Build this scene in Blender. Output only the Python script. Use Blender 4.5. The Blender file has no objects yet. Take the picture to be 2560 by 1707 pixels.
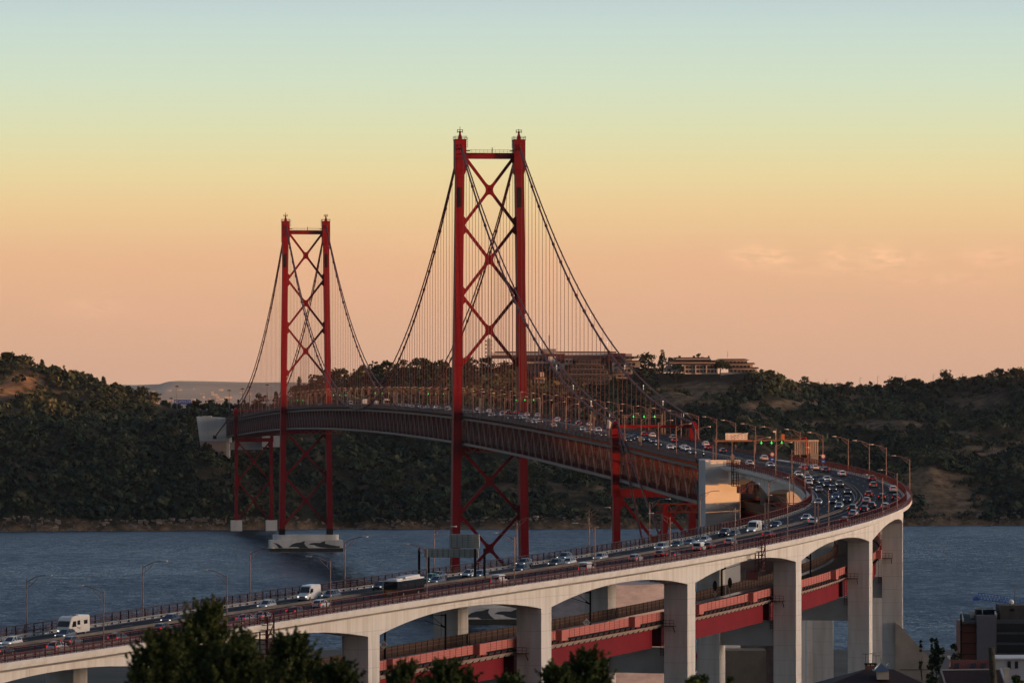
import bpy, math, random
import numpy as np
from mathutils import Vector, Matrix
R = math.radians
scene = bpy.context.scene
col = scene.collection

# ------------------------------------------------------------------ camera
CAM_Z = 89.2
FPX = 13712.0            # focal length in photo pixels (2560 wide)
cam = bpy.data.cameras.new('camera')
cam.sensor_width = 36.0
cam.lens = 36.0 * FPX / 2560.0
cam.shift_y = 137.0 / 2560.0
cam.clip_start = 2.0
cam.clip_end = 60000.0
cam.dof.use_dof = True
cam.dof.focus_distance = 1500.0
cam.dof.aperture_fstop = 4.5
camo = bpy.data.objects.new('camera', cam)
camo.location = (0, 0, CAM_Z)
camo.rotation_euler = (R(90), 0, 0)
col.objects.link(camo)
scene.camera = camo

# ------------------------------------------------------------------ sky and sun
SUN_AZ = 102.0           # degrees clockwise from the view direction (+Y)
SUN_EL = 1.7
SUN_DIR = Vector((math.sin(R(SUN_AZ)) * math.cos(R(SUN_EL)), math.cos(R(SUN_AZ)) * math.cos(R(SUN_EL)), math.sin(R(SUN_EL))))

def srgb(r, g, b):
    f = lambda c: (c / 255.0 / 12.92) if c / 255.0 <= 0.04045 else ((c / 255.0 + 0.055) / 1.055) ** 2.4
    return (f(r), f(g), f(b), 1.0)

world = bpy.data.worlds.new('World')
scene.world = world
world.use_nodes = True
wn, wl = world.node_tree.nodes, world.node_tree.links
wn.clear()
w_out = wn.new('ShaderNodeOutputWorld')
geo = wn.new('ShaderNodeTexCoord')
sep = wn.new('ShaderNodeSeparateXYZ')
wl.new(geo.outputs['Generated'], sep.inputs[0])

def wmath(op, a, b=None, c=None, clamp=False):
    n = wn.new('ShaderNodeMath')
    n.operation = op
    n.use_clamp = clamp
    for i, v in enumerate((a, b, c)):
        if v is None:
            continue
        if isinstance(v, (int, float)):
            n.inputs[i].default_value = v
        else:
            wl.new(v, n.inputs[i])
    return n.outputs[0]

el_rad = wmath('ARCSINE', sep.outputs[2])
el_fac = wmath('SQRT', wmath('MAXIMUM', wmath('DIVIDE', el_rad, math.pi / 2), 0.0), clamp=True)
ramp = wn.new('ShaderNodeValToRGB')
wl.new(el_fac, ramp.inputs[0])
def stop(deg):
    return math.sqrt(deg / 90.0)
STOPS = [(0.0, srgb(212, 170, 146)), (0.35, srgb(219, 173, 144)), (0.95, srgb(227, 178, 143)), (1.45, srgb(233, 185, 143)),
         (1.95, srgb(236, 202, 151)), (2.35, srgb(232, 215, 163)), (2.8, srgb(220, 222, 181)), (3.3, srgb(208, 223, 199)),
         (3.8, srgb(197, 218, 209)), (4.3, srgb(184, 204, 214)), (8.0, srgb(148, 167, 183)), (20.0, srgb(114, 134, 159)), (45.0, srgb(82, 104, 138)), (90.0, srgb(66, 88, 122))]
cr = ramp.color_ramp
cr.interpolation = 'LINEAR'
while len(cr.elements) > 1:
    cr.elements.remove(cr.elements[-1])
cr.elements[0].position = 0.0
cr.elements[0].color = STOPS[0][1]
for dg, cc in STOPS[1:]:
    e = cr.elements.new(stop(dg))
    e.color = cc
# clouds: faint pink puffs low in the sky towards the west
az = wmath('ARCTAN2', sep.outputs[0], sep.outputs[1])
cvec = wn.new('ShaderNodeCombineXYZ')
wl.new(wmath('MULTIPLY', az, 57.3 * 1.0), cvec.inputs[0])
wl.new(wmath('MULTIPLY', el_rad, 57.3 * 3.2), cvec.inputs[1])
cn = wn.new('ShaderNodeTexNoise')
cn.inputs['Scale'].default_value = 5.0
cn.inputs['Detail'].default_value = 6.0
cn.inputs['Roughness'].default_value = 0.62
wl.new(cvec.outputs[0], cn.inputs['Vector'])
def band(x, lo, hi, soft):
    a = wmath('DIVIDE', wmath('SUBTRACT', x, lo), soft, clamp=True)
    b = wmath('DIVIDE', wmath('SUBTRACT', hi, x), soft, clamp=True)
    return wmath('MULTIPLY', a, b)
el_deg = wmath('MULTIPLY', el_rad, 57.2958)
az_deg = wmath('MULTIPLY', az, 57.2958)
puff = None
for paz, pel, saz, sel, amp in ((2.52, 1.47, .17, .055, 1.0), (2.80, 1.44, .10, .045, .8), (3.38, 1.46, .11, .06, .9), (3.85, 1.46, .14, .06, 1.0), (4.15, 1.43, .16, .04, .6), (5.0, 1.45, .22, .05, .7), (3.2, 1.30, .5, .03, .3), (-1.0, 1.60, .25, .06, .25), (-4.4, .92, .3, .06, .3), (4.5, 1.22, .45, .035, .35)):
    ga = wmath('DIVIDE', wmath('SUBTRACT', az_deg, paz), saz); ge = wmath('DIVIDE', wmath('SUBTRACT', el_deg, pel), sel * 1.35)
    gg = wmath('EXPONENT', wmath('MULTIPLY', wmath('ADD', wmath('MULTIPLY', ga, ga), wmath('MULTIPLY', ge, ge)), -0.5))
    gg = wmath('MULTIPLY', gg, amp)
    puff = gg if puff is None else wmath('ADD', puff, gg)
puff = wmath('MULTIPLY', puff, wmath('MULTIPLY', wmath('SUBTRACT', cn.outputs[0], 0.36), 4.5, clamp=True), clamp=True)
cn2 = wn.new('ShaderNodeTexNoise')
cn2.inputs['Scale'].default_value = 0.7
cn2.inputs['Detail'].default_value = 5.0
wl.new(cvec.outputs[0], cn2.inputs['Vector'])
veil = wmath('MULTIPLY', wmath('MULTIPLY', wmath('SUBTRACT', cn2.outputs[0], 0.42), 3.0, clamp=True), band(el_deg, 0.5, 1.75, 0.35))
mx = wn.new('ShaderNodeMixRGB')
mx.blend_type = 'MIX'
mx.inputs['Color2'].default_value = srgb(238, 176, 150)
wl.new(wmath('MULTIPLY', veil, 0.35), mx.inputs['Fac'])
wl.new(ramp.outputs[0], mx.inputs['Color1'])
mx2 = wn.new('ShaderNodeMixRGB')
mx2.inputs['Color2'].default_value = srgb(255, 202, 158)
wl.new(wmath('MULTIPLY', puff, 0.85), mx2.inputs['Fac'])
wl.new(mx.outputs[0], mx2.inputs['Color1'])
# away from the dusk side the low sky turns slate blue
nback = wmath('DIVIDE', wmath('SUBTRACT', 0.35, sep.outputs[1]), 0.7, clamp=True)
ebk = wn.new('ShaderNodeMixRGB')
ebk.inputs['Color2'].default_value = (0.115, 0.15, 0.205, 1)
wl.new(wmath('MULTIPLY', nback, 0.95), ebk.inputs['Fac'])
wl.new(mx2.outputs[0], ebk.inputs['Color1'])
# glow of the setting sun in the west
dotn = wn.new('ShaderNodeVectorMath')
dotn.operation = 'DOT_PRODUCT'
wl.new(geo.outputs['Generated'], dotn.inputs[0])
dotn.inputs[1].default_value = (math.sin(R(94)), math.cos(R(94)), 0.03)     # glow centred off the sun, so walls facing the camera stay dimmer
glow = wmath('POWER', wmath('MAXIMUM', dotn.outputs['Value'], 0.0), 16.0)
glow = wmath('MULTIPLY', glow, wmath('EXPONENT', wmath('MULTIPLY', wmath('MAXIMUM', el_deg, 0.0), -1.0 / 14.0)))
glowc = wn.new('ShaderNodeMixRGB')
glowc.inputs['Color1'].default_value = (0, 0, 0, 1)
glowc.inputs['Color2'].default_value = (26.0, 19.2, 14.6, 1)
wl.new(glow, glowc.inputs['Fac'])
addc = wn.new('ShaderNodeMixRGB')
addc.blend_type = 'ADD'
addc.inputs['Fac'].default_value = 1.0
wl.new(ebk.outputs[0], addc.inputs['Color1'])
wl.new(glowc.outputs[0], addc.inputs['Color2'])
bg = wn.new('ShaderNodeBackground')
bg.inputs['Strength'].default_value = 0.98
wl.new(addc.outputs[0], bg.inputs['Color'])
sky = wn.new('ShaderNodeTexSky')
sky.sky_type = 'NISHITA'
sky.sun_disc = False
sky.sun_elevation = R(SUN_EL)
sky.sun_rotation = R(SUN_AZ)
bg2 = wn.new('ShaderNodeBackground')
bg2.inputs['Strength'].default_value = 0.03
wl.new(sky.outputs[0], bg2.inputs['Color'])
wadd = wn.new('ShaderNodeAddShader')
wl.new(bg.outputs[0], wadd.inputs[0])
wl.new(bg2.outputs[0], wadd.inputs[1])
wl.new(wadd.outputs[0], w_out.inputs['Surface'])

sun = bpy.data.lights.new('sun', 'SUN')
sun.energy = 6.0
sun.angle = R(0.3)
sun.color = (1.0, 0.38, 0.09)
suno = bpy.data.objects.new('sun', sun)
suno.rotation_euler = (-SUN_DIR).to_track_quat('-Z', 'Y').to_euler()
col.objects.link(suno)

vs = scene.view_settings
vs.view_transform = 'Standard'
vs.look = 'None'
vs.gamma = 1.0
vs.exposure = 0.0
scene.cycles.max_bounces = 6
scene.cycles.diffuse_bounces = 2
scene.cycles.glossy_bounces = 3

# ------------------------------------------------------------------ helpers
def tag(o, label=None, cat=None, group=None, kind=None):
    if label: o['label'] = label
    if cat: o['category'] = cat
    if group: o['group'] = group
    if kind: o['kind'] = kind
    return o

def empty(name, loc, label=None, cat=None, group=None, rz=0.0):
    o = bpy.data.objects.new(name, None)
    o.empty_display_size = 1.0
    o.location = loc
    o.rotation_euler = (0, 0, rz)
    col.objects.link(o)
    return tag(o, label, cat, group)

def dup(root, parent=None):
    c = root.copy()
    col.objects.link(c)
    c.parent = parent
    for ch in root.children:
        dup(ch, c)
    return c

class MB:
    """collects faces in world space (or local space) and links them as ONE mesh object"""
    def __init__(self):
        self.v, self.f, self.m = [], [], []
        self.smooth = False
        self.cm = 0
    def face(self, pts):
        n = len(self.v)
        self.v.extend([tuple(p) for p in pts])
        self.f.append(tuple(range(n, n + len(pts))))
        self.m.append(self.cm)
    def hexa(self, p):           # 8 corners: bottom 0-3, top 4-7
        n = len(self.v)
        self.v.extend([tuple(q) for q in p])
        for q in ((3, 2, 1, 0), (4, 5, 6, 7), (0, 1, 5, 4), (1, 2, 6, 5), (2, 3, 7, 6), (3, 0, 4, 7)):
            self.f.append(tuple(n + i for i in q))
            self.m.append(self.cm)
    def box(self, c, s, rz=0.0):
        hx, hy, hz = s[0] / 2, s[1] / 2, s[2] / 2
        cz, sz = math.cos(rz), math.sin(rz)
        pts = []
        for z in (-hz, hz):
            for x, y in ((-hx, -hy), (hx, -hy), (hx, hy), (-hx, hy)):
                pts.append((c[0] + x * cz - y * sz, c[1] + x * sz + y * cz, c[2] + z))
        self.hexa(pts)
    def bar(self, a, b, w, h=None, up=(0, 0, 1)):
        a, b = Vector(a), Vector(b)
        h = w if h is None else h
        t = (b - a)
        if t.length < 1e-6: return
        t.normalize()
        u = Vector(up)
        s = t.cross(u)
        if s.length < 1e-4:
            s = t.cross(Vector((0, 1, 0)))
        s.normalize()
        u = s.cross(t)
        pts = []
        for p in (a, b):
            pts.append([p + s * (x * w / 2) + u * (y * h / 2) for x, y in ((-1, -1), (1, -1), (1, 1), (-1, 1))])
        self.hexa(pts[0] + pts[1])
    def tube(self, pts, r, n=6, cap=True):
        pts = [Vector(p) for p in pts]
        rs = r if isinstance(r, (list, tuple)) else [r] * len(pts)
        base = len(self.v)
        for i, p in enumerate(pts):
            t = (pts[min(i + 1, len(pts) - 1)] - pts[max(i - 1, 0)]).normalized()
            s = t.cross(Vector((0, 0, 1)))
            if s.length < 1e-3: s = Vector((1, 0, 0))
            s.normalize()
            u = s.cross(t)
            for k in range(n):
                a = 2 * math.pi * k / n
                self.v.append(tuple(p + s * (rs[i] * math.cos(a)) + u * (rs[i] * math.sin(a))))
        for i in range(len(pts) - 1):
            for k in range(n):
                a, b = base + i * n + k, base + i * n + (k + 1) % n
                self.f.append((a, b, b + n, a + n)); self.m.append(self.cm)
        if cap:
            self.f.append(tuple(base + k for k in range(n))[::-1]); self.m.append(self.cm)
            e = base + (len(pts) - 1) * n
            self.f.append(tuple(e + k for k in range(n))); self.m.append(self.cm)
    def loft(self, rings, cap=True, closed=True):
        base = len(self.v)
        n = len(rings[0])
        for r in rings:
            self.v.extend([tuple(p) for p in r])
        for i in range(len(rings) - 1):
            for k in range(n if closed else n - 1):
                a, b = base + i * n + k, base + i * n + (k + 1) % n
                self.f.append((a, b, b + n, a + n)); self.m.append(self.cm)
        if cap and closed:
            self.f.append(tuple(base + k for k in range(n))[::-1]); self.m.append(self.cm)
            e = base + (len(rings) - 1) * n
            self.f.append(tuple(e + k for k in range(n))); self.m.append(self.cm)
    def prism(self, poly, fn, t0, t1):     # poly 2d -> fn(x, y, t)
        a = [fn(x, y, t0) for x, y in poly]
        b = [fn(x, y, t1) for x, y in poly]
        self.loft([a, b])
    def arrays(self, v, f):
        n = len(self.v)
        self.v.extend(map(tuple, v))
        self.f.extend([tuple(int(i) + n for i in q) for q in f])
        self.m.extend([self.cm] * len(f))
    def build(self, name, mat, parent=None, label=None):
        me = bpy.data.meshes.new(name)
        v = self.v
        if parent is not None:
            o3 = world_loc(parent)
            if o3 != (0, 0, 0) and not getattr(self, 'local', False):
                v = [(a - o3[0], b - o3[1], c - o3[2]) for a, b, c in v]
        me.from_pydata(v, [], self.f)
        mats = mat if isinstance(mat, (list, tuple)) else [mat]
        for m in mats:
            me.materials.append(m)
        if len(mats) > 1:
            me.polygons.foreach_set('material_index', self.m)
        if self.smooth:
            me.polygons.foreach_set('use_smooth', [True] * len(me.polygons))
        me.update()
        o = bpy.data.objects.new(name, me)
        col.objects.link(o)
        if parent is not None:
            o.parent = parent
        if label: o['label'] = label
        return o

def world_loc(o):
    x = y = z = 0.0
    while o is not None:
        x += o.location[0]; y += o.location[1]; z += o.location[2]
        o = o.parent
    return (x, y, z)

# ------------------------------------------------------------------ materials
MATS = {}
def mat(name, color, rough=0.7, metal=0.0, var=0.12, scale=0.4, bump=0.0, bscale=2.0, emit=None, estr=0.0, spec=0.4, dark=None, stretch=None, objcol=False, coat=0.0):
    if name in MATS: return MATS[name]
    m = bpy.data.materials.new(name)
    m.use_nodes = True
    nt = m.node_tree
    p = nt.nodes['Principled BSDF']
    p.inputs['Roughness'].default_value = rough
    p.inputs['Metallic'].default_value = metal
    p.inputs['Specular IOR Level'].default_value = spec
    if coat: p.inputs['Coat Weight'].default_value = coat
    c = (*color[:3], 1.0)
    g = nt.nodes.new('ShaderNodeNewGeometry')
    vec = g.outputs['Position']
    if objcol:
        tc = nt.nodes.new('ShaderNodeTexCoord')
        vec = tc.outputs['Object']
    if stretch:
        mp = nt.nodes.new('ShaderNodeMapping')
        mp.inputs['Scale'].default_value = stretch
        nt.links.new(vec, mp.inputs[0])
        vec = mp.outputs[0]
    nz = nt.nodes.new('ShaderNodeTexNoise')
    nz.inputs['Scale'].default_value = scale
    nz.inputs['Detail'].default_value = 6.0
    nz.inputs['Roughness'].default_value = 0.6
    nt.links.new(vec, nz.inputs['Vector'])
    mr = nt.nodes.new('ShaderNodeMapRange')
    mr.inputs['From Min'].default_value = 0.3
    mr.inputs['From Max'].default_value = 0.7
    mr.inputs['To Min'].default_value = 1.0 - var
    mr.inputs['To Max'].default_value = 1.0 + var
    nt.links.new(nz.outputs[0], mr.inputs[0])
    mul = nt.nodes.new('ShaderNodeVectorMath')
    mul.operation = 'SCALE'
    nt.links.new(mr.outputs[0], mul.inputs['Scale'])
    if objcol:
        oi = nt.nodes.new('ShaderNodeObjectInfo')
        nt.links.new(oi.outputs['Color'], mul.inputs[0])
    elif dark:
        mix = nt.nodes.new('ShaderNodeMixRGB')
        mix.inputs['Color1'].default_value = c
        mix.inputs['Color2'].default_value = (*dark[:3], 1.0)
        n2 = nt.nodes.new('ShaderNodeTexNoise')
        n2.inputs['Scale'].default_value = scale * 0.37
        n2.inputs['Detail'].default_value = 8.0
        nt.links.new(vec, n2.inputs['Vector'])
        m2 = nt.nodes.new('ShaderNodeMapRange')
        m2.inputs['From Min'].default_value = 0.46
        m2.inputs['From Max'].default_value = 0.66
        nt.links.new(n2.outputs[0], m2.inputs[0])
        nt.links.new(m2.outputs[0], mix.inputs['Fac'])
        nt.links.new(mix.outputs[0], mul.inputs[0])
    else:
        mul.inputs[0].default_value = c[:3]
    nt.links.new(mul.outputs[0], p.inputs['Base Color'])
    if bump:
        b = nt.nodes.new('ShaderNodeBump')
        b.inputs['Strength'].default_value = bump
        n3 = nt.nodes.new('ShaderNodeTexNoise')
        n3.inputs['Scale'].default_value = bscale
        n3.inputs['Detail'].default_value = 5.0
        nt.links.new(vec, n3.inputs['Vector'])
        nt.links.new(n3.outputs[0], b.inputs['Height'])
        nt.links.new(b.outputs[0], p.inputs['Normal'])
    if emit:
        p.inputs['Emission Color'].default_value = (*emit[:3], 1)
        p.inputs['Emission Strength'].default_value = estr
    MATS[name] = m
    return m

def band_mat(name, color, period, width, depth, rough=0.75, axis=2, var=0.1, scale=0.3, stain=None, vline=None):
    """concrete or steel with thin joint lines every `period` metres of height, and optional streaky stains"""
    m = mat(name, color, rough=rough, var=var, scale=scale, dark=stain, stretch=(1, 1, 0.12) if stain else None)
    nt = m.node_tree
    p = nt.nodes['Principled BSDF']
    src = p.inputs['Base Color'].links[0].from_socket
    g = nt.nodes.new('ShaderNodeNewGeometry')
    s = nt.nodes.new('ShaderNodeSeparateXYZ')
    nt.links.new(g.outputs['Position'], s.inputs[0])
    def line(sock, per, wid):
        md = nt.nodes.new('ShaderNodeMath'); md.operation = 'FLOORED_MODULO'
        nt.links.new(sock, md.inputs[0]); md.inputs[1].default_value = per
        lt = nt.nodes.new('ShaderNodeMath'); lt.operation = 'LESS_THAN'
        nt.links.new(md.outputs[0], lt.inputs[0]); lt.inputs[1].default_value = wid
        return lt.outputs[0]
    fac = line(s.outputs[axis], period, width)
    if vline:
        mxn = nt.nodes.new('ShaderNodeMath'); mxn.operation = 'MAXIMUM'
        nt.links.new(fac, mxn.inputs[0]); nt.links.new(line(s.outputs[1], vline[0], vline[1]), mxn.inputs[1])
        fac = mxn.outputs[0]
    sc = nt.nodes.new('ShaderNodeMath'); sc.operation = 'MULTIPLY'
    nt.links.new(fac, sc.inputs[0]); sc.inputs[1].default_value = depth
    mix = nt.nodes.new('ShaderNodeMixRGB')
    nt.links.new(sc.outputs[0], mix.inputs['Fac'])
    nt.links.new(src, mix.inputs['Color1'])
    mix.inputs['Color2'].default_value = (color[0] * .25, color[1] * .25, color[2] * .25, 1)
    nt.links.new(mix.outputs[0], p.inputs['Base Color'])
    return m

M_red = mat('red_steel', (0.185, 0.0045, 0.008), rough=0.6, var=0.18, scale=0.15, dark=(0.14, 0.004, 0.008))
M_red.node_tree.nodes['Principled BSDF'].inputs['Specular IOR Level'].default_value = .15
M_tower = band_mat('tower_red_steel', (0.185, 0.0035, 0.009), 9.2, 0.35, 0.35, rough=0.6, var=0.2, scale=0.09, stain=(0.13, 0.003, 0.008))
M_tower.node_tree.nodes['Principled BSDF'].inputs['Specular IOR Level'].default_value = .15
M_truss = mat('truss_steel', (0.055, 0.024, 0.026), rough=0.6, var=0.2, scale=0.2)
M_truss_in = mat('truss_inner_steel', (0.105, 0.018, 0.016), rough=0.65, var=0.2, scale=0.2)
M_chord = mat('pale_chord_steel', (0.135, 0.10, 0.102), rough=0.6, var=0.15, scale=0.3)
M_cable = mat('cable_red', (0.075, 0.012, 0.012), rough=0.6, var=0.2)
M_hanger = mat('hanger_rope', (0.16, 0.08, 0.07), rough=0.6)
M_conc = band_mat('cream_concrete', (0.68, 0.645, 0.59), 3.0, 0.07, 0.4, rough=0.85, var=0.08, scale=1.3, stain=(0.575, 0.53, 0.465), vline=(9.5, 0.1))
M_ledge = mat('ledge_concrete', (0.66, 0.62, 0.56), rough=0.85, var=0.07, scale=0.9, dark=(0.60, 0.55, 0.48))
M_caisson = band_mat('caisson_concrete', (0.64, 0.62, 0.58), 3.0, 0.08, 0.2, rough=0.85, var=0.08, scale=0.3, stain=(0.5, 0.48, 0.44))
M_white = band_mat('white_concrete', (0.50, 0.50, 0.485), 4.0, 0.05, 0.12, rough=0.8, var=0.06, scale=0.2)
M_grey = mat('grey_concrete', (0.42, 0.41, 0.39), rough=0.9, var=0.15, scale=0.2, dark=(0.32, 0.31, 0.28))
M_asphalt = mat('asphalt', (0.030, 0.031, 0.036), rough=0.85, var=0.25, scale=0.25, bump=0.15, bscale=3.0, spec=0.12)
M_line = mat('road_paint', (0.26, 0.26, 0.26), rough=0.7, var=0.2, scale=1.0)
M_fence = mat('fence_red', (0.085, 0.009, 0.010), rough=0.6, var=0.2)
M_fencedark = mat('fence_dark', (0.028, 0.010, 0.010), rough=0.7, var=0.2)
M_rail = mat('railing_red', (0.125, 0.038, 0.04), rough=0.6, var=0.2)
M_guard = mat('galvanised_guard', (0.24, 0.22, 0.19), rough=0.5, var=0.2)
M_pink = mat('pink_panels', (0.50, 0.145, 0.115), rough=0.7, var=0.08, scale=0.3)
M_joint = mat('panel_joint', (0.12, 0.02, 0.02), rough=0.8)
M_brown = mat('brown_barrier', (0.045, 0.020, 0.013), rough=0.75, var=0.2)
M_brownrib = mat('brown_rib', (0.13, 0.065, 0.036), rough=0.75)
M_girder = mat('girder_red', (0.19, 0.006, 0.013), rough=0.65, var=0.12, scale=0.15, spec=.15)
M_cream = mat('cream_plate', (0.52, 0.45, 0.36), rough=0.8, var=0.2, scale=0.6)
M_black = mat('dark_steel', (0.014, 0.012, 0.012), rough=0.75, spec=0.1)
M_ballast = mat('ballast', (0.05, 0.045, 0.04), rough=0.95, var=0.3, scale=2.0)
M_lamp = mat('lamp_post_paint', (0.22, 0.145, 0.13), rough=0.55, var=0.1)
M_lamphead = mat('lamp_head', (0.6, 0.58, 0.55), rough=0.4)
M_tyre = mat('tyre', (0.015, 0.015, 0.015), rough=0.9)
M_rim = mat('rim', (0.35, 0.35, 0.36), rough=0.35, metal=0.8)
M_glass = mat('vehicle_glass', (0.012, 0.014, 0.017), rough=0.06, spec=0.8)
M_paint = mat('vehicle_paint', (1, 1, 1), rough=0.32, var=0.05, scale=2.0, objcol=True, coat=0.6, spec=0.5)
M_head = mat('headlight_lit', (0.9, 0.88, 0.8), rough=0.3, emit=(1.0, 0.93, 0.78), estr=1.3)
M_headoff = mat('headlight_off', (0.45, 0.45, 0.45), rough=0.15)
M_tail = mat('taillight_lit', (0.5, 0.01, 0.01), rough=0.3, emit=(1.0, 0.03, 0.02), estr=.8)
M_tailoff = mat('taillight_off', (0.25, 0.012, 0.012), rough=0.25)
M_plate = mat('number_plate', (0.6, 0.6, 0.58), rough=0.5)
M_green = mat('lane_arrow', (0.02, 0.3, 0.05), rough=0.4, emit=(0.10, 1.0, 0.16), estr=.8)
M_signwhite = mat('sign_white', (0.7, 0.68, 0.64), rough=0.6)
M_signred = mat('sign_red', (0.5, 0.03, 0.02), rough=0.6)
M_signblue = mat('sign_blue', (0.012, 0.10, 0.46), rough=0.6)
M_wood = mat('trunk_bark', (0.06, 0.042, 0.03), rough=0.9, var=0.3, scale=2.0)

# ------------------------------------------------------------------ the alignment of the road
KD = np.array([560, 640, 700, 760, 820, 880, 940, 1000, 1060, 1120, 1180, 1240, 1300, 1360, 1420, 1480, 1512.])
KX = np.array([-179.2, -141.86, -114.21, -87.83, -62.71, -38.99, -14.9, 9.5, 31.79, 50.71, 66.32, 77.27, 81.76, 80.84, 74.52, 65.6, 61.85])
KZ = np.array([46.4, 48.5, 50.06, 51.61, 53.16, 54.75, 56.31, 57.84, 59.41, 61.04, 62.69, 64.39, 66.14, 67.94, 69.71, 71.2, 71.75])
KE = np.array([-.004, -.004, -.004, -.004, -.004, -.002, 0, .001, .004, .011, .019, .025, .022, .018, .012, .006, 0])
BD = np.array([1560, 1600, 1678, 1800, 1920, 2040, 2160, 2400, 2663, 2926, 3166, 3400, 3645, 3815, 4000, 4300.])
BZ = np.array([72.6, 73.5, 75.27, 77.4, 79.4, 81.0, 82.3, 83.9, 84.5, 83.9, 82.2, 79.4, 75.5, 72.9, 72.0, 72.0])
PD = np.concatenate([KD, BD]); PX = np.concatenate([KX, 43.5 + .1092 * (1680 - BD)])
PZ = np.concatenate([KZ, BZ]); PE = np.concatenate([KE, 0 * BD])
def _herm(y):
    m = np.gradient(y, PD)
    def f(d):
        i = int(min(max(np.searchsorted(PD, d) - 1, 0), len(PD) - 2))
        h = PD[i + 1] - PD[i]; t = (d - PD[i]) / h
        return (2*t**3 - 3*t**2 + 1)*y[i] + (t**3 - 2*t**2 + t)*h*m[i] + (-2*t**3 + 3*t**2)*y[i+1] + (t**3 - t**2)*h*m[i+1]
    return f
fX, fZ, fE = _herm(PX), _herm(PZ), _herm(PE)
def slope(d): return (fX(d + 1) - fX(d - 1)) / 2.0
def frame(d):
    s = slope(d); n = 1 / math.sqrt(1 + s * s)
    return (s * n, n), (n, -s * n)          # tangent (away), right normal
def P(d, u=0.0, dz=0.0, a=0.0):
    t, n = frame(d)
    return Vector((fX(d) + u * n[0] + a * t[0], d + u * n[1] + a * t[1], fZ(d) + fE(d) * u + dz))
def proj(p):
    return (1280 + FPX * p[0] / p[1], 990.5 - FPX * (p[2] - CAM_Z) / p[1])
def back(px, py, d):
    return Vector(((px - 1280) * d / FPX, d, CAM_Z - (py - 990.5) * d / FPX))
# arc length table
SD = np.arange(560, 3990, 2.0)
_xy = np.array([(fX(d), d) for d in SD])
SL = np.concatenate([[0], np.cumsum(np.hypot(*np.diff(_xy, axis=0).T))])
def s_of(d): return float(np.interp(d, SD, SL))
def d_of(s): return float(np.interp(s, SL, SD))
def find_d(px, u, lo, hi, dz=0.0):
    best = None
    for d in np.arange(lo, hi, 1.0):
        e = abs(proj(P(d, u, dz))[0] - px)
        if best is None or e < best[0]: best = (e, d)
    return float(best[1])
def place_px(px, py, lanes, lo=620, hi=2150):
    best = None
    for u in lanes:
        for d in np.arange(lo, hi, 2.0):
            q = proj(P(d, u, 0.0))
            e = (q[0] - px) ** 2 + 1.5 * (q[1] - py) ** 2
            if best is None or e < best[0]: best = (e, d, u)
    return best

# ------------------------------------------------------------------ water, land
AX = Vector((-.1086, .9941, 0)); NX = Vector((.9941, .1086, 0))     # bridge axis (away) and its right normal

def vnoise(x, y, seed=0):
    xi = np.floor(x).astype(np.int64); yi = np.floor(y).astype(np.int64)
    xf = x - xi; yf = y - yi
    def h(a, b):
        n = (a * 374761393 + b * 668265263 + seed * 974711) & 0x7fffffff
        n = ((n ^ (n >> 13)) * 1274126177) & 0x7fffffff
        return ((n ^ (n >> 16)) & 0xffff) / 65535.0
    u = xf * xf * (3 - 2 * xf); v = yf * yf * (3 - 2 * yf)
    return (h(xi, yi) * (1 - u) + h(xi + 1, yi) * u) * (1 - v) + (h(xi, yi + 1) * (1 - u) + h(xi + 1, yi + 1) * u) * v
def fbm(x, y, seed=0, oct=4):
    s = 0; a = 0.5
    for k in range(oct):
        s = s + a * (vnoise(x * 2 ** k, y * 2 ** k, seed + k * 17) - 0.5); a *= 0.5
    return s

def grid_mesh(name, xs, ys, Z, material, kind, label=None, attr=None, smooth=True):
    nx, ny = len(xs), len(ys)
    Xg, Yg = np.meshgrid(xs, ys)
    v = np.stack([Xg, Yg, Z], -1).reshape(-1, 3)
    i = np.arange(nx * ny).reshape(ny, nx)
    f = np.stack([i[:-1, :-1], i[:-1, 1:], i[1:, 1:], i[1:, :-1]], -1).reshape(-1, 4)
    me = bpy.data.meshes.new(name)
    me.vertices.add(len(v)); me.vertices.foreach_set('co', v.astype(np.float32).ravel())
    me.loops.add(f.size); me.loops.foreach_set('vertex_index', f.astype(np.int32).ravel())
    me.polygons.add(len(f)); me.polygons.foreach_set('loop_start', np.arange(0, f.size, 4, dtype=np.int32))
    me.polygons.foreach_set('loop_total', np.full(len(f), 4, dtype=np.int32))
    if smooth: me.polygons.foreach_set('use_smooth', np.ones(len(f), dtype=bool))
    if attr is not None:
        at = me.attributes.new('bare', 'FLOAT', 'POINT'); at.data.foreach_set('value', attr.astype(np.float32).ravel())
    me.update(calc_edges=True); me.validate()
    me.materials.append(material)
    o = bpy.data.objects.new(name, me); col.objects.link(o)
    return tag(o, label, None, None, kind)

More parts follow.
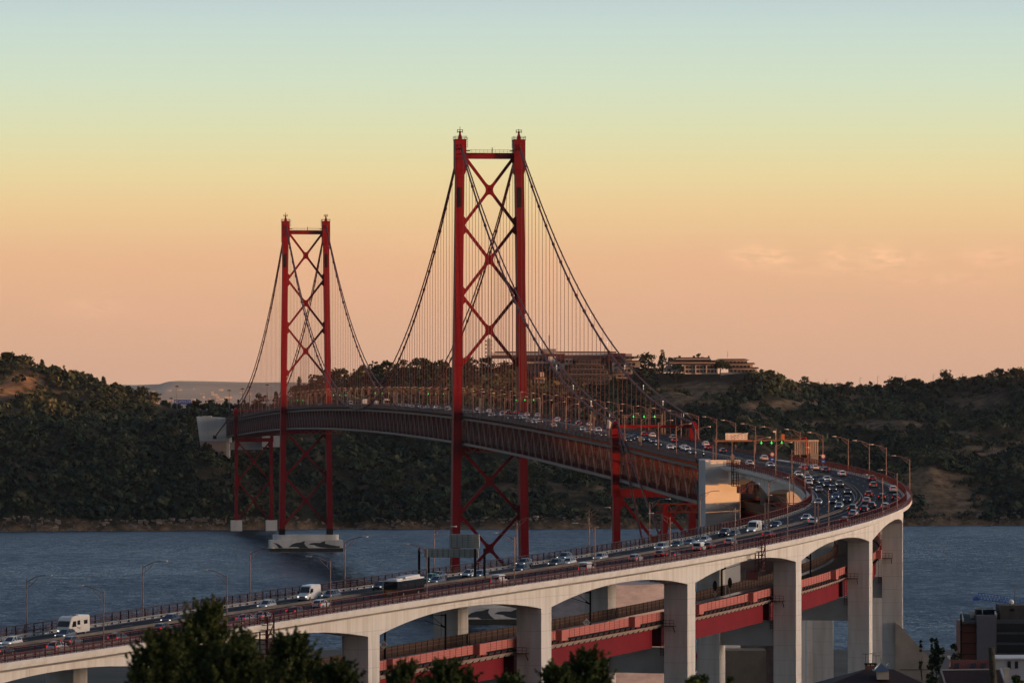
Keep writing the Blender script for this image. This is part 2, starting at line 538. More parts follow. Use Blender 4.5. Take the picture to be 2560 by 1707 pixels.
# water: one sheet to the horizon, waves as slopes in the normal
M_water = bpy.data.materials.new('river_water'); M_water.use_nodes = True
nt = M_water.node_tree; pw = nt.nodes['Principled BSDF']
pw.inputs['Base Color'].default_value = (0.010, 0.023, 0.034, 1)
pw.inputs['Roughness'].default_value = 0.24
pw.inputs['IOR'].default_value = 1.333
gw = nt.nodes.new('ShaderNodeNewGeometry')
def wave(scale, sx, sy, rot, detail, amp):
    mp = nt.nodes.new('ShaderNodeMapping'); mp.inputs['Scale'].default_value = (sx, sy, 1)
    mp.inputs['Rotation'].default_value = (0, 0, R(rot))
    nt.links.new(gw.outputs['Position'], mp.inputs[0])
    n = nt.nodes.new('ShaderNodeTexNoise'); n.inputs['Scale'].default_value = scale; n.inputs['Detail'].default_value = detail
    n.inputs['Roughness'].default_value = 0.65
    nt.links.new(mp.outputs[0], n.inputs['Vector'])
    s = nt.nodes.new('ShaderNodeVectorMath'); s.operation = 'SUBTRACT'; s.inputs[1].default_value = (.5, .5, .5)
    nt.links.new(n.outputs['Color'], s.inputs[0])
    m = nt.nodes.new('ShaderNodeVectorMath'); m.operation = 'MULTIPLY'; m.inputs[1].default_value = (amp, amp, 0)
    nt.links.new(s.outputs[0], m.inputs[0])
    return m.outputs[0]
def vadd(a, b):
    n = nt.nodes.new('ShaderNodeVectorMath'); n.operation = 'ADD'
    nt.links.new(a, n.inputs[0])
    if isinstance(b, tuple): n.inputs[1].default_value = b
    else: nt.links.new(b, n.inputs[1])
    return n.outputs[0]
acc = vadd(wave(.0045, 1.0, .7, 20, 4, .18), wave(.15, 1.0, .5, 8, 5, .36))
fine = wave(.85, 1.0, .55, -10, 4, 1.05)
nm = nt.nodes.new('ShaderNodeTexNoise'); nm.inputs['Scale'].default_value = .006; nm.inputs['Detail'].default_value = 5
mpm = nt.nodes.new('ShaderNodeMapping'); mpm.inputs['Scale'].default_value = (1, .35, 1); mpm.inputs['Rotation'].default_value = (0, 0, R(15))
nt.links.new(gw.outputs['Position'], mpm.inputs[0]); nt.links.new(mpm.outputs[0], nm.inputs['Vector'])
mrm = nt.nodes.new('ShaderNodeMapRange'); mrm.inputs['From Min'].default_value = .35; mrm.inputs['From Max'].default_value = .65; mrm.inputs['To Min'].default_value = .35; mrm.inputs['To Max'].default_value = 1.0
nt.links.new(nm.outputs[0], mrm.inputs[0])
sm = nt.nodes.new('ShaderNodeVectorMath'); sm.operation = 'SCALE'; nt.links.new(fine, sm.inputs[0]); nt.links.new(mrm.outputs[0], sm.inputs['Scale'])
acc = vadd(acc, sm.outputs[0])
acc = vadd(acc, (0.0, -.19, 1.0))
nz = nt.nodes.new('ShaderNodeVectorMath'); nz.operation = 'NORMALIZE'; nt.links.new(acc, nz.inputs[0])
nt.links.new(nz.outputs[0], pw.inputs['Normal'])
bm_ = MB(); bm_.face([(-9000, 1840, 0), (9000, 1840, 0), (14000, 32000, 0), (-14000, 32000, 0)])
tag(bm_.build('river_water', M_water), kind='structure')

# far shore -----------------------------------------------------------------
RPX = np.array([-1400, -600, 0, 60, 120, 190, 260, 330, 385, 430, 560, 650, 700, 760, 830, 900, 1000, 1100, 1200, 1400, 1560, 1640, 1720, 1880, 1930, 1965, 2050, 2150, 2250, 2350, 2450, 2560, 3200, 4000])
RPY = np.array([880, 880, 906, 906, 928, 947, 966, 986, 1006, 1022, 1025, 1022, 1004, 976, 956, 946, 934, 928, 926, 930, 934, 932, 934, 934, 948, 964, 975, 978, 972, 966, 958, 945, 930, 930.])
RDD = np.array([4150, 4150, 4150, 4150, 4140, 4120, 4100, 4090, 4080, 4080, 4100, 4120, 4150, 4200, 4220, 4240, 4260, 4280, 4300, 4300, 4300, 4300, 4300, 4300, 4330, 4380, 4450, 4500, 4520, 4520, 4520, 4520, 4520, 4520.])
SPX = np.array([-1400, 0, 300, 590, 900, 1500, 2000, 2300, 2600, 4000])
SDD = np.array([3600, 3622, 3640, 3668, 3690, 3705, 3750, 3790, 3800, 3850.])
def land_z(X, Y, rough=True):
    X = np.asarray(X, float); Y = np.asarray(Y, float)
    px = 1280 + FPX * X / np.maximum(Y, 1)
    ds = np.interp(px, SPX, SDD) + 26 * fbm(X / 60, Y * 0 + 3, 5, 3) + 10 * fbm(X / 14, Y * 0 + 8, 9, 2)
    dr = np.interp(px, RPX, RDD); zr = CAM_Z - (np.interp(px, RPX, RPY) - 990.5) * dr / FPX
    t = (Y - ds) / (dr - ds)
    tc = np.clip(t, 0, 1)
    prof = 0.62 * np.power(tc, 0.62) + 0.38 * tc
    prof = np.where(tc > .82, prof + (1 - prof) * np.clip((tc - .82) / .18, 0, 1) ** 2, prof)
    z = zr * prof
    if rough:
        damp = np.clip(tc * 6, 0, 1) * np.clip((1.0 - tc) * 5, 0.0, 1)
        z = z + damp * (58 * fbm(X / 120 + 7, Y / 170, 21, 4) + 18 * fbm(X / 42, Y / 60, 33, 3))
    z = z + 14 * np.exp(-((X + 178) / 58) ** 2 - ((Y - 3830) / 56) ** 2)
    z = np.where(t > 1, zr - (Y - dr) * 0.06 * np.clip((t - 1) * 3, 0, 1), z)
    z = np.where(t < 0, np.maximum(-6, t * 60), z)
    z = z + 1.6 * np.clip(1 - np.abs(tc * 60 - .8), 0, 1) * (t > 0)
    return z
def patch(X, Z, Y, cx, cz, rx, rz):
    return ((X - cx) / rx) ** 2 + ((Z - cz) / rz) ** 2
BARE = [(-20, 985, 95, 42, 4050), (60, 960, 90, 26, 4100), (2345, 1235, 120, 70, 3850), (2200, 1060, 120, 13, 4250), (1900, 1015, 90, 14, 4200), (2440, 1008, 100, 12, 4300), (2050, 1120, 60, 9, 4000), (1760, 975, 120, 22, 4200), (1700, 1000, 110, 16, 4150), (2000, 1010, 90, 10, 4250),
        (2480, 1130, 110, 14, 3950), (1500, 1225, 16, 26, 3780), (790, 1125, 12, 30, 3760), (2430, 1085, 60, 10, 4050), (2110, 1140, 35, 8, 3950), (1470, 990, 50, 16, 4150), (2030, 1060, 70, 8, 4150)]
def bareness(X, Y, Z):
    px = 1280 + FPX * X / Y; py = 990.5 - FPX * (Z - CAM_Z) / Y
    b = np.zeros_like(px)
    for cx, cy, rx, ry, d in BARE:                     # patches of dry grass and cliff, each at its own place on the slope
        wx = (X - (cx - 1280) * d / FPX) / (rx * d / FPX); wz = (Z - (CAM_Z - (cy - 990.5) * d / FPX)) / (ry * d / FPX)
        b = np.maximum(b, np.clip(1.6 - 1.3 * (wx ** 2 + wz ** 2) + 1.5 * fbm(X / 14, Z / 9, 51, 3), 0, 1))
    b = np.maximum(b, np.clip((0.5 * fbm(X / 55, Y / 60, 61, 4) - .035) * 8, 0, .8))
    b = np.maximum(b, np.clip((4.6 - Z) / 2.0, 0, 1))
    return b
M_land = bpy.data.materials.new('hillside_ground'); M_land.use_nodes = True
nt = M_land.node_tree; pl = nt.nodes['Principled BSDF']; pl.inputs['Roughness'].default_value = 0.95; pl.inputs['Specular IOR Level'].default_value = 0.1
at = nt.nodes.new('ShaderNodeAttribute'); at.attribute_name = 'bare'
g = nt.nodes.new('ShaderNodeNewGeometry')
n1 = nt.nodes.new('ShaderNodeTexNoise'); n1.inputs['Scale'].default_value = 0.12; n1.inputs['Detail'].default_value = 8; n1.inputs['Roughness'].default_value = .7
nt.links.new(g.outputs['Position'], n1.inputs['Vector'])
r1 = nt.nodes.new('ShaderNodeValToRGB'); nt.links.new(n1.outputs[0], r1.inputs[0])
r1.color_ramp.elements[0].position = .36; r1.color_ramp.elements[0].color = (.050, .033, .018, 1)
r1.color_ramp.elements[1].position = .62; r1.color_ramp.elements[1].color = (.25, .165, .095, 1)
r2 = nt.nodes.new('ShaderNodeValToRGB'); nt.links.new(n1.outputs[0], r2.inputs[0])
r2.color_ramp.elements[0].position = .35; r2.color_ramp.elements[0].color = (.010, .014, .010, 1)
r2.color_ramp.elements[1].position = .68; r2.color_ramp.elements[1].color = (.045, .040, .025, 1)
mxl = nt.nodes.new('ShaderNodeMixRGB'); nt.links.new(at.outputs['Fac'], mxl.inputs['Fac'])
nt.links.new(r2.outputs[0], mxl.inputs['Color1']); nt.links.new(r1.outputs[0], mxl.inputs['Color2']); nt.links.new(mxl.outputs[0], pl.inputs['Base Color'])
xs = np.arange(-760, 820, 5.0); ys = np.concatenate([np.arange(3560, 4340, 6.0), np.arange(4340, 5600, 30.0)])
Xg, Yg = np.meshgrid(xs, ys); Zg = land_z(Xg, Yg)
grid_mesh('terrain', xs, ys, Zg, M_land, 'structure', attr=bareness(Xg, Yg, Zg))

# distant hills across the estuary, and the ridge out of sight to the west, its crest shaped for where the sun gets past
M_dist = mat('distant_hill_ground', (0.36, 0.31, 0.225), rough=0.95, var=0.3, scale=0.002, dark=(0.44, 0.35, 0.25))  # ground colour paled to make up for thin haze
DH = 23500.0
xs = np.concatenate([np.arange(-3600, -1900, 45.0), np.arange(-1900, -700, 14.0), np.arange(-700, 4200, 45.0)]); ys = np.arange(19500, 28000, 280.0)
Xg, Yg = np.meshgrid(xs, ys)
pxg = 1280 + FPX * Xg / DH
mesa = np.interp(pxg, [-400, 150, 270, 290, 330, 402, 412, 440, 500, 640, 720, 900, 1300, 2600], [970, 966, 963, 960, 961, 958, 952, 950.5, 951, 954.5, 953.5, 958, 965, 972])
front = np.clip((Yg - 20000) / (DH - 20000), 0, 1)
Zg = (CAM_Z - (mesa - 990.5) * DH / FPX) * (front ** 1.3) * (1 - np.clip((Yg - DH - 800) / 3000, 0, 1)) + 16 * fbm(Xg / 460, Yg / 460, 71, 4) * np.clip(Yg / 300 - 66, 0, 1) * (1 - np.clip((Yg - DH + 900) / 700, 0, 1))
grid_mesh('distant_hills', xs, ys, Zg - 2, M_dist, 'structure')
xs = np.arange(1500, 3000, 60.0); ys = np.arange(-2600, 6000, 60.0)
Xg, Yg = np.meshgrid(xs, ys)
hz = np.interp(Yg, [-2600, -100, 200, 500, 700, 830, 950, 1080, 1250, 1340, 1480, 1700, 2600, 6000], [152, 152, 138, 127, 128, 128, 117, 117, 122, 126, 144, 150, 152, 152])
Zg = (hz + 5 * fbm(Xg / 240, Yg / 200, 81, 4)) * np.exp(-((Xg - 2050) / 330.0) ** 2)
grid_mesh('west_ridge', xs, ys, Zg - 1, M_land, 'structure', attr=np.zeros_like(Zg))

# near shore: from the hill the camera stands on down to the quay
def near_z(X, Y):
    base = np.interp(Y, [-400, 0, 40, 90, 150, 300, 500, 700, 900, 1100, 1400, 1850, 1870], [86, 86, 84.5, 79.5, 74, 62, 50, 37, 25, 14, 6, 4.2, -6])
    return base + 1.5 * fbm(np.asarray(X, float) / 30, np.asarray(Y, float) / 30, 91, 3) * (np.asarray(Y) < 1800)
xs = np.arange(-600, 660, 12.0); ys = np.concatenate([np.arange(-120, 900, 10.0), np.arange(900, 1860, 16.0), [1862, 1872, 1880]])
Xg, Yg = np.meshgrid(xs, ys)
M_ground = mat('city_ground', (0.075, 0.068, 0.058), rough=0.95, var=0.3, scale=0.05, dark=(0.05, 0.05, 0.035))
grid_mesh('ground', xs, ys, near_z(Xg, Yg), M_ground, 'structure')

# ------------------------------------------------------------------ suspension bridge
TN = Vector((-8.9, 2160.0, 0)); TF = Vector((-119.1, 3166.7, 0)); BN = Vector((43.5, 1680.0, 0)); BS = Vector((-171.6, 3645.0, 0))
ZB = lambda d: fZ(d) - 12.2            # bottom chord
bridge = empty('suspension_bridge', (TN.x, TN.y, 0), 'long red suspension bridge with two lattice towers crossing the river to the wooded hill', 'bridge')
def sub_empty(name, c, parent, label=None):
    o = bpy.data.objects.new(name, None); o.location = Vector(c) - Vector(world_loc(parent)); col.objects.link(o); o.parent = parent
    if label: o['label'] = label
    return o

def fillet(mb, P0, d1, d2, hw, L, th, plane):
    """web between two bars leaving P0 along unit 2d directions d1, d2 in the plane (x along NX, z): rounded inner corner"""
    n1 = (-d1[1], d1[0]); n2 = (-d2[1], d2[0])
    cr_ = d1[0] * d2[1] - d1[1] * d2[0]
    s = 1 if cr_ > 0 else -1
    e1 = (n1[0] * s * hw, n1[1] * s * hw); e2 = (-n2[0] * s * hw, -n2[1] * s * hw)
    det = d1[0] * (-d2[1]) + d1[1] * d2[0]
    if abs(det) < 1e-4: return
    rx, rz = e2[0] - e1[0], e2[1] - e1[1]
    t = (rx * (-d2[1]) + rz * d2[0]) / det
    C = (e1[0] + d1[0] * t, e1[1] + d1[1] * t)
    A = (C[0] + d1[0] * L, C[1] + d1[1] * L); B = (C[0] + d2[0] * L, C[1] + d2[1] * L)
    arc = []
    for k in range(6):
        q = k / 5.0
        arc.append(tuple((1 - q) ** 2 * A[i] + 2 * q * (1 - q) * C[i] + q * q * B[i] for i in (0, 1)))
    poly = [C] + arc
    mb.prism(poly, lambda x, z, y: plane(P0[0] + x, P0[1] + z, y), -th / 2, th / 2)

def xpanel(mb, plane, zt, zb, wt, wb, w, th, L=2.2):
    """one X of bracing between the two legs, with rounded gussets"""
    pts = [(-wt, zt), (wt, zt), (wb, zb), (-wb, zb)]
    den = wt + wb
    zc = zt - (zt - zb) * wt / den
    for (x, z) in pts:
        dx, dz = x, z - zc; l = math.hypot(dx, dz); nx_, nz_ = -dz / l * w / 2, dx / l * w / 2
        poly = [(nx_, zc + nz_), (x + nx_, z + nz_), (x - nx_, z - nz_), (-nx_, zc - nz_)]
        mb.prism(poly, lambda a, b, y: plane(a, b, y), -th / 2, th / 2)
    dirs = [((x) / math.hypot(x, z - zc), (z - zc) / math.hypot(x, z - zc)) for x, z in pts]
    for i in range(4):
        fillet(mb, (0, zc), dirs[i], dirs[(i + 1) % 4], w / 2, L, th * 1.02 + i * .012, plane)
    for i, (x, z) in enumerate(pts):                  # gusset against the leg
        sx = 1 if x > 0 else -1
        dz_ = -1 if z > zc else 1
        poly = [(x, z + dz_ * 4.0), (x - sx * 1.9, z + dz_ * 2.05), (x - sx * .75, z - dz_ * .2), (x, z)]
        mb.prism(poly, lambda a, b, y: plane(a, b, y), -th / 2 * .98, th / 2 * .98)

def tower(C, zb0, label):
    t = sub_empty('tower', (C.x, C.y, zb0), bridge, label)
    hs = lambda z: 11.6 + (190 - z) * (2.05 / 165)
    plane = lambda x, z, y: Vector((C.x, C.y, z)) + NX * x + AX * y
    for s in (-1, 1):
        mb = MB()
        rings = []
        for z in [zb0] + [zb0 + 2.0 + (180 - zb0) * k / 10 for k in range(11)] + [184.0]:
            x = s * hs(z); hw = 1.62 - .1 * (190 - z) / 180; hd = 3.2 + 1.5 * (190 - z) / 180
            rings.append([plane(x + a * hw, z, b * hd) for a, b in ((-1, -1), (1, -1), (1, 1), (-1, 1))])
        mb.loft(rings)
        lg = mb.build('leg', M_tower, t)
        mb = MB()                                         # saddle house on top of the leg, wider than the leg
        x = s * hs(186)
        r = lambda z, a, b: [plane(x + p * a, z, q * b) for p, q in ((-1, -1), (1, -1), (1, 1), (-1, 1))]
        mb.loft([r(176.5, 1.72, 3.5), r(178.5, 2.2, 3.9), r(189.6, 2.2, 3.9), r(190.2, 2.35, 4.1)])
        mb.loft([r(190.2, .75, 1.5), r(191.4, .6, 1.2), r(192.6, .28, .6), r(193.2, .55, .55), r(193.6, .1, .1)])
        mb.build('saddle_house', M_tower, t)
        mb = MB()                                         # railings and mast
        for zz, a, b in ((191.3, 2.3, 4.0), (190.8, 2.3, 4.0), (194.0, 1.0, 1.0), (193.2, 1.0, 1.0)):
            q = r(zz, a, b)
            for i in range(4): mb.bar(q[i], q[(i + 1) % 4], .1)
        for z0_, z1_, a, b in ((190.2, 191.3, 2.3, 4.0), (192.8, 194.0, 1.0, 1.0)):
            for p0, p1 in zip(r(z0_, a, b), r(z1_, a, b)): mb.bar(p0, p1, .14)
        mb.bar(plane(x, 193, 0), plane(x, 195.2 if s < 0 else 194.4, 0), .22)
        for k in range(4):                                # side ladder frame toward the middle
            mb.bar(plane(x - s * 2.2, 187.2 + k, -1.5), plane(x - s * 3.0, 187.2 + k, -1.5), .1)
        mb.bar(plane(x - s * 2.9, 186.9, -1.5), plane(x - s * 2.9, 191, -1.5), .14)
        mb.box(plane(x - s * 2.9, 185.6, -2.0), (1.9, 2.0, .35), 0)
        mb.build('top_railing', M_black, t)
        mb = MB()                                         # dark service door recess below the top
        q = [plane(s * hs(167.5) + a, z, -(3.2 + 1.5 * (190 - z) / 180) - .06) for a, z in ((-1.2, 163.5), (-.1, 163.5), (-.1, 171.3), (-1.2, 171.3))]
        mb.face(q)
        q = [plane(s * hs(167.5) + a, z, -(3.2 + 1.5 * (190 - z) / 180) - .06) for a, z in ((.1, 163.5), (.55, 163.5), (.55, 171.3), (.1, 171.3))]
        mb.face(q)
        mb.build('access_door', M_black, t)
    mb = MB()
    hw = hs(184) - 1.6
    mb.loft([[plane(x, z, y) for z, y in ((182.6, -1.4), (182.6, 1.4), (184.9, 1.4), (184.9, -1.4))] for x in (-hw - .4, hw + .4)])
    for sx in (-1, 1):
        mb.prism([(sx * hw, 182.6), (sx * (hw - 1.6), 182.6), (sx * hw, 180.4)], plane, -1.1, 1.1)
    mb.build('top_strut', M_tower, t)
    mb = MB()
    for k in range(12):
        x = -hw + 1.4 + k * (2 * hw - 2.8) / 11
        mb.bar(plane(x, 184.9, -1.2), plane(x, 186.1, -1.2), .1)
    mb.bar(plane(-hw + 1, 186.1, -1.2), plane(hw - 1, 186.1, -1.2), .12); mb.bar(plane(-hw + 1, 185.5, -1.2), plane(hw - 1, 185.5, -1.2), .1)
    mb.bar(plane(1.0, 184.9, -1.1), plane(1.0, 187.0, -1.1), .35)
    mb.build('walkway_railing', M_guard, t)
    for zt, zb_ in ((183.9, 156.4), (156.4, 128.8), (128.8, 101.2), (68.6, 42.9), (42.9, 15.3)):
        mb = MB()
        xpanel(mb, plane, zt, zb_, hs(zt) - 1.5, hs(zb_) - 1.45, 1.15, 1.5)
        mb.build('cross_brace', M_tower, t)
    mb = MB()                                             # strut under the deck
    w2 = hs(68.5) - 1.4
    mb.loft([[plane(x, z, y) for z, y in ((67.6, -1.6), (67.6, 1.6), (69.6, 1.6), (69.6, -1.6))] for x in (-w2, w2)])
    mb.build('deck_strut', M_tower, t)
    for s in (-1, 1):                                     # dark boot at the foot of each leg
        x = s * hs(zb0 + 1); mb = MB()
        mb.loft([[plane(x + a * (1.62), z, b * (4.85)) for a, b in ((-1, -1), (1, -1), (1, 1), (-1, 1))] for z in (zb0 - .1, zb0 + 3.4)])
        mb.build('leg_boot', M_black, t)
    return t
tw1 = tower(TN, 9.5, 'nearer red bridge tower, the taller looking of the two')
tw2 = tower(TF, 9.5, 'farther red bridge tower beyond the main span')

def caisson(C, parent_label):
    o = sub_empty('pier_base', (C.x, C.y, 0), bridge, parent_label)
    plane = lambda x, z, y: Vector((C.x, C.y, z)) + NX * x + AX * y
    mb = MB()
    mb.loft([[plane(x, z, y) for x, y in ((-20.9, -9.5), (20.9, -9.5), (20.9, 9.5), (-20.9, 9.5))] for z in (-8, 6.4)])
    mb.build('footing', M_caisson, o)
    mb = MB(); ring = []
    for k in range(24):
        a = 2 * math.pi * k / 24
        c, s = math.cos(a), math.sin(a)
        ring.append((19.0 * math.copysign(abs(c) ** .35, c), 7.6 * math.copysign(abs(s) ** .35, s)))
    mb.loft([[plane(x, z, y) for x, y in ring] for z in (6.4, 9.5)])
    mb.build('upper_tier', M_caisson, o)
    mb = MB()
    mb.loft([[plane(x * 1.004, z, y * 1.006) for x, y in ((-20.9, -9.5), (20.9, -9.5), (20.9, 9.5), (-20.9, 9.5))] for z in (-8, 1.9)])
    mb.build('tide_band', mat('tide_band', (.03, .032, .022), rough=.8, var=.3, scale=.5), o)
    sx = 41.8 / 610.0
    cv = lambda X, Y: (-20.9 + (X - 415) * sx, 6.4 - (Y - 1390) * (4.5 / 68.0))
    D = [[(435, 1408), (447, 1412), (472, 1417), (497, 1432), (520, 1456), (482, 1456), (467, 1432), (452, 1420)],
         [(565, 1448), (580, 1436), (600, 1421), (630, 1411), (665, 1408), (690, 1398), (705, 1397), (698, 1418), (712, 1438), (735, 1457), (660, 1457), (640, 1449), (610, 1447), (585, 1450)],
         [(733, 1427), (750, 1416), (780, 1411), (830, 1412), (858, 1400), (878, 1397), (872, 1418), (920, 1431), (970, 1439), (1000, 1441), (995, 1456), (900, 1456), (840, 1451), (800, 1441), (785, 1432), (760, 1429)]]
    mb = MB()
    for poly in D:
        q = [cv(*p) for p in poly]
        mb.face([plane(x, z, -9.56) for x, z in q])
    mb.build('dolphin_mural', mat('mural_charcoal', (.035, .042, .05), rough=.8, var=.25, scale=.6), o)
    for poly in ([(572, 1452), (590, 1447), (640, 1447), (660, 1457), (600, 1457)], [(745, 1431), (775, 1433), (800, 1445), (840, 1456), (780, 1450)]):
        mb = MB(); mb.face([plane(*cv(*p), -9.58) for p in poly])
        mb.build('mural_highlight', M_signwhite, o)
caisson(TF, 'white concrete pier base of the farther tower, painted with leaping dolphins')
caisson(TN, 'white concrete pier base of the nearer tower, seen through an arch')

def bent(C, zt, zb0, posts, base_blocks, label, half=11.65, lw=1.05, braces=True):
    t = sub_empty('cable_bent' if posts else 'truss_pier', (C.x, C.y, zb0), bridge, label)
    plane = lambda x, z, y: Vector((C.x, C.y, z)) + NX * x + AX * y
    for s in (-1, 1):
        mb = MB()
        mb.loft([[plane(s * half + a * lw, z, b * 1.9) for a, b in ((-1, -1), (1, -1), (1, 1), (-1, 1))] for z in (zb0, zt)])
        if posts:
            ztop = fZ(C.y) + 6.2
            x = s * (half + .35)
            r = lambda z, w, d: [plane(x + a * w, z, b * d) for a, b in ((-1, -1), (1, -1), (1, 1), (-1, 1))]
            mb.loft([r(zt - 1, 1.0, 1.8), r(ztop - 7, 1.1, 1.9), r(ztop - 2.5, 1.35, 2.2), r(ztop - .8, 1.0, 1.8), r(ztop, .45, .9)])
        mb.build('leg', M_red, t)
    mb = MB()
    if not posts:
        for y in (-1.6, 1.6):
            for z in (zt - .2, zt - 2.5): mb.bar(plane(-half - 2.6, z, y), plane(half + 2.6, z, y), .4)
            for k in range(9):
                x = -half - 2.4 + k * 3.12; mb.bar(plane(x, zt - .2, y), plane(x + 1.56, zt - 2.5, y), .28); mb.bar(plane(x + 1.56, zt - 2.5, y), plane(x + 3.1, zt - .2, y), .28)
    else: mb.loft([[plane(x, z, y) for z, y in ((zt - 2.6, -1.9), (zt - 2.6, 1.9), (zt, 1.9), (zt, -1.9))] for x in (-half - 1.4, half + 1.4)])
    mb.build('cap_beam', M_red if posts else M_truss_in, t)
    if posts:
        mb = MB()
        zc = fZ(C.y) + 4.7
        mb.loft([[plane(x, z, y) for z, y in ((zc - .45, -.5), (zc - .45, .5), (zc + .45, .5), (zc + .45, -.5))] for x in (-half + .5, half - .5)])
        mb.build('top_beam', M_red, t)
    pz = (zt - zb0 - 2.6) / 2
    for k in range(2):
        mb = MB()
        a, b = zt - 2.6 - k * pz, zt - 2.6 - (k + 1) * pz
        xpanel(mb, plane, a, b, half - lw, half - lw, .85, 1.3, L=1.0)
        mb.box(plane(0, (a + b) / 2, 0), (2.2, 1.36, 2.8), math.atan2(NX.y, NX.x))
        mb.build('cross_brace', M_red, t)
    if base_blocks:
        for s in (-1, 1):
            mb = MB()
            mb.loft([[plane(s * half + a * 3.7, z, b * 3.7) for a, b in ((-1, -1), (1, -1), (1, 1), (-1, 1))] for z in (-3, zb0)])
            mb.build('base_block', M_caisson, t)
bent(BN, 61.0, 5.0, True, True, 'red cable bent at the near end of the side span')
bent(BS, 61.6, 7.0, True, True, 'red cable bent by the far shore on white base blocks')
B2 = BN - AX * 108.5
bent(B2, 58.6, 5.0, False, True, 'red truss pier beside the white end pier', lw=.72)

# stiffening truss
truss = sub_empty('stiffening_truss', (TN.x, TN.y, 70), bridge)
HT = 10.65
def TP(d, u, h): # point on the truss: h above bottom chord
    t, n = frame(d)
    return Vector((fX(d) + u * n[0], d + u * n[1], ZB(d) + h))
PAN = 10.45
ds = [1512.0]
while ds[-1] < 3808: ds.append(ds[-1] + PAN * .994)
ds = np.array(ds)
for u, nm in ((-10.5, 'side_truss'), (10.5, 'side_truss')):
    mb = MB(); mc = MB()
    for i, (a, b) in enumerate(zip(ds[:-1], ds[1:])):
        mc.bar(TP(a, u, .45), TP(b, u, .45), .8, .9)
        mb.bar(TP(a, u, HT - .45), TP(b, u, HT - .45), .8, .9)
        p, q = (TP(a, u, .9), TP(b, u, HT - .9)) if i % 2 == 0 else (TP(a, u, HT - .9), TP(b, u, .9))
        mc.bar(p, q, .42, .34)
        mb.bar(TP(a, u, .9), TP(a, u, HT - .9), .36, .36)
        m_ = (a + b) / 2
        mb.bar(TP(m_, u, .9), TP(m_, u, HT * .5), .2, .2)
    mb.build(nm, M_truss, truss)
    mc.build('chord_and_diagonals', M_chord, truss)
mb = MB()                                               # cross frames, railway deck and pipes inside the truss
for i, a in enumerate(ds):
    mb.bar(TP(a, -10.1, .6), TP(a, 10.1, .6), .5, .9)
    mb.bar(TP(a, -10.1, HT - .7), TP(a, 10.1, HT - .7), .4, .8)
    mb.bar(TP(a, -10.1, HT - 1.0), TP(a, -5.2, 4.5), .3); mb.bar(TP(a, 10.1, HT - 1.0), TP(a, 5.2, 4.5), .3)
    mb.bar(TP(a, -5.2, .8), TP(a, -5.2, HT - 1.2), .3); mb.bar(TP(a, 5.2, .8), TP(a, 5.2, HT - 1.2), .3)
for a, b in zip(ds[:-1], ds[1:]):
    mb.bar(TP(a, 0, 1.3), TP(b, 0, 1.3), 9.6, .35)
    mb.bar(TP(a, -4.9, 2.0), TP(b, -4.9, 2.0), .15, 1.2); mb.bar(TP(a, 4.9, 2.0), TP(b, 4.9, 2.0), .15, 1.2)
    mb.bar(TP(a, -10.1, .25), TP(b, 10.1, .25), .35, .3); mb.bar(TP(a, 10.1, .22), TP(b, -10.1, .22), .35, .25)
mb.build('cross_frames', M_truss_in, truss)
mb = MB()                                               # the road slab and its edge beams
r_ = []
for d in np.concatenate([ds, [3830]]):
    r_.append([P(d, u, z) for u, z in ((-11.3, -.12), (11.3, -.12), (11.3, -.62), (10.9, -1.05), (-10.9, -1.05), (-11.3, -.62))])
mb.loft(r_)
mb.build('deck_slab', mat('deck_steel', (.085, .055, .055), rough=.7, var=.2), bridge)
def barrier(u, h, d0, d1, step, m, name, parent, w=.12, posts=2.6, rails=(.35, .75, 1.0), bars=0.0, panel=None, base=0.0):
    mb = MB()
    dd = np.arange(d0, d1 + step * .5, step)
    for a, b in zip(dd[:-1], dd[1:]):
        for rr in rails:
            mb.bar(P(a, u, base + h * rr), P(b, u, base + h * rr), w, .09)
    s0, s1 = s_of(d0), s_of(d1)
    for s in np.arange(s0, s1, posts):
        d = d_of(s); mb.bar(P(d, u, base - .1), P(d, u, base + h), .12, .12)
    if bars:
        for s in np.arange(s0, s1, bars):
            d = d_of(s); mb.bar(P(d, u, base), P(d, u, base + h), .035, .035)
    return mb.build(name, m, parent)
M_bar = mat('bridge_barrier', (.075, .03, .03), rough=.7, var=.25)
for u in (-11.1, 11.1):
    mb = MB()
    dd = np.arange(1512, 3830, 6.0)
    for a, b in zip(dd[:-1], dd[1:]):
        mb.bar(P(a, u, .22), P(b, u, .22), .14, .7); mb.bar(P(a, u, .78), P(b, u, .78), .1, .16); mb.bar(P(a, u, 1.2), P(b, u, 1.2), .12, .14)
    for a in np.arange(1512, 3830, 3.0): mb.bar(P(a, u, -.1), P(a, u, 1.25), .14, .14)
    mb.build('edge_barrier', M_bar, bridge)
mb = MB()
dd = np.arange(1500, 3830, 6.0)
for a, b in zip(dd[:-1], dd[1:]):
    mb.bar(P(a, 0, .62), P(b, 0, .62), .25, .3)
for a in np.arange(1500, 3830, 4.0): mb.bar(P(a, 0, -.1), P(a, 0, .6), .12)
mb.build('median_guard', M_guard, bridge)

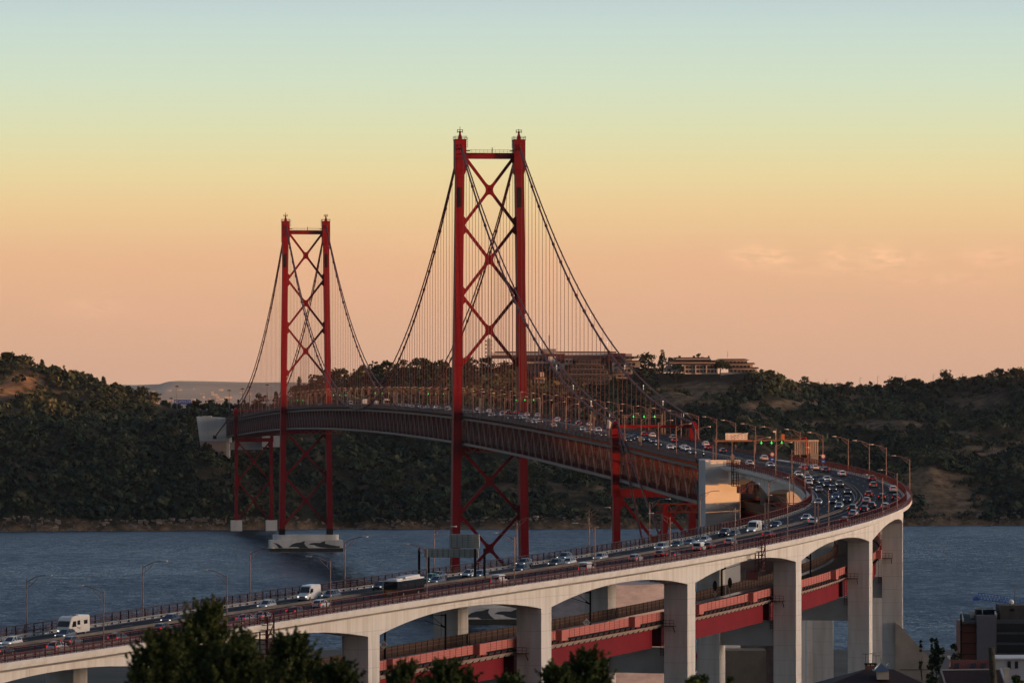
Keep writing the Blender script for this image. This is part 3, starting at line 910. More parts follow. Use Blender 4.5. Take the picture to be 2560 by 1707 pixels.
# cables
def cable_z(d):
    zs = 188.0
    L = TF.y - TN.y; mid = (TN.y + TF.y) / 2
    k = (zs - 83.2) / (L / 2) ** 2
    if TN.y <= d <= TF.y: return 83.2 + k * (d - mid) ** 2
    if d < TN.y: ze, de, d0 = fZ(BN.y) + 6.0, BN.y, TN.y
    else: ze, de, d0 = fZ(BS.y) + 6.0, BS.y, TF.y
    t = (d - d0) / (de - d0); span = abs(de - d0)
    return zs + (ze - zs) * t - k * span * span * t * (1 - t) * .92
def CP(d, s, dz=0):
    x = TN.x + (d - TN.y) * (-.1094) ; t, n = frame(max(d, 1600.))
    return Vector((x, d, cable_z(d) + dz)) + NX * (s * 11.55)
for s in (-1, 1):
    cb = sub_empty('main_cable', CP(TN.y, s), bridge)
    mb = MB()
    pts = [CP(d, s) for d in np.concatenate([np.arange(BN.y, TN.y, 12), np.arange(TN.y, TF.y, 12), np.arange(TF.y, BS.y + 1, 12)])]
    mb.tube(pts, .36, 8)
    for k in (0, 1):                                      # two backstay strands down to the anchorages
        e = (Vector((0, 0, 0)) + BN - AX * (88 if k == 0 else 153)) + NX * (s * 11.55); e.z = 30
        mb.tube([CP(BN.y, s), e], .34, 8)
    e = BS + AX * 150 + NX * (s * 11.55); e.z = 57.5
    if s < 0: e = back(537, 1092, 3779.0)
    mb.tube([CP(BS.y, s), e], .42, 8)
    e.z -= .2
    mb.box(e, (2.4, 2.4, 2.4)); mbs = mb
    mb = MB()
    up = []                                               # the second, flatter cable hung above the first
    for p in pts:
        lo, hi = (BN.y, TN.y) if p.y < TN.y else ((TN.y, TF.y) if p.y < TF.y else (TF.y, BS.y))
        t = min(max((p.y - lo) / (hi - lo), 0), 1)
        up.append(p + Vector((0, 0, .7 + 3.6 * math.sqrt(max(0, 4 * t * (1 - t))))))
    mb.tube(up, .27, 7)
    for p, q_ in zip(pts[::2], up[::2]):
        mb.bar(p, q_, .1); mb.bar(q_ - Vector((0, 0, .3)), q_ + Vector((0, 0, 1.0)), .14)
    mb.build('upper_cable', M_cable, cb)
    for d in np.concatenate([np.arange(BN.y + 12, TN.y - 4, 11.7 * 2), np.arange(TN.y + 12, TF.y - 4, 11.7 * 2), np.arange(TF.y + 12, BS.y - 8, 11.7 * 2)]):
        p0, p1 = CP(d - .6, s), CP(d + .6, s)
        mbs.tube([p0, p1], .58, 8)
    mbs.build('strand', M_cable, cb)
    n_h = 0; rest = MB()
    hd = list(np.arange(BN.y + 12, TN.y - 6, 11.7)) + list(np.arange(TN.y + 9, TF.y - 6, 11.7)) + list(np.arange(TF.y + 9, BS.y - 8, 11.7))
    for d in hd:
        c = CP(d, s, -.3); dk = c.copy(); dk.z = ZB(d) + HT - .2
        if c.z - dk.z < 1.0: continue
        tgt = rest if n_h >= 48 else MB()
        for off in (-.32, .32):
            tgt.bar(c + AX * off, dk + AX * off, .1)
        if n_h < 48: tgt.build('hanger', M_hanger, cb)
        n_h += 1
    tag(rest.build('hangers', M_hanger, cb), kind='stuff')
    for d in np.arange(BN.y + 20, TN.y - 200, 46.8):
        mb = MB(); p = CP(d, s, 2.0); mb.box(p + NX * .35, (.26, .26, .3)); mb.bar(p + NX * .35 - Vector((0, 0, 1.4)), p + NX * .35, .08)
        mb.build('cable_light', mat('cable_light', (.7, .65, .6), emit=(1, .85, .7), estr=.8), cb)
# inspection gantries hung below the truss
for d, nm in ((2150.0, 1), (3085.0, 2)):
    mb = MB()
    for off in (0, 3.0):
        for h in (-2.6, -.5):
            mb.bar(TP(d + off, -9.5 if d < 2500 else -10, h), TP(d + off, 14.0, h), .35)
        for k in range(12):
            u0, u1 = -9.5 + k * 1.96, -9.5 + (k + 1) * 1.96
            mb.bar(TP(d + off, u0, -2.6 if k % 2 else -.5), TP(d + off, u1, -.5 if k % 2 else -2.6), .25)
    mb.bar(TP(d + 1.5, -9.5, -2.6), TP(d + 1.5, 14, -2.6), 3.2, .2)
    mb.build('inspection_gantry', mat('gantry_steel', (.12, .05, .04), rough=.7), bridge)

# white end pier of the truss ----------------------------------------------
endp = empty('end_pier', P(1498, 0, -70), 'white concrete end pier where the red truss meets the curved viaduct', 'bridge pier')
ANG = math.atan2(-slope(1500), 1)
def blk(mb, u0, u1, d0, d1, z0, z1):
    q = []
    for z in (z0, z1):
        for u, d in ((u0, d0), (u1, d0), (u1, d1), (u0, d1)):
            t, n = frame(1498.0)
            b = P(1498.0, u, 0, d - 1498.0); q.append((b.x, b.y, z if z is not None else 0))
    mb.hexa(q)
zt_ = fZ(1500)
mb = MB(); q = []                                       # this wall stands askew, turned toward the west
C0 = Vector((51.6, 1463, 0)); fa = Vector((math.cos(R(25)), math.sin(R(25)), 0)); fb = Vector((-math.sin(R(25)), math.cos(R(25)), 0))
for z in (4, 72.2):
    for e in (C0, C0 + fa * 10.5, C0 + fa * 10.5 + fb * 4, C0 + fb * 4): q.append((e.x, e.y, z))
mb.hexa(q); mb.build('wall', M_white, endp)
mb = MB(); q = []
for z in (4, 72.0):
    for x, y in ((50.1, 1467), (53.5, 1467.3), (54.5, 1511.5), (51.6, 1511.5)): q.append((x, y, z))
mb.hexa(q); mb.build('side_wall', M_white, endp)
mb = MB(); blk(mb, 6.5, 12.1, 1466, 1511.5, 4, zt_ - 1.6); mb.build('wall', M_white, endp)
mb = MB(); blk(mb, -7.0, 6.5, 1494, 1511.2, zt_ - 2.4, zt_ - 1.62); mb.build('cross_beam', M_white, endp)

# ------------------------------------------------------------------ concrete viaduct
SP = [368.2 + 76.05 * k for k in range(-4, 8)]           # piers, measured along the road
SEND = s_of(1464.0)
S0 = s_of(590.0)
via = empty('concrete_viaduct', P(1039, 0, -60), 'long curved cream concrete road viaduct on tall twin columns', 'viaduct')
def soffit(s):
    ks = SP + [SEND + 1]
    for a, b in zip(ks[:-1], ks[1:]):
        if a <= s <= b:
            t = abs(2 * (s - a) / (b - a) - 1)
            t = max(0.0, (t - 2.35 / 38) / (1 - 4.7 / 76)) if t < 1 else 1
            x = abs(2 * (s - a) / (b - a) - 1)
            return -2.55 - 2.75 * x ** 2.1
    return -2.6
smp = np.arange(S0, SEND, 3.0); smp = np.append(smp, SEND)
mb = MB(); rings = []
for s in smp:
    d = d_of(s)
    rings.append([P(d, u, z) for u, z in ((-12.35, .02), (-11.2, .02), (-11.2, -.06), (11.2, -.06), (11.2, .02), (12.35, .02), (12.35, -.62), (12.1, -.66), (12.1, -1.0), (10.5, -1.55), (-10.5, -1.55), (-12.1, -1.0), (-12.1, -.66), (-12.35, -.62))])
for d in (1464.4, 1480, 1500, 1511.6):
    rings.append([P(d, u, z) for u, z in ((-8.6, -.04), (-8.55, -.04), (-8.5, -.06), (11.2, -.06), (11.2, .02), (12.35, .02), (12.35, -.62), (12.1, -.66), (12.1, -1.0), (10.5, -1.55), (-8.4, -1.55), (-8.5, -1.0), (-8.6, -.66), (-8.6, -.62))])
mb.loft(rings); mb.build('deck', M_ledge, via)
for u0, u1 in ((5.6, 10.3), (-10.3, -5.6)):
    mb = MB(); rings = []
    for s in smp:
        d = d_of(s); zz = soffit(s)
        rings.append([P(d, u, z) for u, z in ((u0, -1.45), (u1, -1.45), (u1, zz), (u0, zz))])
    mb.loft(rings); mb.build('arch_girder', M_conc, via)
mb = MB(); rings = []
for s in smp:                                             # slab soffit between the girders, with a shallow arch of its own
    d = d_of(s); zz = max(soffit(s) + .75, -3.0)
    rings.append([P(d, u, z) for u, z in ((-5.6, -1.5), (5.6, -1.5), (5.6, zz), (-5.6, zz))])
mb.loft(rings); mb.build('soffit_slab', M_grey, via)
RT = -16.9                                                # underside of the railway girders below the road
for k, s in enumerate(SP[:-1]):
    d = d_of(s)
    if d < 640: continue
    pr = sub_empty('pier', P(d, 0, -40), via)
    gz = float(near_z(np.array(fX(d)), np.array(d)))
    for u0, u1 in ((5.62, 10.28), (-10.28, -5.62)):
        mb = MB(); q = []
        for z in (gz - 2, fZ(d) - 4.6):
            for u, a in ((u0, -2.35), (u1, -2.35), (u1, 2.35), (u0, 2.35)):
                b = P(d, u, 0, a); q.append((b.x, b.y, z))
        mb.hexa(q); mb.build('column', M_conc, pr)
    mb = MB(); q = []
    for z in (-21.9, RT - .25):
        for u, a in ((-5.7, -1.7), (5.7, -1.7), (5.7, 1.7), (-5.7, 1.7)):
            b = P(d, u, z, a); q.append((b.x, b.y, fZ(d) + z))
    mb.hexa(q); mb.build('cross_beam', M_grey, pr)
    mb = MB()                                             # small steel inspection balcony on the camera side of the column
    c = P(d, 6.6, -12.9, -3.1)
    t, n = frame(d); tv, nv = Vector((t[0], t[1], 0)), Vector((n[0], n[1], 0))
    mb.bar(c - nv * 1.1, c + nv * 1.4, 1.4, .12)
    for h in (.55, 1.1): mb.bar(c - nv * 1.1 - tv * .6 + Vector((0, 0, h)), c + nv * 1.4 - tv * .6 + Vector((0, 0, h)), .07)
    for q_ in (-1.1, -.2, .6, 1.4): mb.bar(c + nv * q_ - tv * .6, c + nv * q_ - tv * .6 + Vector((0, 0, 1.1)), .07)
    mb.bar(c + nv * 1.2 - tv * .5, c + nv * 1.2 + tv * .6 - Vector((0, 0, 1.2)), .14)
    mb.build('inspection_balcony', M_fence, pr)
    mb = MB()                                             # ladder beside the railway girder
    for off in (4.85, 5.4):
        mb.bar(P(d, off, -18.6, -2.0), P(d, off, -11.4, -2.0), .1)
    for h in np.arange(-18.4, -11.5, .55): mb.bar(P(d, 4.85, h, -2.0), P(d, 5.4, h, -2.0), .06)
    mb.build('ladder', M_fence, pr)
# outer walkway railings and inner fences
def railing(u, name, mm, h, rails, post, d0=592.0, d1=1488.0, base=.02, w=.075):
    mb = MB(); s0, s1 = s_of(d0), s_of(d1)
    ss = np.arange(s0, s1, post)
    ps = [d_of(s) for s in ss]
    for rr in rails:
        for a, b in zip(ps[:-1], ps[1:]): mb.bar(P(a, u, base + h * rr), P(b, u, base + h * rr), w, w)
    for a in ps: mb.bar(P(a, u, base), P(a, u, base + h), w * 1.15, w * 1.15)
    return mb.build(name, mm, via)
railing(12.22, 'outer_railing', M_rail, 1.15, (1.0, .72, .42, .14), 1.9)
railing(-12.22, 'outer_railing', M_rail, 1.15, (1.0, .72, .42, .14), 1.9, d1=1463.0)
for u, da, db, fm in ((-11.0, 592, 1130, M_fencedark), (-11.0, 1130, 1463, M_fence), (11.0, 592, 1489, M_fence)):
    mb = MB(); s0, s1 = s_of(da), s_of(db)
    ss = np.arange(s0, s1 + .1, 3.0); ps = [d_of(s) for s in ss]
    for a, b in zip(ps[:-1], ps[1:]):
        mb.bar(P(a, u, 1.78), P(b, u, 1.78), .13, .13); mb.bar(P(a, u, .82), P(b, u, .82), .08, .12); mb.bar(P(a, u, .3), P(b, u, .3), .08, .12)
    for a in ps:
        mb.bar(P(a, u, -.05), P(a, u, 1.78), .17, .17); mb.bar(P(a, u, -.05), P(a, u, .85), .24, .24)
    for s in np.arange(s0, s1, .42):
        a = d_of(s); mb.bar(P(a, u, .3), P(a, u, 1.74), .03, .03)
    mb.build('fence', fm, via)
for u in (-10.35, 10.35):                                 # crash barrier along both kerbs
    mb = MB(); ps = [d_of(s) for s in np.arange(s_of(592), s_of(1489 if u > 0 else 1463), 4.0)]
    for a, b in zip(ps[:-1], ps[1:]): mb.bar(P(a, u, .42), P(b, u, .42), .1, .2)
    for a in ps: mb.bar(P(a, u, -.05), P(a, u, .5), .12)
    mb.build('crash_barrier', M_guard, via)
mb = MB(); ps = [d_of(s) for s in np.arange(s_of(592), s_of(1500), 4.0)]
for off in (-.42, .42):
    for a, b in zip(ps[:-1], ps[1:]): mb.bar(P(a, off, .58), P(b, off, .58), .1, .32)
for a in ps: mb.bar(P(a, 0, -.05), P(a, 0, .7), .16); mb.bar(P(a, -.42, .55), P(a, .42, .55), .1)
mb.build('median_guard', mat('median_steel', (.16, .135, .11), rough=.6, var=.25), via)
# access ladders at the expansion joints
for dpx, side in ((660, 1), (1898, 1), (1840, -1)):
    u = 12.2 * side
    d = find_d(dpx, u, 620 if side > 0 else 1300, 1262 if side > 0 else 1500)
    mb = MB()
    t, n = frame(d)
    for a in (-1.2, 1.2):
        for uu in (u - .3 * side, u + 1.0 * side): mb.bar(P(d, uu, -4.6, a), P(d, uu, 1.7 if a > 0 else 1.2, a), .22)
    for h in np.arange(-4.6, 1.2, .75):
        for a, b in (((u - .3 * side), -1.2), ((u + 1.0 * side), -1.2)):
            mb.bar(P(d, a, h, -1.2), P(d, a, h, 1.2), .1)
        mb.bar(P(d, u - .3 * side, h, -1.2), P(d, u + 1 * side, h, -1.2), .1); mb.bar(P(d, u - .3 * side, h, 1.2), P(d, u + 1 * side, h, 1.2), .1)
    for h in (-4.6, -2.4):
        mb.bar(P(d, u - 2.0 * side, h, 0), P(d, u + 1.0 * side, h, 0), 2.4, .12)
    for h in np.arange(-4.4, 1, 2.2): mb.bar(P(d, u + side, h, -1.2), P(d, u + side, h + 2.2, 1.2), .14)
    mb.box(P(d, u - 1.3 * side, -5.6, 0), (2.0, 2.4, 1.7), ANG)
    mb.build('access_ladder', mat('ladder_red', (.07, .009, .009), rough=.7), via)

# road surface and its paint
mb = MB(); rings = []
rd = np.concatenate([[d_of(s) for s in np.arange(S0, s_of(1500), 4.0)], np.arange(1500, 3900, 10.0)])
for a in rd: rings.append([P(a, u, 0.0) for u in (-10.2, -5, 0, 5, 10.2)])
mb.loft(rings, cap=False, closed=False)
road = tag(mb.build('road', M_asphalt), kind='structure')
mb = MB()
def stripe(u, d0, d1, w=.16):
    mb.face([P(d0, u - w, .015), P(d0, u + w, .015), P(d1, u + w, .015), P(d1, u - w, .015)])
ps = [d_of(s) for s in np.arange(S0, s_of(2200), 4.0)]
for a, b in zip(ps[:-1], ps[1:]):
    for u in (-9.6, -.95, .95, 9.6): stripe(u, a, b, .13)
for s in np.arange(S0, s_of(2300), 12.0):
    for u in (-6.85, -3.9, 3.9, 6.85): stripe(u, d_of(s), d_of(s + 4.0), .12)
tag(mb.build('road_markings', M_line), kind='structure')

# ------------------------------------------------------------------ railway viaduct below the road
rail = empty('railway_viaduct', P(1039, 0, -20), 'red steel railway viaduct with pink noise panels running below the road deck', 'viaduct')
PT = -10.2                                                # top of the pink panels relative to the road
for k, (a, b) in enumerate(list(zip(SP[:-2], SP[1:-1])) + [(SP[-2], s_of(1493))]):
    if d_of(a) < 600: continue
    sp_ = sub_empty('girder_span', P(d_of((a + b) / 2), 0, -13), rail)
    ss = np.linspace(a + .35, b - .35, 20)
    mb = MB(); mb.loft([[P(d_of(s), u, z) for u, z in ((-4.0, -13.0), (4.0, -13.0), (4.0, RT), (-4.0, RT))] for s in np.linspace(a + .35, b - 4.6, 20)]); mb.build('box_girder', M_girder, sp_)
    mb = MB(); mb.loft([[P(d_of(s), u, z) for u, z in ((-3.2, -13.0), (3.2, -13.0), (3.2, RT + .6), (-3.2, RT + .6))] for s in np.linspace(b - 4.6, b - 2.4, 3)]); mb.build('girder_end', M_black, sp_)  # inset end coloured black for the shadow in the recess
    mb = MB(); mb.loft([[P(d_of(s), u, z) for u, z in ((-5.0, -12.5), (5.0, -12.5), (5.0, -12.75), (4.0, -13.0), (-4.0, -13.0), (-5.0, -12.75))] for s in ss]); mb.build('deck', M_girder, sp_)
    mb = MB(); mb.loft([[P(d_of(s), u, z) for u, z in ((-4.6, -12.45), (4.6, -12.45), (4.6, -12.2), (-4.6, -12.2))] for s in ss]); mb.build('track_bed', M_ballast, sp_)
    mb = MB()                                             # pink noise panels on the near side
    for s0, s1 in zip(ss[:-1], ss[1:]):
        mb.bar(P(d_of(s0), 5.05, PT - .78), P(d_of(s1), 5.05, PT - .78), .12, 1.56)
    for s in (a + 19, a + 57):
        if s < b - 4:
            q = []
            for z in (-1.78, .12):
                for u, e in ((5.0, -1.5), (6.2, -1.5), (6.2, 1.5), (5.0, 1.5)): q.append(P(d_of(s), u, PT + z, e))
            mb.hexa(q)
    mb.build('noise_wall', M_pink, sp_)
    mb = MB()
    for s in np.arange(a + .5, b, 2.6):
        d = d_of(s); mb.bar(P(d, 5.13, PT - 1.56), P(d, 5.13, PT), .06, .06)
    for h in (-.4, -.8, -1.2):
        for s0, s1 in zip(ss[:-1], ss[1:]): mb.bar(P(d_of(s0), 5.12, PT + h), P(d_of(s1), 5.12, PT + h), .03, .03)
    mb.build('panel_joints', M_joint, sp_)
    mb = MB()                                             # sloping cream service strip under the panels
    for s0, s1 in zip(ss[:-1], ss[1:]):
        mb.face([P(d_of(s0), 5.3, -12.55), P(d_of(s1), 5.3, -12.55), P(d_of(s1), 4.35, -13.35), P(d_of(s0), 4.35, -13.35)])
    mb.build('service_strip', M_cream, sp_)
    mb = MB()
    for s in np.arange(a + 1, b - 1, 2.9):
        mb.bar(P(d_of(s), 5.3, -12.0), P(d_of(s), 4.5, -13.35), .16, .2)
    mb.build('strip_struts', M_black, sp_)
    mb = MB()                                             # brown barrier on the far side
    for s0, s1 in zip(ss[:-1], ss[1:]): mb.bar(P(d_of(s0), -4.9, PT - .55), P(d_of(s1), -4.9, PT - .55), .1, 2.0)
    mb.build('brown_barrier', M_brown, sp_)
    mb = MB()
    for s in np.arange(a + 1, b, 2.6): mb.bar(P(d_of(s), -4.8, PT - 1.5), P(d_of(s), -4.8, PT + .5), .12)
    for h in (.1, -.55):
        for s0, s1 in zip(ss[:-1], ss[1:]): mb.bar(P(d_of(s0), -4.82, PT + h), P(d_of(s1), -4.82, PT + h), .06, .1)
    mb.build('barrier_ribs', M_brownrib, sp_)

ORD = ['first', 'second', 'third', 'fourth', 'fifth', 'sixth', 'seventh', 'eighth', 'ninth', 'tenth', 'eleventh', 'twelfth', 'thirteenth', 'fourteenth', 'fifteenth', 'sixteenth', 'seventeenth', 'eighteenth', 'nineteenth', 'twentieth']
TENS = {2: 'twenty', 3: 'thirty', 4: 'forty', 5: 'fifty', 6: 'sixty'}
def ordn(i):
    if i < 20: return ORD[i]
    t, r = divmod(i + 1, 10)
    return (TENS[t] + '-' + ORD[r - 1]) if r else {2: 'twentieth', 3: 'thirtieth', 4: 'fortieth', 5: 'fiftieth', 6: 'sixtieth'}[t]

def text_mesh(name, fc, parent, loc):
    tmp = bpy.data.objects.new(name, fc); col.objects.link(tmp); bpy.context.view_layer.update()
    me = bpy.data.meshes.new_from_object(tmp.evaluated_get(bpy.context.evaluated_depsgraph_get()))
    bpy.data.objects.remove(tmp)
    o = bpy.data.objects.new(name, me); col.objects.link(o); o.parent = parent
    o.location = Vector(loc) - Vector(world_loc(parent)); o.rotation_euler = (R(90), 0, 0)
    return o
# catenary masts and signals of the railway
def catenary(px, side, d, sign, label):
    c = P(d, side * 4.7, PT - 1.5)
    o = empty('catenary_mast', c, label, 'railway mast', 'catenary masts of the railway')
    mb = MB(); mb.bar(c, c + Vector((0, 0, 7.6)), .34, .34); mb.build('mast', M_black, o)
    t, n = frame(d); nv = Vector((n[0], n[1], 0)) * -side
    mb = MB(); top = c + Vector((0, 0, 7.3))
    mb.bar(top, top + nv * 3.4 + Vector((0, 0, -.1)), .09); mb.bar(top - Vector((0, 0, 2.1)), top + nv * 2.6 - Vector((0, 0, .2)), .09)
    mb.bar(top - Vector((0, 0, 2.1)), top + nv * 3.9 - Vector((0, 0, .9)), .09); mb.bar(top - Vector((0, 0, 2.1)), top + nv * .9 - Vector((0, 0, 1.7)), .26)
    mb.bar(top, top + nv * .9, .2)
    mb.build('cantilever', M_black, o)
    if sign:
        mb = MB(); r_ = .75; sc = c + Vector((-.7 if side > 0 else -.2, -.3, 1.9 if side > 0 else 2.4))
        for s, e in ((1.0, 0), ):
            mb.loft([[sc + Vector((0, y, r_)), sc + Vector((r_, y, 0)), sc + Vector((0, y, -r_)), sc + Vector((-r_, y, 0))] for y in (-.03, .03)])
        sg = mb.build('speed_board', M_signwhite, o)
        fc = bpy.data.curves.new('number', 'FONT'); fc.body = '70'; fc.size = .72; fc.align_x = 'CENTER'; fc.align_y = 'CENTER'; fc.extrude = .01
        fc.materials.append(M_black)
        text_mesh('number', fc, sg, sc + Vector((0, -.06, 0)))
    return o
for i, (px, side, sign, lb) in enumerate(((962, -1, True, 'dark railway mast with a diamond speed board, at the left of the arches'), (1114, 1, False, 'dark railway mast rising from the pink panels in the first open arch'),
        (1478, 1, True, 'railway mast with a diamond speed board on the pink panels in the second arch'), (1806, -1, False, 'dark railway mast in front of the sunlit wall'), (2026, 1, False, 'thin railway mast on the pink panels in the last wide arch'))):
    d = find_d(px, side * 4.7, 700, 1262, PT)
    catenary(px, side, d, sign, lb)
for px, u, lb in ((1787, 4.9, 'dark railway signal with a small triangle board on the pink panels'), (1824, 4.9, 'dark round-topped railway signal on the pink panels, right of the other')):
    d = find_d(px, u, 900, 1262, PT); c = P(d, u, PT)
    o = empty('railway_signal', c, lb, 'signal', 'railway signals')
    mb = MB(); mb.bar(c, c + Vector((0, 0, 2.0)), .16); mb.build('post', M_guard, o)
    mb = MB(); mb.loft([[c + Vector((.42 * math.cos(a), y, 2.9 + (.95 if math.sin(a) > 0 else .95) * math.sin(a) * 1.1)) for a in np.linspace(0, 2 * math.pi, 13)[:-1]] for y in (-.2, .2)]); mb.build('head', M_black, o)
    if px < 1800:
        mb = MB(); mb.loft([[c + Vector((x, y, z)) for x, z in ((-.5, 1.5), (.5, 1.5), (0, .5))] for y in (-.25, -.2)]); mb.build('triangle_board', M_guard, o)

# ------------------------------------------------------------------ lamp posts
def make_lamp():
    o = empty('lamp_post', (0, 0, 0))
    mb = MB(); mb.local = True
    mb.tube([(0, 0, -.2), (0, 0, 8.4)], [.12, .075], 6); mb.build('pole', M_lamp, o)
    mb = MB(); mb.local = True
    arc = [(0, 0, 7.95)] + [(3.4 * q, 0, 8.05 + 1.0 * math.sin(q * math.pi / 2)) for q in (.2, .4, .6, .8, 1.0)]
    low = [(0, 0, 6.95), (1.0, 0, 7.75), (1.9, 0, 8.62)]
    mb.tube(arc, .06, 5); mb.tube(low, .045, 5); mb.bar((.55, 0, 7.4), (.55, 0, 8.25), .06)
    mb.build('arm', M_lamp, o)
    mb = MB(); mb.local = True
    mb.loft([[(x, y * w, z) for y, z in ((-1, 9.0), (1, 9.0), (1, 9.14), (-1, 9.14))] for x, w in ((3.2, .08), (3.5, .2), (4.1, .2), (4.3, .08))])
    mb.build('lamp_head', M_lamphead, o)
    return o
lamp0 = make_lamp(); lamp_used = [False]
def put_lamp(d, u, label):
    o = lamp0 if not lamp_used[0] else dup(lamp0)
    lamp_used[0] = True
    o.location = P(d, u, 0)
    t, n = frame(d)
    ang = math.atan2(n[1], n[0]) + (math.pi if u > 0 else 0)
    o.rotation_euler = (0, 0, ang)
    tag(o, label, 'lamp post', 'lamp posts along the road')
LR = [find_d(px, 12.15, 600, 1262) for px in (255, 566, 828, 1068, 1287, 1488, 1675, 1837, 1968, 2072)] + [find_d(px, 12.15, 1150, 1290) for px in (2207, 2243)] + [1292.0] + [find_d(px, 12.15, 1300, 1600) for px in (2216, 2173, 2120, 2058, 2000)]
LL = [find_d(px, -12.15, 600, 1225) for px in (69.6, 360, 622.6, 863.5, 1085.6, 1290, 1473, 1625, 1749.5, 1850, 1922, 1974, 2008.7, 2024)] + [find_d(px, -12.15, 1225, 1520) for px in (2012, 1979, 1938.5, 1885.7, 1830.6)]
for i, d in enumerate(LR): put_lamp(d, 12.15, f'{ordn(i)} lamp post from the near end along the outer railing of the curved viaduct')
for i, d in enumerate(LL): put_lamp(d, -12.15, f'{ordn(i)} lamp post from the near end along the river side railing of the viaduct')
ld = [d_of(s) for s in np.arange(s_of(1513), s_of(3640), 37.7)]
for i, d in enumerate(ld):
    put_lamp(d, 11.3, f'{ordn(i)} lamp post from the white end pier along the west edge of the bridge')
    put_lamp(d, -11.3, f'{ordn(i)} lamp post from the white end pier along the east edge of the bridge')

# ------------------------------------------------------------------ gantries and signs
def arrow(mb, c, s):
    y = c.y
    q = lambda x, z: Vector((c.x + x * s, y, c.z + z * s))
    mb.prism([(-.16, .55), (-.16, 0), (-.5, .05), (0, -.6), (.5, .05), (.16, 0), (.16, .55)], lambda x, z, t: Vector((c.x + x * s, y + t, c.z + z * s)), -.05, .05)
def lane_gantry(d, label, h=6.4, off=0.0, top=True):
    o = empty('signal_gantry', P(d, -11.6, 0), label, 'signal gantry', 'lane signal gantries over the bridge')
    for u in (-11.5, 11.5):
        mb = MB(); mb.bar(P(d, u, -1.2), P(d, u, h + .6), .5, .5); mb.build('post', M_guard, o)
    mb = MB()
    for z in (h - .35, h + .35): mb.bar(P(d, -11.5, z), P(d, 11.5, z), .14, .14)
    for k in range(14): mb.bar(P(d, -11.2 + k * 1.6, h - .35), P(d, -10.4 + k * 1.6, h + .35), .08); mb.bar(P(d, -10.4 + k * 1.6, h + .35), P(d, -9.6 + k * 1.6, h - .35), .08)
    mb.build('beam', M_lamp, o)
    for u in (-9.0, -5.6, -2.2):
        mb = MB(); mb.box(P(d, u, h - .1, -.3), (1.1, .3, 1.1), ANG); mb.build('signal_box', M_black, o)
    for u in (2.2, 5.6, 9.0):
        mb = MB(); mb.box(P(d, u, h - .1, -.25), (1.1, .25, 1.1), ANG); sb = mb.build('signal_box', M_black, o)
        mb = MB(); arrow(mb, P(d, u, h - .1, -.5), .75); mb.build('green_arrow', M_green, sb)
    return o
for d, lb in ((1745, 'lane signal gantry with green arrows just beyond the cable bent'), (2085, 'lane signal gantry with green arrows on the near side of the nearer tower'), (2440, 'lane signal gantry with green arrows beyond the nearer tower, nearer part of main span'),
              (2720, 'lane signal gantry with green arrows at the middle of the main span'), (2990, 'lane signal gantry with green arrows short of the farther tower'), (3320, 'lane signal gantry with green arrows beyond the farther tower')):
    lane_gantry(d, lb)

# big gantry with a pale panel and the slatted portal tower at the start of the viaduct
d = 1484.0
g = empty('sign_gantry', P(d, -11.6, 0), 'rusty sign gantry with a pale message panel and three green arrows', 'sign gantry')
H_ = 5.95
for a in (-.4, .4):
    mb = MB(); mb.bar(P(d, -10.4, .3, a * 6), P(d, -10.4, H_ + 1.2, a * 6), .35, .35); mb.build('post', M_lamp, g)
mb = MB()
mb.bar(P(d, -10.6, H_), P(d, 15.2, H_), 1.6, .5)
for k in range(16):
    u = -11.6 + k * 1.6; mb.bar(P(d, u, H_, .75), P(d, u, H_ + 1.3, .75), .07)
for hh in (.65, 1.3): mb.bar(P(d, -11.6, H_ + hh, .75), P(d, 13, H_ + hh, .75), .06)
mb.build('beam', mat('gantry_rust', (.20, .10, .06), rough=.7, var=.25), g)
mb = MB(); q0 = P(d, -7.6, H_ + .25, -.95); q1 = P(d, -1.6, H_ + .25, -.95)
mb.bar(q0 + Vector((0, 0, .9)), q1 + Vector((0, 0, .9)), .3, 1.8); pnl = mb.build('message_panel', M_signwhite, g)
mb = MB()
for k in range(6):
    p = q0 + (q1 - q0) * ((k + .5) / 6)
    for zz in (.45, .95, 1.4): mb.bar(p + Vector((-.3, -.2, zz)), p + Vector((.3, -.2, zz)), .04, .12)
mb.build('panel_frames', mat('panel_frame_pink', (.42, .22, .17), rough=.7), pnl)
for u in (2.2, 5.0, 7.8):
    mb = MB(); mb.box(P(d, u, H_ - .55, -.95), (1.1, .2, 1.2), ANG); sb = mb.build('signal_box', M_black, g)
    mb = MB(); arrow(mb, P(d, u, H_ - .55, -1.15), .8); mb.build('green_arrow', M_green, sb)
for u in (-7.5, -4.6, -1.8):
    mb = MB(); mb.box(P(d, u, H_ - .6, .4), (1.0, .3, .8), ANG); mb.build('signal_box', M_black, g)
mb = MB(); mb.box(P(d, 8.2, H_ + 1.0, -.5), (.9, .6, 1.4), ANG); mb.build('orange_beacon', mat('beacon_orange', (.4, .12, .04)), g)
mb = MB(); mb.bar(P(d, 6.3, H_), P(d, 6.3, H_ + 2.4), .12); mb.box(P(d, 6.0, H_ + 2.4), (.8, .4, .4), ANG); mb.build('traffic_camera', M_signwhite, g)
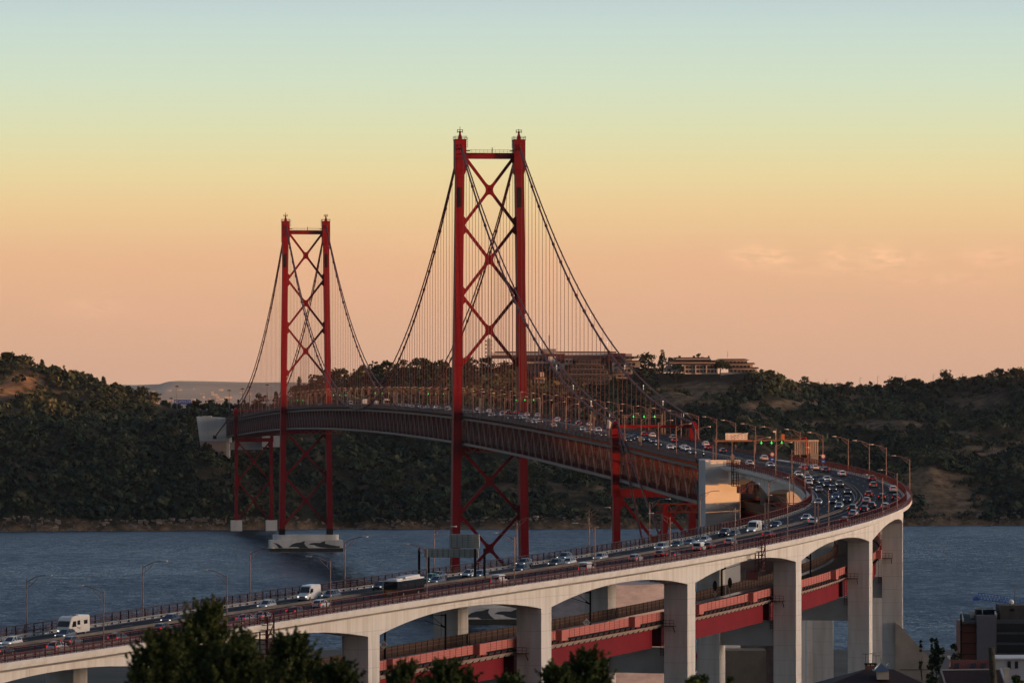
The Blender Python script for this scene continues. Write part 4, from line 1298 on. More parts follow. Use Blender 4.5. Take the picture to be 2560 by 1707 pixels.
# slatted tower
dT = 1505.0
cT = P(dT, 18.3, -.9)
tw = empty('lift_tower', (cT.x, cT.y, cT.z - 50), 'slatted pale metal tower standing beside the road at the sign gantry', 'lookout tower')
x0, x1 = cT.x - 3.2, cT.x + 3.3
zb_, ztp = cT.z - .2, cT.z + 6.1
mb = MB(); mb.box(((x0 + x1) / 2 + .6, cT.y + 3, (cT.z - 60 + ztp) / 2 - 6), (5.0, 5.0, ztp - cT.z + 48)); mb.build('shaft', M_grey, tw)
mb = MB(); mb.box(((x0 + x1) / 2, cT.y + 2.4, ztp + .15), (x1 - x0 + .4, 6.4, .45)); mb.build('roof_slab', M_cream, tw)
mb = MB()
for k in range(11):
    xx = x0 + .2 + k * (x1 - x0 - .4) / 10
    mb.box((xx, cT.y - .45, (zb_ + 2.6 + ztp) / 2 if k < 6 else (zb_ + ztp) / 2), (.42, .3, (ztp - zb_ - 2.6) if k < 6 else (ztp - zb_)))
mb.build('slats', mat('slat_metal', (.36, .27, .20), rough=.6, var=.15), tw)
mb = MB(); mb.box((x0 + 1.7, cT.y - .3, zb_ + 1.2), (3.2, .3, 2.8)); mb.build('dark_opening', M_black, tw)
mb = MB(); mb.box((x1 - 1.2, cT.y - .9, zb_ + 1.9), (1.8, .25, 2.0)); mb.build('notice_panel', M_guard, tw)
mb = MB(); mb.bar((x0 + 3.6, cT.y - .8, zb_), (x0 + 3.2, cT.y - .8, ztp + 1.2), .18); mb.bar((x0 + 1.0, cT.y - .8, ztp + .9), (x0 + 3.2, cT.y - .8, ztp + 1.1), .12)
mb.build('barrier_boom', M_signred, tw)

# back of a direction sign gantry on the near carriageway
d = find_d(1061, -10.9, 700, 1100)
g = empty('direction_gantry', P(d, -10.9, 0), 'dark gantry seen from behind, with two slatted grey sign backs over the near lanes', 'sign gantry')
for u in (-10.9, -.2):
    for a in (-.55, .55):
        mb = MB(); mb.bar(P(d, u, -.2, a) + Vector((a * 1.1, 0, 0)), P(d, u, 5.6, a) + Vector((a * 1.1, 0, 0)), .42, .42); mb.build('post', M_black, g)
def backpanel(u0, u1, z0, z1, name):
    mb = MB(); mb.face([P(d, u0, z0, -.3), P(d, u1, z0, -.3), P(d, u1, z1, -.3), P(d, u0, z1, -.3)])
    mb.bar(P(d, u0, (z0 + z1) / 2, -.2), P(d, u1, (z0 + z1) / 2, -.2), .1, z1 - z0)
    s = mb.build(name, mat('sign_back', (.52, .53, .47), rough=.55, var=.12), g)
    mb = MB()
    for zz in np.arange(z0 + .15, z1, .3): mb.bar(P(d, u0, zz, -.42), P(d, u1, zz, -.42), .06, .05)
    for uu in np.arange(u0 + .5, u1, 1.05): mb.bar(P(d, uu, z0 - .1, -.5), P(d, uu, z1 + .1, -.5), .13, .13)
    mb.build('sign_ribs', mat('sign_rib', (.20, .20, .17), rough=.6), s)
backpanel(-10.7, -.4, 4.0, 5.55, 'lower_panel'); backpanel(-5.9, -.2, 5.7, 8.1, 'upper_panel')
# open frame gantry over the outbound lanes
d = find_d(1921, 0.4, 900, 1262)
g = empty('frame_gantry', P(d, 0, 0), 'open brown steel gantry frame over the outbound lanes on the curve', 'gantry')
for u in (.1, 10.6):
    for a in (-.25, .25):
        mb = MB(); mb.bar(P(d, u, -.1) + Vector((a * 1.3, 0, 0)), P(d, u, 6.2) + Vector((a * 1.3, 0, 0)), .3, .5); mb.build('post', M_lamp, g)
mb = MB()
for z in (5.2, 6.1): mb.bar(P(d, 0, z), P(d, 10.7, z), .14)
for k in range(4): mb.bar(P(d, k * 2.65, 5.2), P(d, k * 2.65 + 1.3, 6.1), .1); mb.bar(P(d, k * 2.65 + 1.3, 6.1), P(d, k * 2.65 + 2.65, 5.2), .1)
mb.build('beam', M_lamp, g)
# round road signs
def road_sign(d, u, h, kinds, label):
    o = empty('road_sign', P(d, u, 0), label, 'road sign', 'round road signs beside the carriageway')
    mb = MB(); mb.bar(P(d, u, 0), P(d, u, h), .12); mb.build('post', M_guard, o)
    for k, (kind, z) in enumerate(kinds):
        c = P(d, u, z) + Vector((0, -.12, 0))
        disc = lambda r, y: [c + Vector((r * math.cos(a), y, r * math.sin(a))) for a in np.linspace(0, 2 * math.pi, 17)[:-1]]
        mb = MB(); mb.loft([disc(.62, -.03), disc(.62, .03)]); s = mb.build('sign_disc', {'r': M_signred, 'b': M_signblue, 'w': M_guard}[kind], o)
        if kind == 'r':
            mb = MB(); mb.face(disc(.44, -.05)); mb.build('disc_centre', M_signwhite, s)
        if kind == 'b':
            mb = MB(); mb.face([c + Vector((x, -.05, z_)) for x, z_ in ((-.3, -.12), (.3, -.12), (.3, .12), (-.3, .12))]); mb.build('disc_symbol', M_signwhite, s)
for px, u, lo, hi, ks, lb in ((1930.4, .8, 1300, 1520, (('r', 3.0), ('b', 1.7)), 'red ringed sign above a blue sign on the median of the far curve'), (2058.3, 10.7, 1330, 1520, (('r', 3.0), ('b', 1.7)), 'red ringed sign above a blue sign by the slatted tower'),
                       (1830.9, -10.8, 1400, 1520, (('w', 2.6), ('w', 1.5)), 'two plain backs of round signs on one post by the white end pier'), (1600, -10.9, 1600, 1800, (('w', 2.2),), 'single round sign back at the near edge of the bridge by the cable bent')):
    d = find_d(px, u, lo, hi); road_sign(d, u, 3.4, ks, lb)

# ------------------------------------------------------------------ vehicles (front at +y, ground at z = 0)
def ring_sec(y, w, z0, z1, k=.86):
    h = z1 - z0
    return [(-w * .9, y, z0), (-w, y, z0 + h * .28), (-w * .985, y, z0 + h * .7), (-w * k, y, z1), (w * k, y, z1), (w * .985, y, z0 + h * .7), (w, y, z0 + h * .28), (w * .9, y, z0)]
def wheel(o, x, y, r=.32, w=.2):
    mb = MB(); mb.local = True
    mb.tube([(x - w / 2, y, r), (x + w / 2, y, r)], r, 14)
    wh = mb.build('wheel', M_tyre, o)
    mb = MB(); mb.local = True
    s = 1 if x > 0 else -1
    mb.tube([(x + s * (w / 2 - .01), y, r), (x + s * (w / 2 + .015), y, r)], r * .62, 10)
    mb.build('rim', M_rim, wh)
def car(kind):
    o = empty(kind, (0, 0, 0))
    spec = dict(
        hatchback=dict(body=[(-2.02, .74, .45, .80), (-1.9, .84, .30, .98), (-1.2, .88, .22, .98), (0, .89, .20, .95), (1.0, .88, .20, .92), (1.6, .86, .22, .82), (1.95, .78, .28, .70), (2.06, .66, .36, .60)],
                       cab=[(-1.93, .66, .98, 1.02), (-1.62, .68, .98, 1.36), (-1.1, .68, .98, 1.47), (-.2, .68, .97, 1.49), (.25, .67, .96, 1.43), (1.12, .70, .93, .96)], roof=(-1.6, .25)),
        sedan=dict(body=[(-2.3, .72, .45, .85), (-2.18, .84, .30, .98), (-1.4, .89, .22, 1.0), (0, .90, .20, .94), (1.0, .89, .20, .90), (1.7, .86, .22, .80), (2.1, .78, .28, .68), (2.22, .66, .36, .58)],
                   cab=[(-1.75, .64, .98, 1.0), (-1.1, .66, .98, 1.36), (-.6, .67, .97, 1.43), (-.05, .67, .96, 1.44), (.4, .66, .94, 1.37), (1.22, .70, .90, .93)], roof=(-1.1, .4)),
        suv=dict(body=[(-2.15, .78, .5, .95), (-2.05, .88, .34, 1.10), (-1.2, .92, .27, 1.10), (0, .93, .25, 1.07), (1.0, .92, .25, 1.04), (1.7, .90, .27, .97), (2.08, .82, .34, .84), (2.2, .7, .44, .7)],
                 cab=[(-2.05, .70, 1.1, 1.14), (-1.85, .72, 1.1, 1.5), (-1.2, .73, 1.1, 1.64), (-.1, .73, 1.08, 1.66), (.4, .72, 1.07, 1.58), (1.15, .75, 1.04, 1.07)], roof=(-1.84, .4)))[kind]
    mb = MB(); mb.local = True; mb.smooth = False
    mb.loft([ring_sec(*b) for b in spec['body']])
    cab = spec['cab']
    r0, r1 = spec['roof']
    # roof skin and pillars belong to the body
    rf = [c for c in cab if r0 - .05 <= c[0] <= r1 + .05]
    mb.loft([[(-c[1] * .80, c[0], c[3] - .05), (c[1] * .80, c[0], c[3] - .05), (c[1] * .74, c[0], c[3] + .025), (-c[1] * .74, c[0], c[3] + .025)] for c in rf])
    for s in (-1, 1):
        for a, b in ((cab[-1], rf[-1]), (cab[0], rf[0])):
            mb.bar((s * a[1] * .95, a[0], a[3]), (s * b[1] * .82, b[0], b[3] - .02), .09)
        mid = rf[len(rf) // 2]
        mb.bar((s * mid[1] * 1.14, mid[0] - .1, mid[2]), (s * mid[1] * .84, mid[0] - .1, mid[3]), .1)
        f = cab[-1]; mb.box((s * (f[1] + .22), f[0] - .35, f[3] + .12), (.18, .12, .14))
    mb.build('body', M_paint, o)
    mb = MB(); mb.local = True
    mb.loft([[(-c[1] * 1.12, c[0], c[2] - .03), (c[1] * 1.12, c[0], c[2] - .03), (c[1] * .82, c[0], c[3] - .012), (-c[1] * .82, c[0], c[3] - .012)] for c in cab])
    mb.build('windows', M_glass, o)
    by0, by1 = spec['body'][0][0], spec['body'][-1][0]
    w = spec['body'][3][1]
    hz = .68 if kind != 'suv' else .84
    for s in (-1, 1):
        mb = MB(); mb.local = True
        mb.loft([[(s * (w - .12 + x), y, hz + z) for x, z in ((-.13, -.05), (.05, -.05), (.04, .06), (-.15, .05))] for y in (by1 - .24, by1 - .02)])
        mb.build('headlight', M_head, o)
        mb = MB(); mb.local = True; tz = hz + .16
        mb.loft([[(s * (w - .10 + x), y, tz + z) for x, z in ((-.17, -.1), (.05, -.1), (.03, .13), (-.12, .13))] for y in (by0 - .015, by0 + .2)])
        mb.build('taillight', M_tail, o)
    mb = MB(); mb.local = True
    mb.box((0, by0 - .02, .55 + (.1 if kind == 'suv' else 0)), (.5, .04, .12)); mb.box((0, by1 + .0, .42), (.5, .04, .11)); mb.build('number_plate', M_plate, o)
    mb = MB(); mb.local = True
    mb.box((0, by1 - .02, .42 if kind != 'suv' else .55), (1.0, .1, .2)); mb.box((0, by0 + .04, .36), (1.3, .14, .16)); mb.box((0, 0, .26), (1.5, 3.4, .12)); mb.build('grille_and_sill', M_black, o)
    yb, yf = (-1.25, 1.28) if kind != 'sedan' else (-1.38, 1.38)
    for x in (-w + .08, w - .08):
        for y in (yb, yf): wheel(o, x, y, .32 if kind != 'suv' else .36)
    return o
def van(kind='panel_van', L=5.6, W=1.0, Hh=2.55, small=False):
    o = empty(kind, (0, 0, 0))
    mb = MB(); mb.local = True; h2 = L / 2
    nose = .85 if small else 1.0
    def sec(y, w, z0, z1): return [(-w, y, z0), (-w * 1.0, y, z0 + (z1 - z0) * .55), (-w * .93, y, z1 - .12), (-w * .8, y, z1), (w * .8, y, z1), (w * .93, y, z1 - .12), (w, y, z0 + (z1 - z0) * .55), (w, y, z0)]
    st = [(-h2, W * .96, .35, Hh - .06), (-h2 + .1, W, .32, Hh), (h2 - 2.1, W, .3, Hh), (h2 - 1.55, W * .98, .3, Hh - .12), (h2 - nose, W * .97, .3, Hh * .52), (h2 - .35, W * .94, .32, Hh * .44), (h2, W * .86, .4, Hh * .33)]
    mb.loft([sec(*s) for s in st]); mb.build('body', M_paint, o)
    mb = MB(); mb.local = True
    y0, y1 = h2 - 1.5, h2 - nose - .03
    z0, z1 = Hh - .2, Hh * .535
    mb.face([(-W * .86, y1 + .03, z1 + .02), (W * .86, y1 + .03, z1 + .02), (W * .76, y0 + .1, z0 - .02), (-W * .76, y0 + .1, z0 - .02)])
    mb.build('windscreen', M_glass, o)
    for s in (-1, 1):
        mb = MB(); mb.local = True
        mb.loft([[(s * (W * 1.002 + e), y, z) for y, z in ((y0 + .35, Hh * .55), (y0 - .75, Hh * .55), (y0 - .75, Hh * .8), (y0 + .0, Hh * .8))] for e in (-.03, .012)])
        mb.build('side_window', M_glass, o)
        mb = MB(); mb.local = True
        mb.box((s * W * .70, h2 - .03, Hh * .30), (.28, .16, .2)); mb.build('headlight', M_head, o)
        mb = MB(); mb.local = True
        mb.box((s * W * .9, -h2 - .01, Hh * .38), (.14, .06, .45)); mb.build('taillight', M_tail, o)
        mb = MB(); mb.local = True
        mb.box((s * (W + .14), y0 + .5, Hh * .56), (.2, .1, .32)); mb.build('mirror', M_black, o)
    mb = MB(); mb.local = True
    mb.face([(-W * .75, -h2 - .012, Hh * .58), (-W * .75, -h2 - .012, Hh * .85), (W * .75, -h2 - .012, Hh * .85), (W * .75, -h2 - .012, Hh * .58)])
    if small: mb.build('rear_window', M_glass, o)
    mb = MB(); mb.local = True
    mb.box((0, h2 - .02, .62), (W * 1.1, .1, .22)); mb.box((0, 0, .3), (W * 1.7, L * .9, .14)); mb.box((0, -h2 + .02, .42), (W * 1.8, .12, .2)); mb.build('bumper', M_black, o)
    mb = MB(); mb.local = True; mb.box((0, h2 + .04, .45), (.5, .03, .11)); mb.box((0, -h2 - .05, .6), (.5, .03, .11)); mb.build('number_plate', M_plate, o)
    for x in (-W + .1, W - .1):
        for y in (-h2 + 1.1, h2 - 1.0): wheel(o, x, y, .35, .24)
    return o
def motorhome():
    o = empty('motorhome', (0, 0, 0)); h2 = 3.4
    mb = MB(); mb.local = True
    sec = lambda y, w, z0, z1: [(-w, y, z0), (-w, y, z1 - .2), (-w * .9, y, z1), (w * .9, y, z1), (w, y, z1 - .2), (w, y, z0)]
    mb.loft([sec(*s) for s in ((-h2, 1.12, .5, 2.85), (-h2 + .1, 1.14, .42, 2.9), (h2 - 1.9, 1.14, .4, 2.95), (h2 - 1.0, 1.12, .4, 2.8), (h2 - .62, 1.1, .4, 2.45), (h2 - .12, 1.06, .42, 1.42), (h2, .98, .5, 1.0))])
    mb.build('body', M_paint, o)
    mb = MB(); mb.local = True
    mb.loft([[(x, h2 - .10 - t * .45 + e, 1.46 + t * .82) for x, t in ((-1.0, 0), (1.0, 0), (.98, 1), (-.98, 1))] for e in (-.05, .03)])
    mb.build('windscreen', M_glass, o)
    for s in (-1, 1):
        for y0, y1, z0, z1 in ((1.2, 2.6, 1.35, 2.2), (-.1, .8, 1.6, 2.25), (-2.6, -1.4, 1.6, 2.2)):
            mb = MB(); mb.local = True
            mb.loft([[(s * (1.14 + e), y, z) for y, z in ((y0, z0), (y1, z0), (y1 - (.35 if y1 > 2 else 0), z1), (y0, z1))] for e in (-.03, .012)]); mb.build('side_window', M_glass, o)
        mb = MB(); mb.local = True; mb.box((s * .8, h2 - .01, .82), (.3, .12, .2)); mb.build('headlight', M_head, o)
        mb = MB(); mb.local = True; mb.box((s * 1.0, -h2 - .01, .9), (.15, .06, .4)); mb.build('taillight', M_tailoff, o)
        mb = MB(); mb.local = True; mb.bar((s * 1.16, h2 - 2.4, 1.3), (s * 1.16, h2 - 3.6, .9), .02, .12); mb.bar((s * 1.16, h2 - 2.6, 1.15), (s * 1.16, h2 - 3.9, 1.2), .02, .08); mb.build('side_graphic', M_guard, o)
    mb = MB(); mb.local = True; mb.box((0, -.6, 3.0), (.8, .8, .16)); mb.box((.3, 1.0, 2.98), (1.2, .3, .12)); mb.build('roof_vent', M_guard, o)
    mb = MB(); mb.local = True; mb.box((0, h2 - .04, .5), (2.0, .15, .25)); mb.build('bumper', M_black, o)
    for x in (-1.0, 1.0):
        for y in (-1.9, 2.1): wheel(o, x, y, .36, .24)
    return o
def bus():
    o = empty('bus', (0, 0, 0)); h2 = 5.9
    M_busy = mat('bus_yellow', (.34, .12, .012), rough=.4, var=.05, objcol=False)
    mb = MB(); mb.local = True
    sec = lambda y, w, z0, z1: [(-w, y, z0), (-w, y, z1), (w, y, z1), (w, y, z0)]
    mb.loft([sec(*s) for s in ((-h2, 1.22, .35, 1.3), (-h2 + .6, 1.24, .35, 1.3), (-h2 + .61, 1.24, .35, .95), (h2 - .2, 1.25, .35, .95), (h2, 1.15, .35, .95))])
    for x in (-1.2, 1.2): mb.box((x, -h2 + .1, 1.9), (.12, .3, 1.3))
    mb.build('lower_body', M_black, o)
    mb = MB(); mb.local = True; mb.box((0, -h2 - .0, .85), (2.46, .1, 1.0)); mb.build('rear_panel', M_busy, o)
    mb = MB(); mb.local = True
    mb.loft([sec(*s) for s in ((-h2 + .04, 1.21, .95, 2.75), (h2 - .25, 1.23, .95, 2.75), (h2 - .1, 1.1, .95, 2.7))]); mb.build('windows', M_glass, o)
    mb = MB(); mb.local = True
    mb.loft([sec(*s) for s in ((-h2, 1.2, 2.75, 2.95), (h2 - .3, 1.22, 2.75, 2.98))]); mb.build('roof', M_signwhite, o)
    mb = MB(); mb.local = True
    mb.loft([[(-.95, y, 2.98), (.95, y, 2.98), (.8, y, z), (-.8, y, z)] for y, z in ((-1.6, 3.35), (4.6, 3.4))]); mb.build('roof_tank_cover', M_signwhite, o)
    mb = MB(); mb.local = True; mb.box((0, -4.0, 3.05), (1.7, 2.6, .2)); mb.build('roof_unit', M_signwhite, o)
    mb = MB(); mb.local = True; mb.box((.0, -h2 - .06, .85), (1.3, .05, .6)); mb.build('engine_grille', M_guard, o)
    for s in (-1, 1):
        mb = MB(); mb.local = True; mb.box((s * 1.05, -h2 - .06, .95), (.18, .05, .4)); mb.build('taillight', M_tailoff, o)
    for x in (-1.1, 1.1):
        for y in (-3.4, 3.0): wheel(o, x, y, .46, .28)
    return o
def truck():
    o = empty('box_truck', (0, 0, 0))
    mb = MB(); mb.local = True; mb.box((0, -.9, 2.1), (2.3, 5.2, 2.8)); mb.build('cargo_box', M_paint, o)
    mb = MB(); mb.local = True
    mb.loft([[(-1.05, y, .5), (1.05, y, .5), (1.0, y, z), (-1.0, y, z)] for y, z in ((1.8, 2.5), (2.9, 2.45), (3.3, 1.6), (3.45, 1.2))]); mb.build('cab', M_paint, o)
    mb = MB(); mb.local = True; mb.face([(-.92, 3.26, 1.7), (.92, 3.26, 1.7), (.9, 2.98, 2.36), (-.9, 2.98, 2.36)]); mb.build('windscreen', M_glass, o)
    mb = MB(); mb.local = True; mb.box((0, 0, .6), (1.9, 6.4, .35)); mb.build('chassis', M_black, o)
    for s in (-1, 1):
        mb = MB(); mb.local = True; mb.box((s * .8, 3.46, .85), (.3, .06, .2)); mb.build('headlight', M_head, o)
        mb = MB(); mb.local = True; mb.box((s * .95, -3.52, .8), (.2, .06, .2)); mb.build('taillight', M_tail, o)
    for x in (-.95, .95):
        for y in (-2.2, 2.4): wheel(o, x, y, .42, .28)
    return o
def motorcycle():
    o = empty('motorcycle', (0, 0, 0))
    for y in (-.7, .7):
        mb = MB(); mb.local = True; mb.tube([(-.06, y, .32), (.06, y, .32)], .32, 12); mb.build('wheel', M_tyre, o)
    mb = MB(); mb.local = True; mb.loft([[(-w, y, z0), (w, y, z0), (w * .7, y, z1), (-w * .7, y, z1)] for y, w, z0, z1 in ((-.9, .1, .6, .85), (-.2, .17, .4, .9), (.4, .17, .4, 1.0), (.75, .12, .7, 1.05))]); mb.build('fairing', M_black, o)
    mb = MB(); mb.local = True; mb.box((0, .82, .95), (.2, .1, .16)); mb.build('headlight', M_head, o)
    mb = MB(); mb.local = True; mb.tube([(-.38, .45, 1.05), (.38, .45, 1.05)], .025, 5); mb.build('handlebar', M_black, o)
    return o
def rider(c, rz):
    me = bpy.data.meshes.new('person'); o = bpy.data.objects.new('person', me); col.objects.link(o)
    J = [(0, -.25, .85, .17), (0, -.15, 1.15, .19), (0, -.02, 1.4, .17), (0, .02, 1.52, .07), (0, .05, 1.68, .13),
         (.22, .0, 1.36, .08), (.36, .2, 1.15, .06), (.33, .42, 1.08, .045), (-.22, .0, 1.36, .08), (-.36, .2, 1.15, .06), (-.33, .42, 1.08, .045),
         (.18, -.15, .82, .12), (.24, .25, .72, .09), (.2, .1, .35, .07), (.2, .22, .3, .05), (-.18, -.15, .82, .12), (-.24, .25, .72, .09), (-.2, .1, .35, .07), (-.2, .22, .3, .05)]
    E = [(0, 1), (1, 2), (2, 3), (3, 4), (2, 5), (5, 6), (6, 7), (2, 8), (8, 9), (9, 10), (0, 11), (11, 12), (12, 13), (13, 14), (0, 15), (15, 16), (16, 17), (17, 18)]
    me.from_pydata([j[:3] for j in J], E, [])
    sk = o.modifiers.new('skin', 'SKIN')
    for i, j in enumerate(J): me.skin_vertices[0].data[i].radius = (j[3], j[3])
    me.skin_vertices[0].data[0].use_root = True
    o.modifiers.new('sub', 'SUBSURF').levels = 1
    me.materials.append(M_black); o.location = c; o.rotation_euler = (0, 0, rz)
    mb = MB(); mb.local = True
    mb.loft([[(r_ * math.cos(a), .05 + r_ * 1.15 * math.sin(a), z) for a in np.linspace(0, 2 * math.pi, 11)[:-1]] for z, r_ in ((1.56, .09), (1.62, .14), (1.72, .155), (1.81, .12), (1.85, .04))])
    mb.build('helmet', M_signwhite, o)
    return tag(o, 'motorcycle rider in dark clothing and a pale helmet, leaning on the handlebar', 'person')

BUILD = dict(hatchback=lambda: car('hatchback'), sedan=lambda: car('sedan'), suv=lambda: car('suv'), panel_van=lambda: van(), small_van=lambda: van('small_van', 4.3, .88, 1.85, True), motorhome=motorhome, bus=bus, box_truck=truck, motorcycle=motorcycle)
PROTO = {}; USED = {}
COLS = dict(white=(.74, .74, .72), silver=(.42, .43, .45), grey=(.13, .135, .14), dark=(.035, .037, .042), black=(.012, .012, .014), blue=(.03, .10, .26), navy=(.015, .025, .06), red=(.22, .012, .014), teal=(.02, .20, .16), cream=(.72, .69, .62), slate=(.10, .13, .17))
CNAME = dict(dark='dark grey', grey='mid grey', slate='blue grey', navy='dark blue', cream='cream white')
def setcol(o, c):
    o.color = (*c, 1)
    for ch in o.children: setcol(ch, c)
def mats_swap(o, pairs):
    for ch in o.children:
        for nm, m in pairs.items():
            if ch.name.split('.')[0] == nm:
                ch.data = ch.data.copy() if nm not in SWAPPED.get(ch.data.name, ()) else ch.data
                ch.data.materials[0] = m
SWAPPED = {}
VLIST = []
def vehicle(kind, colour, facing, d, u):
    key = (kind, facing)
    if key not in PROTO:
        o = BUILD[kind]()
        off = {'F': ('taillight', M_tailoff), 'R': ('headlight', M_headoff)}[facing]
        for ch in o.children:
            if ch.name.split('.')[0] == off[0]: ch.data.materials[0] = off[1]
        PROTO[key] = o
    else:
        o = dup(PROTO[key])
    o.location = P(d, u, .02)
    t, n = frame(d)
    a = math.atan2(t[1], t[0]) - math.pi / 2
    gr = (fZ(d + 5) - fZ(d - 5)) / 10.0
    o.rotation_euler = (math.atan(gr) * (1 if facing == 'R' else -1), 0, a + (math.pi if facing == 'F' else 0))
    setcol(o, COLS[colour])
    VLIST.append((o, kind, colour, facing, d, u))
    return o
FL = (-8.6, -5.4, -2.3); RL = (2.3, 5.4, 8.6)
# (kind, colour, facing F = toward the camera / R = away, photo x, photo y of the ground contact)
V = [('hatchback', 'white', 'F', 33, 1618), ('motorhome', 'cream', 'F', 182, 1589), ('hatchback', 'slate', 'F', 167, 1606), ('sedan', 'grey', 'R', 177, 1617), ('hatchback', 'white', 'R', 140, 1629), ('hatchback', 'grey', 'R', 296, 1607), ('sedan', 'black', 'R', 3, 1642),
     ('hatchback', 'navy', 'F', 424, 1562), ('sedan', 'black', 'R', 400, 1583), ('hatchback', 'silver', 'F', 663, 1528), ('sedan', 'silver', 'R', 656, 1547), ('sedan', 'dark', 'R', 747, 1535), ('sedan', 'silver', 'R', 612, 1559),
     ('panel_van', 'white', 'F', 778, 1501), ('suv', 'slate', 'F', 829, 1497), ('hatchback', 'white', 'R', 808, 1521), ('hatchback', 'black', 'F', 949, 1476), ('bus', 'white', 'R', 1015, 1491), ('suv', 'teal', 'F', 1072, 1459), ('sedan', 'slate', 'F', 1099, 1449), ('hatchback', 'slate', 'F', 1098, 1463),
     ('hatchback', 'silver', 'F', 1171, 1446), ('hatchback', 'slate', 'F', 1198, 1446), ('small_van', 'white', 'R', 1252, 1461), ('hatchback', 'dark', 'F', 1302, 1431), ('suv', 'grey', 'F', 1310, 1420), ('suv', 'dark', 'F', 1395, 1417), ('suv', 'slate', 'F', 1409, 1405), ('hatchback', 'white', 'F', 1423, 1416),
     ('small_van', 'white', 'R', 1467, 1428), ('hatchback', 'silver', 'F', 1506, 1402), ('hatchback', 'silver', 'R', 1587, 1405), ('suv', 'silver', 'F', 1656, 1375), ('hatchback', 'dark', 'F', 1692, 1375), ('sedan', 'slate', 'F', 1728, 1366), ('sedan', 'silver', 'F', 1761, 1364), ('hatchback', 'red', 'R', 1659, 1391), ('sedan', 'grey', 'R', 1686, 1395),
     ('small_van', 'white', 'R', 1753, 1378), ('hatchback', 'red', 'R', 1776, 1370), ('hatchback', 'silver', 'R', 1826, 1364), ('suv', 'black', 'F', 1815, 1342), ('hatchback', 'dark', 'F', 1838, 1347), ('panel_van', 'white', 'F', 1884, 1333), ('hatchback', 'black', 'F', 1911, 1331), ('hatchback', 'navy', 'F', 1940, 1323), ('sedan', 'red', 'R', 1922, 1343),
     ('sedan', 'silver', 'F', 2014, 1297), ('hatchback', 'white', 'R', 2035, 1312), ('sedan', 'silver', 'F', 2050, 1264), ('hatchback', 'silver', 'F', 2096, 1271), ('sedan', 'black', 'F', 2083, 1260), ('hatchback', 'blue', 'F', 2089, 1247), ('suv', 'black', 'F', 2117, 1256), ('sedan', 'dark', 'F', 2116, 1236), ('suv', 'dark', 'F', 2079, 1232), ('sedan', 'silver', 'F', 2047, 1229),
     ('hatchback', 'black', 'F', 2065, 1221), ('suv', 'grey', 'F', 2097, 1220), ('hatchback', 'navy', 'F', 2054, 1213), ('sedan', 'white', 'F', 2067, 1205), ('suv', 'black', 'F', 2039, 1205), ('sedan', 'silver', 'F', 2017, 1200), ('hatchback', 'white', 'F', 2022, 1213), ('hatchback', 'white', 'F', 1994, 1191),
     ('hatchback', 'white', 'R', 2104, 1192), ('hatchback', 'red', 'R', 2178, 1202), ('hatchback', 'grey', 'R', 2181, 1221), ('suv', 'white', 'R', 2228, 1233), ('hatchback', 'black', 'R', 2229, 1249), ('hatchback', 'black', 'R', 2197, 1248), ('hatchback', 'red', 'R', 2168, 1243), ('hatchback', 'silver', 'R', 2164, 1257), ('suv', 'dark', 'R', 2178, 1271), ('hatchback', 'black', 'R', 2162, 1280),
     ('suv', 'dark', 'R', 2134, 1280), ('hatchback', 'silver', 'R', 2137, 1293), ('hatchback', 'white', 'R', 2212, 1269), ('hatchback', 'red', 'R', 2110, 1304), ('suv', 'silver', 'R', 1908, 1153), ('hatchback', 'white', 'F', 1875, 1162), ('hatchback', 'silver', 'F', 1926, 1171), ('hatchback', 'red', 'R', 2006, 1173), ('sedan', 'white', 'R', 2036, 1177), ('hatchback', 'dark', 'R', 2061, 1182),
     ('hatchback', 'dark', 'F', 1571, 1104), ('sedan', 'black', 'F', 1579, 1100), ('hatchback', 'navy', 'F', 1587, 1097), ('hatchback', 'red', 'R', 1608, 1091), ('sedan', 'black', 'F', 1613, 1105), ('suv', 'white', 'R', 1631, 1095), ('hatchback', 'grey', 'F', 1632, 1107), ('hatchback', 'dark', 'F', 1644, 1117), ('hatchback', 'white', 'F', 1674, 1125), ('sedan', 'dark', 'F', 1691, 1121),
     ('suv', 'grey', 'R', 1684, 1096), ('hatchback', 'red', 'R', 1686, 1105), ('suv', 'white', 'F', 1716, 1108), ('hatchback', 'white', 'F', 1722, 1114), ('hatchback', 'silver', 'F', 1716, 1125), ('sedan', 'black', 'F', 1731, 1135), ('suv', 'white', 'R', 1764, 1117), ('hatchback', 'red', 'R', 1769, 1122), ('hatchback', 'dark', 'R', 1806, 1132), ('suv', 'white', 'F', 1498, 1071), ('box_truck', 'white', 'R', 1528, 1076)]
for kind, c, f_, px, py in V:
    e, d, u = place_px(px, py, FL if f_ == 'F' else RL)
    vehicle(kind, c, f_, d, u)
e, d, u = place_px(1758, 1141.6, FL)
mo = vehicle('motorcycle', 'black', 'F', d, u)
rider(P(d, u, .02), mo.rotation_euler[2])
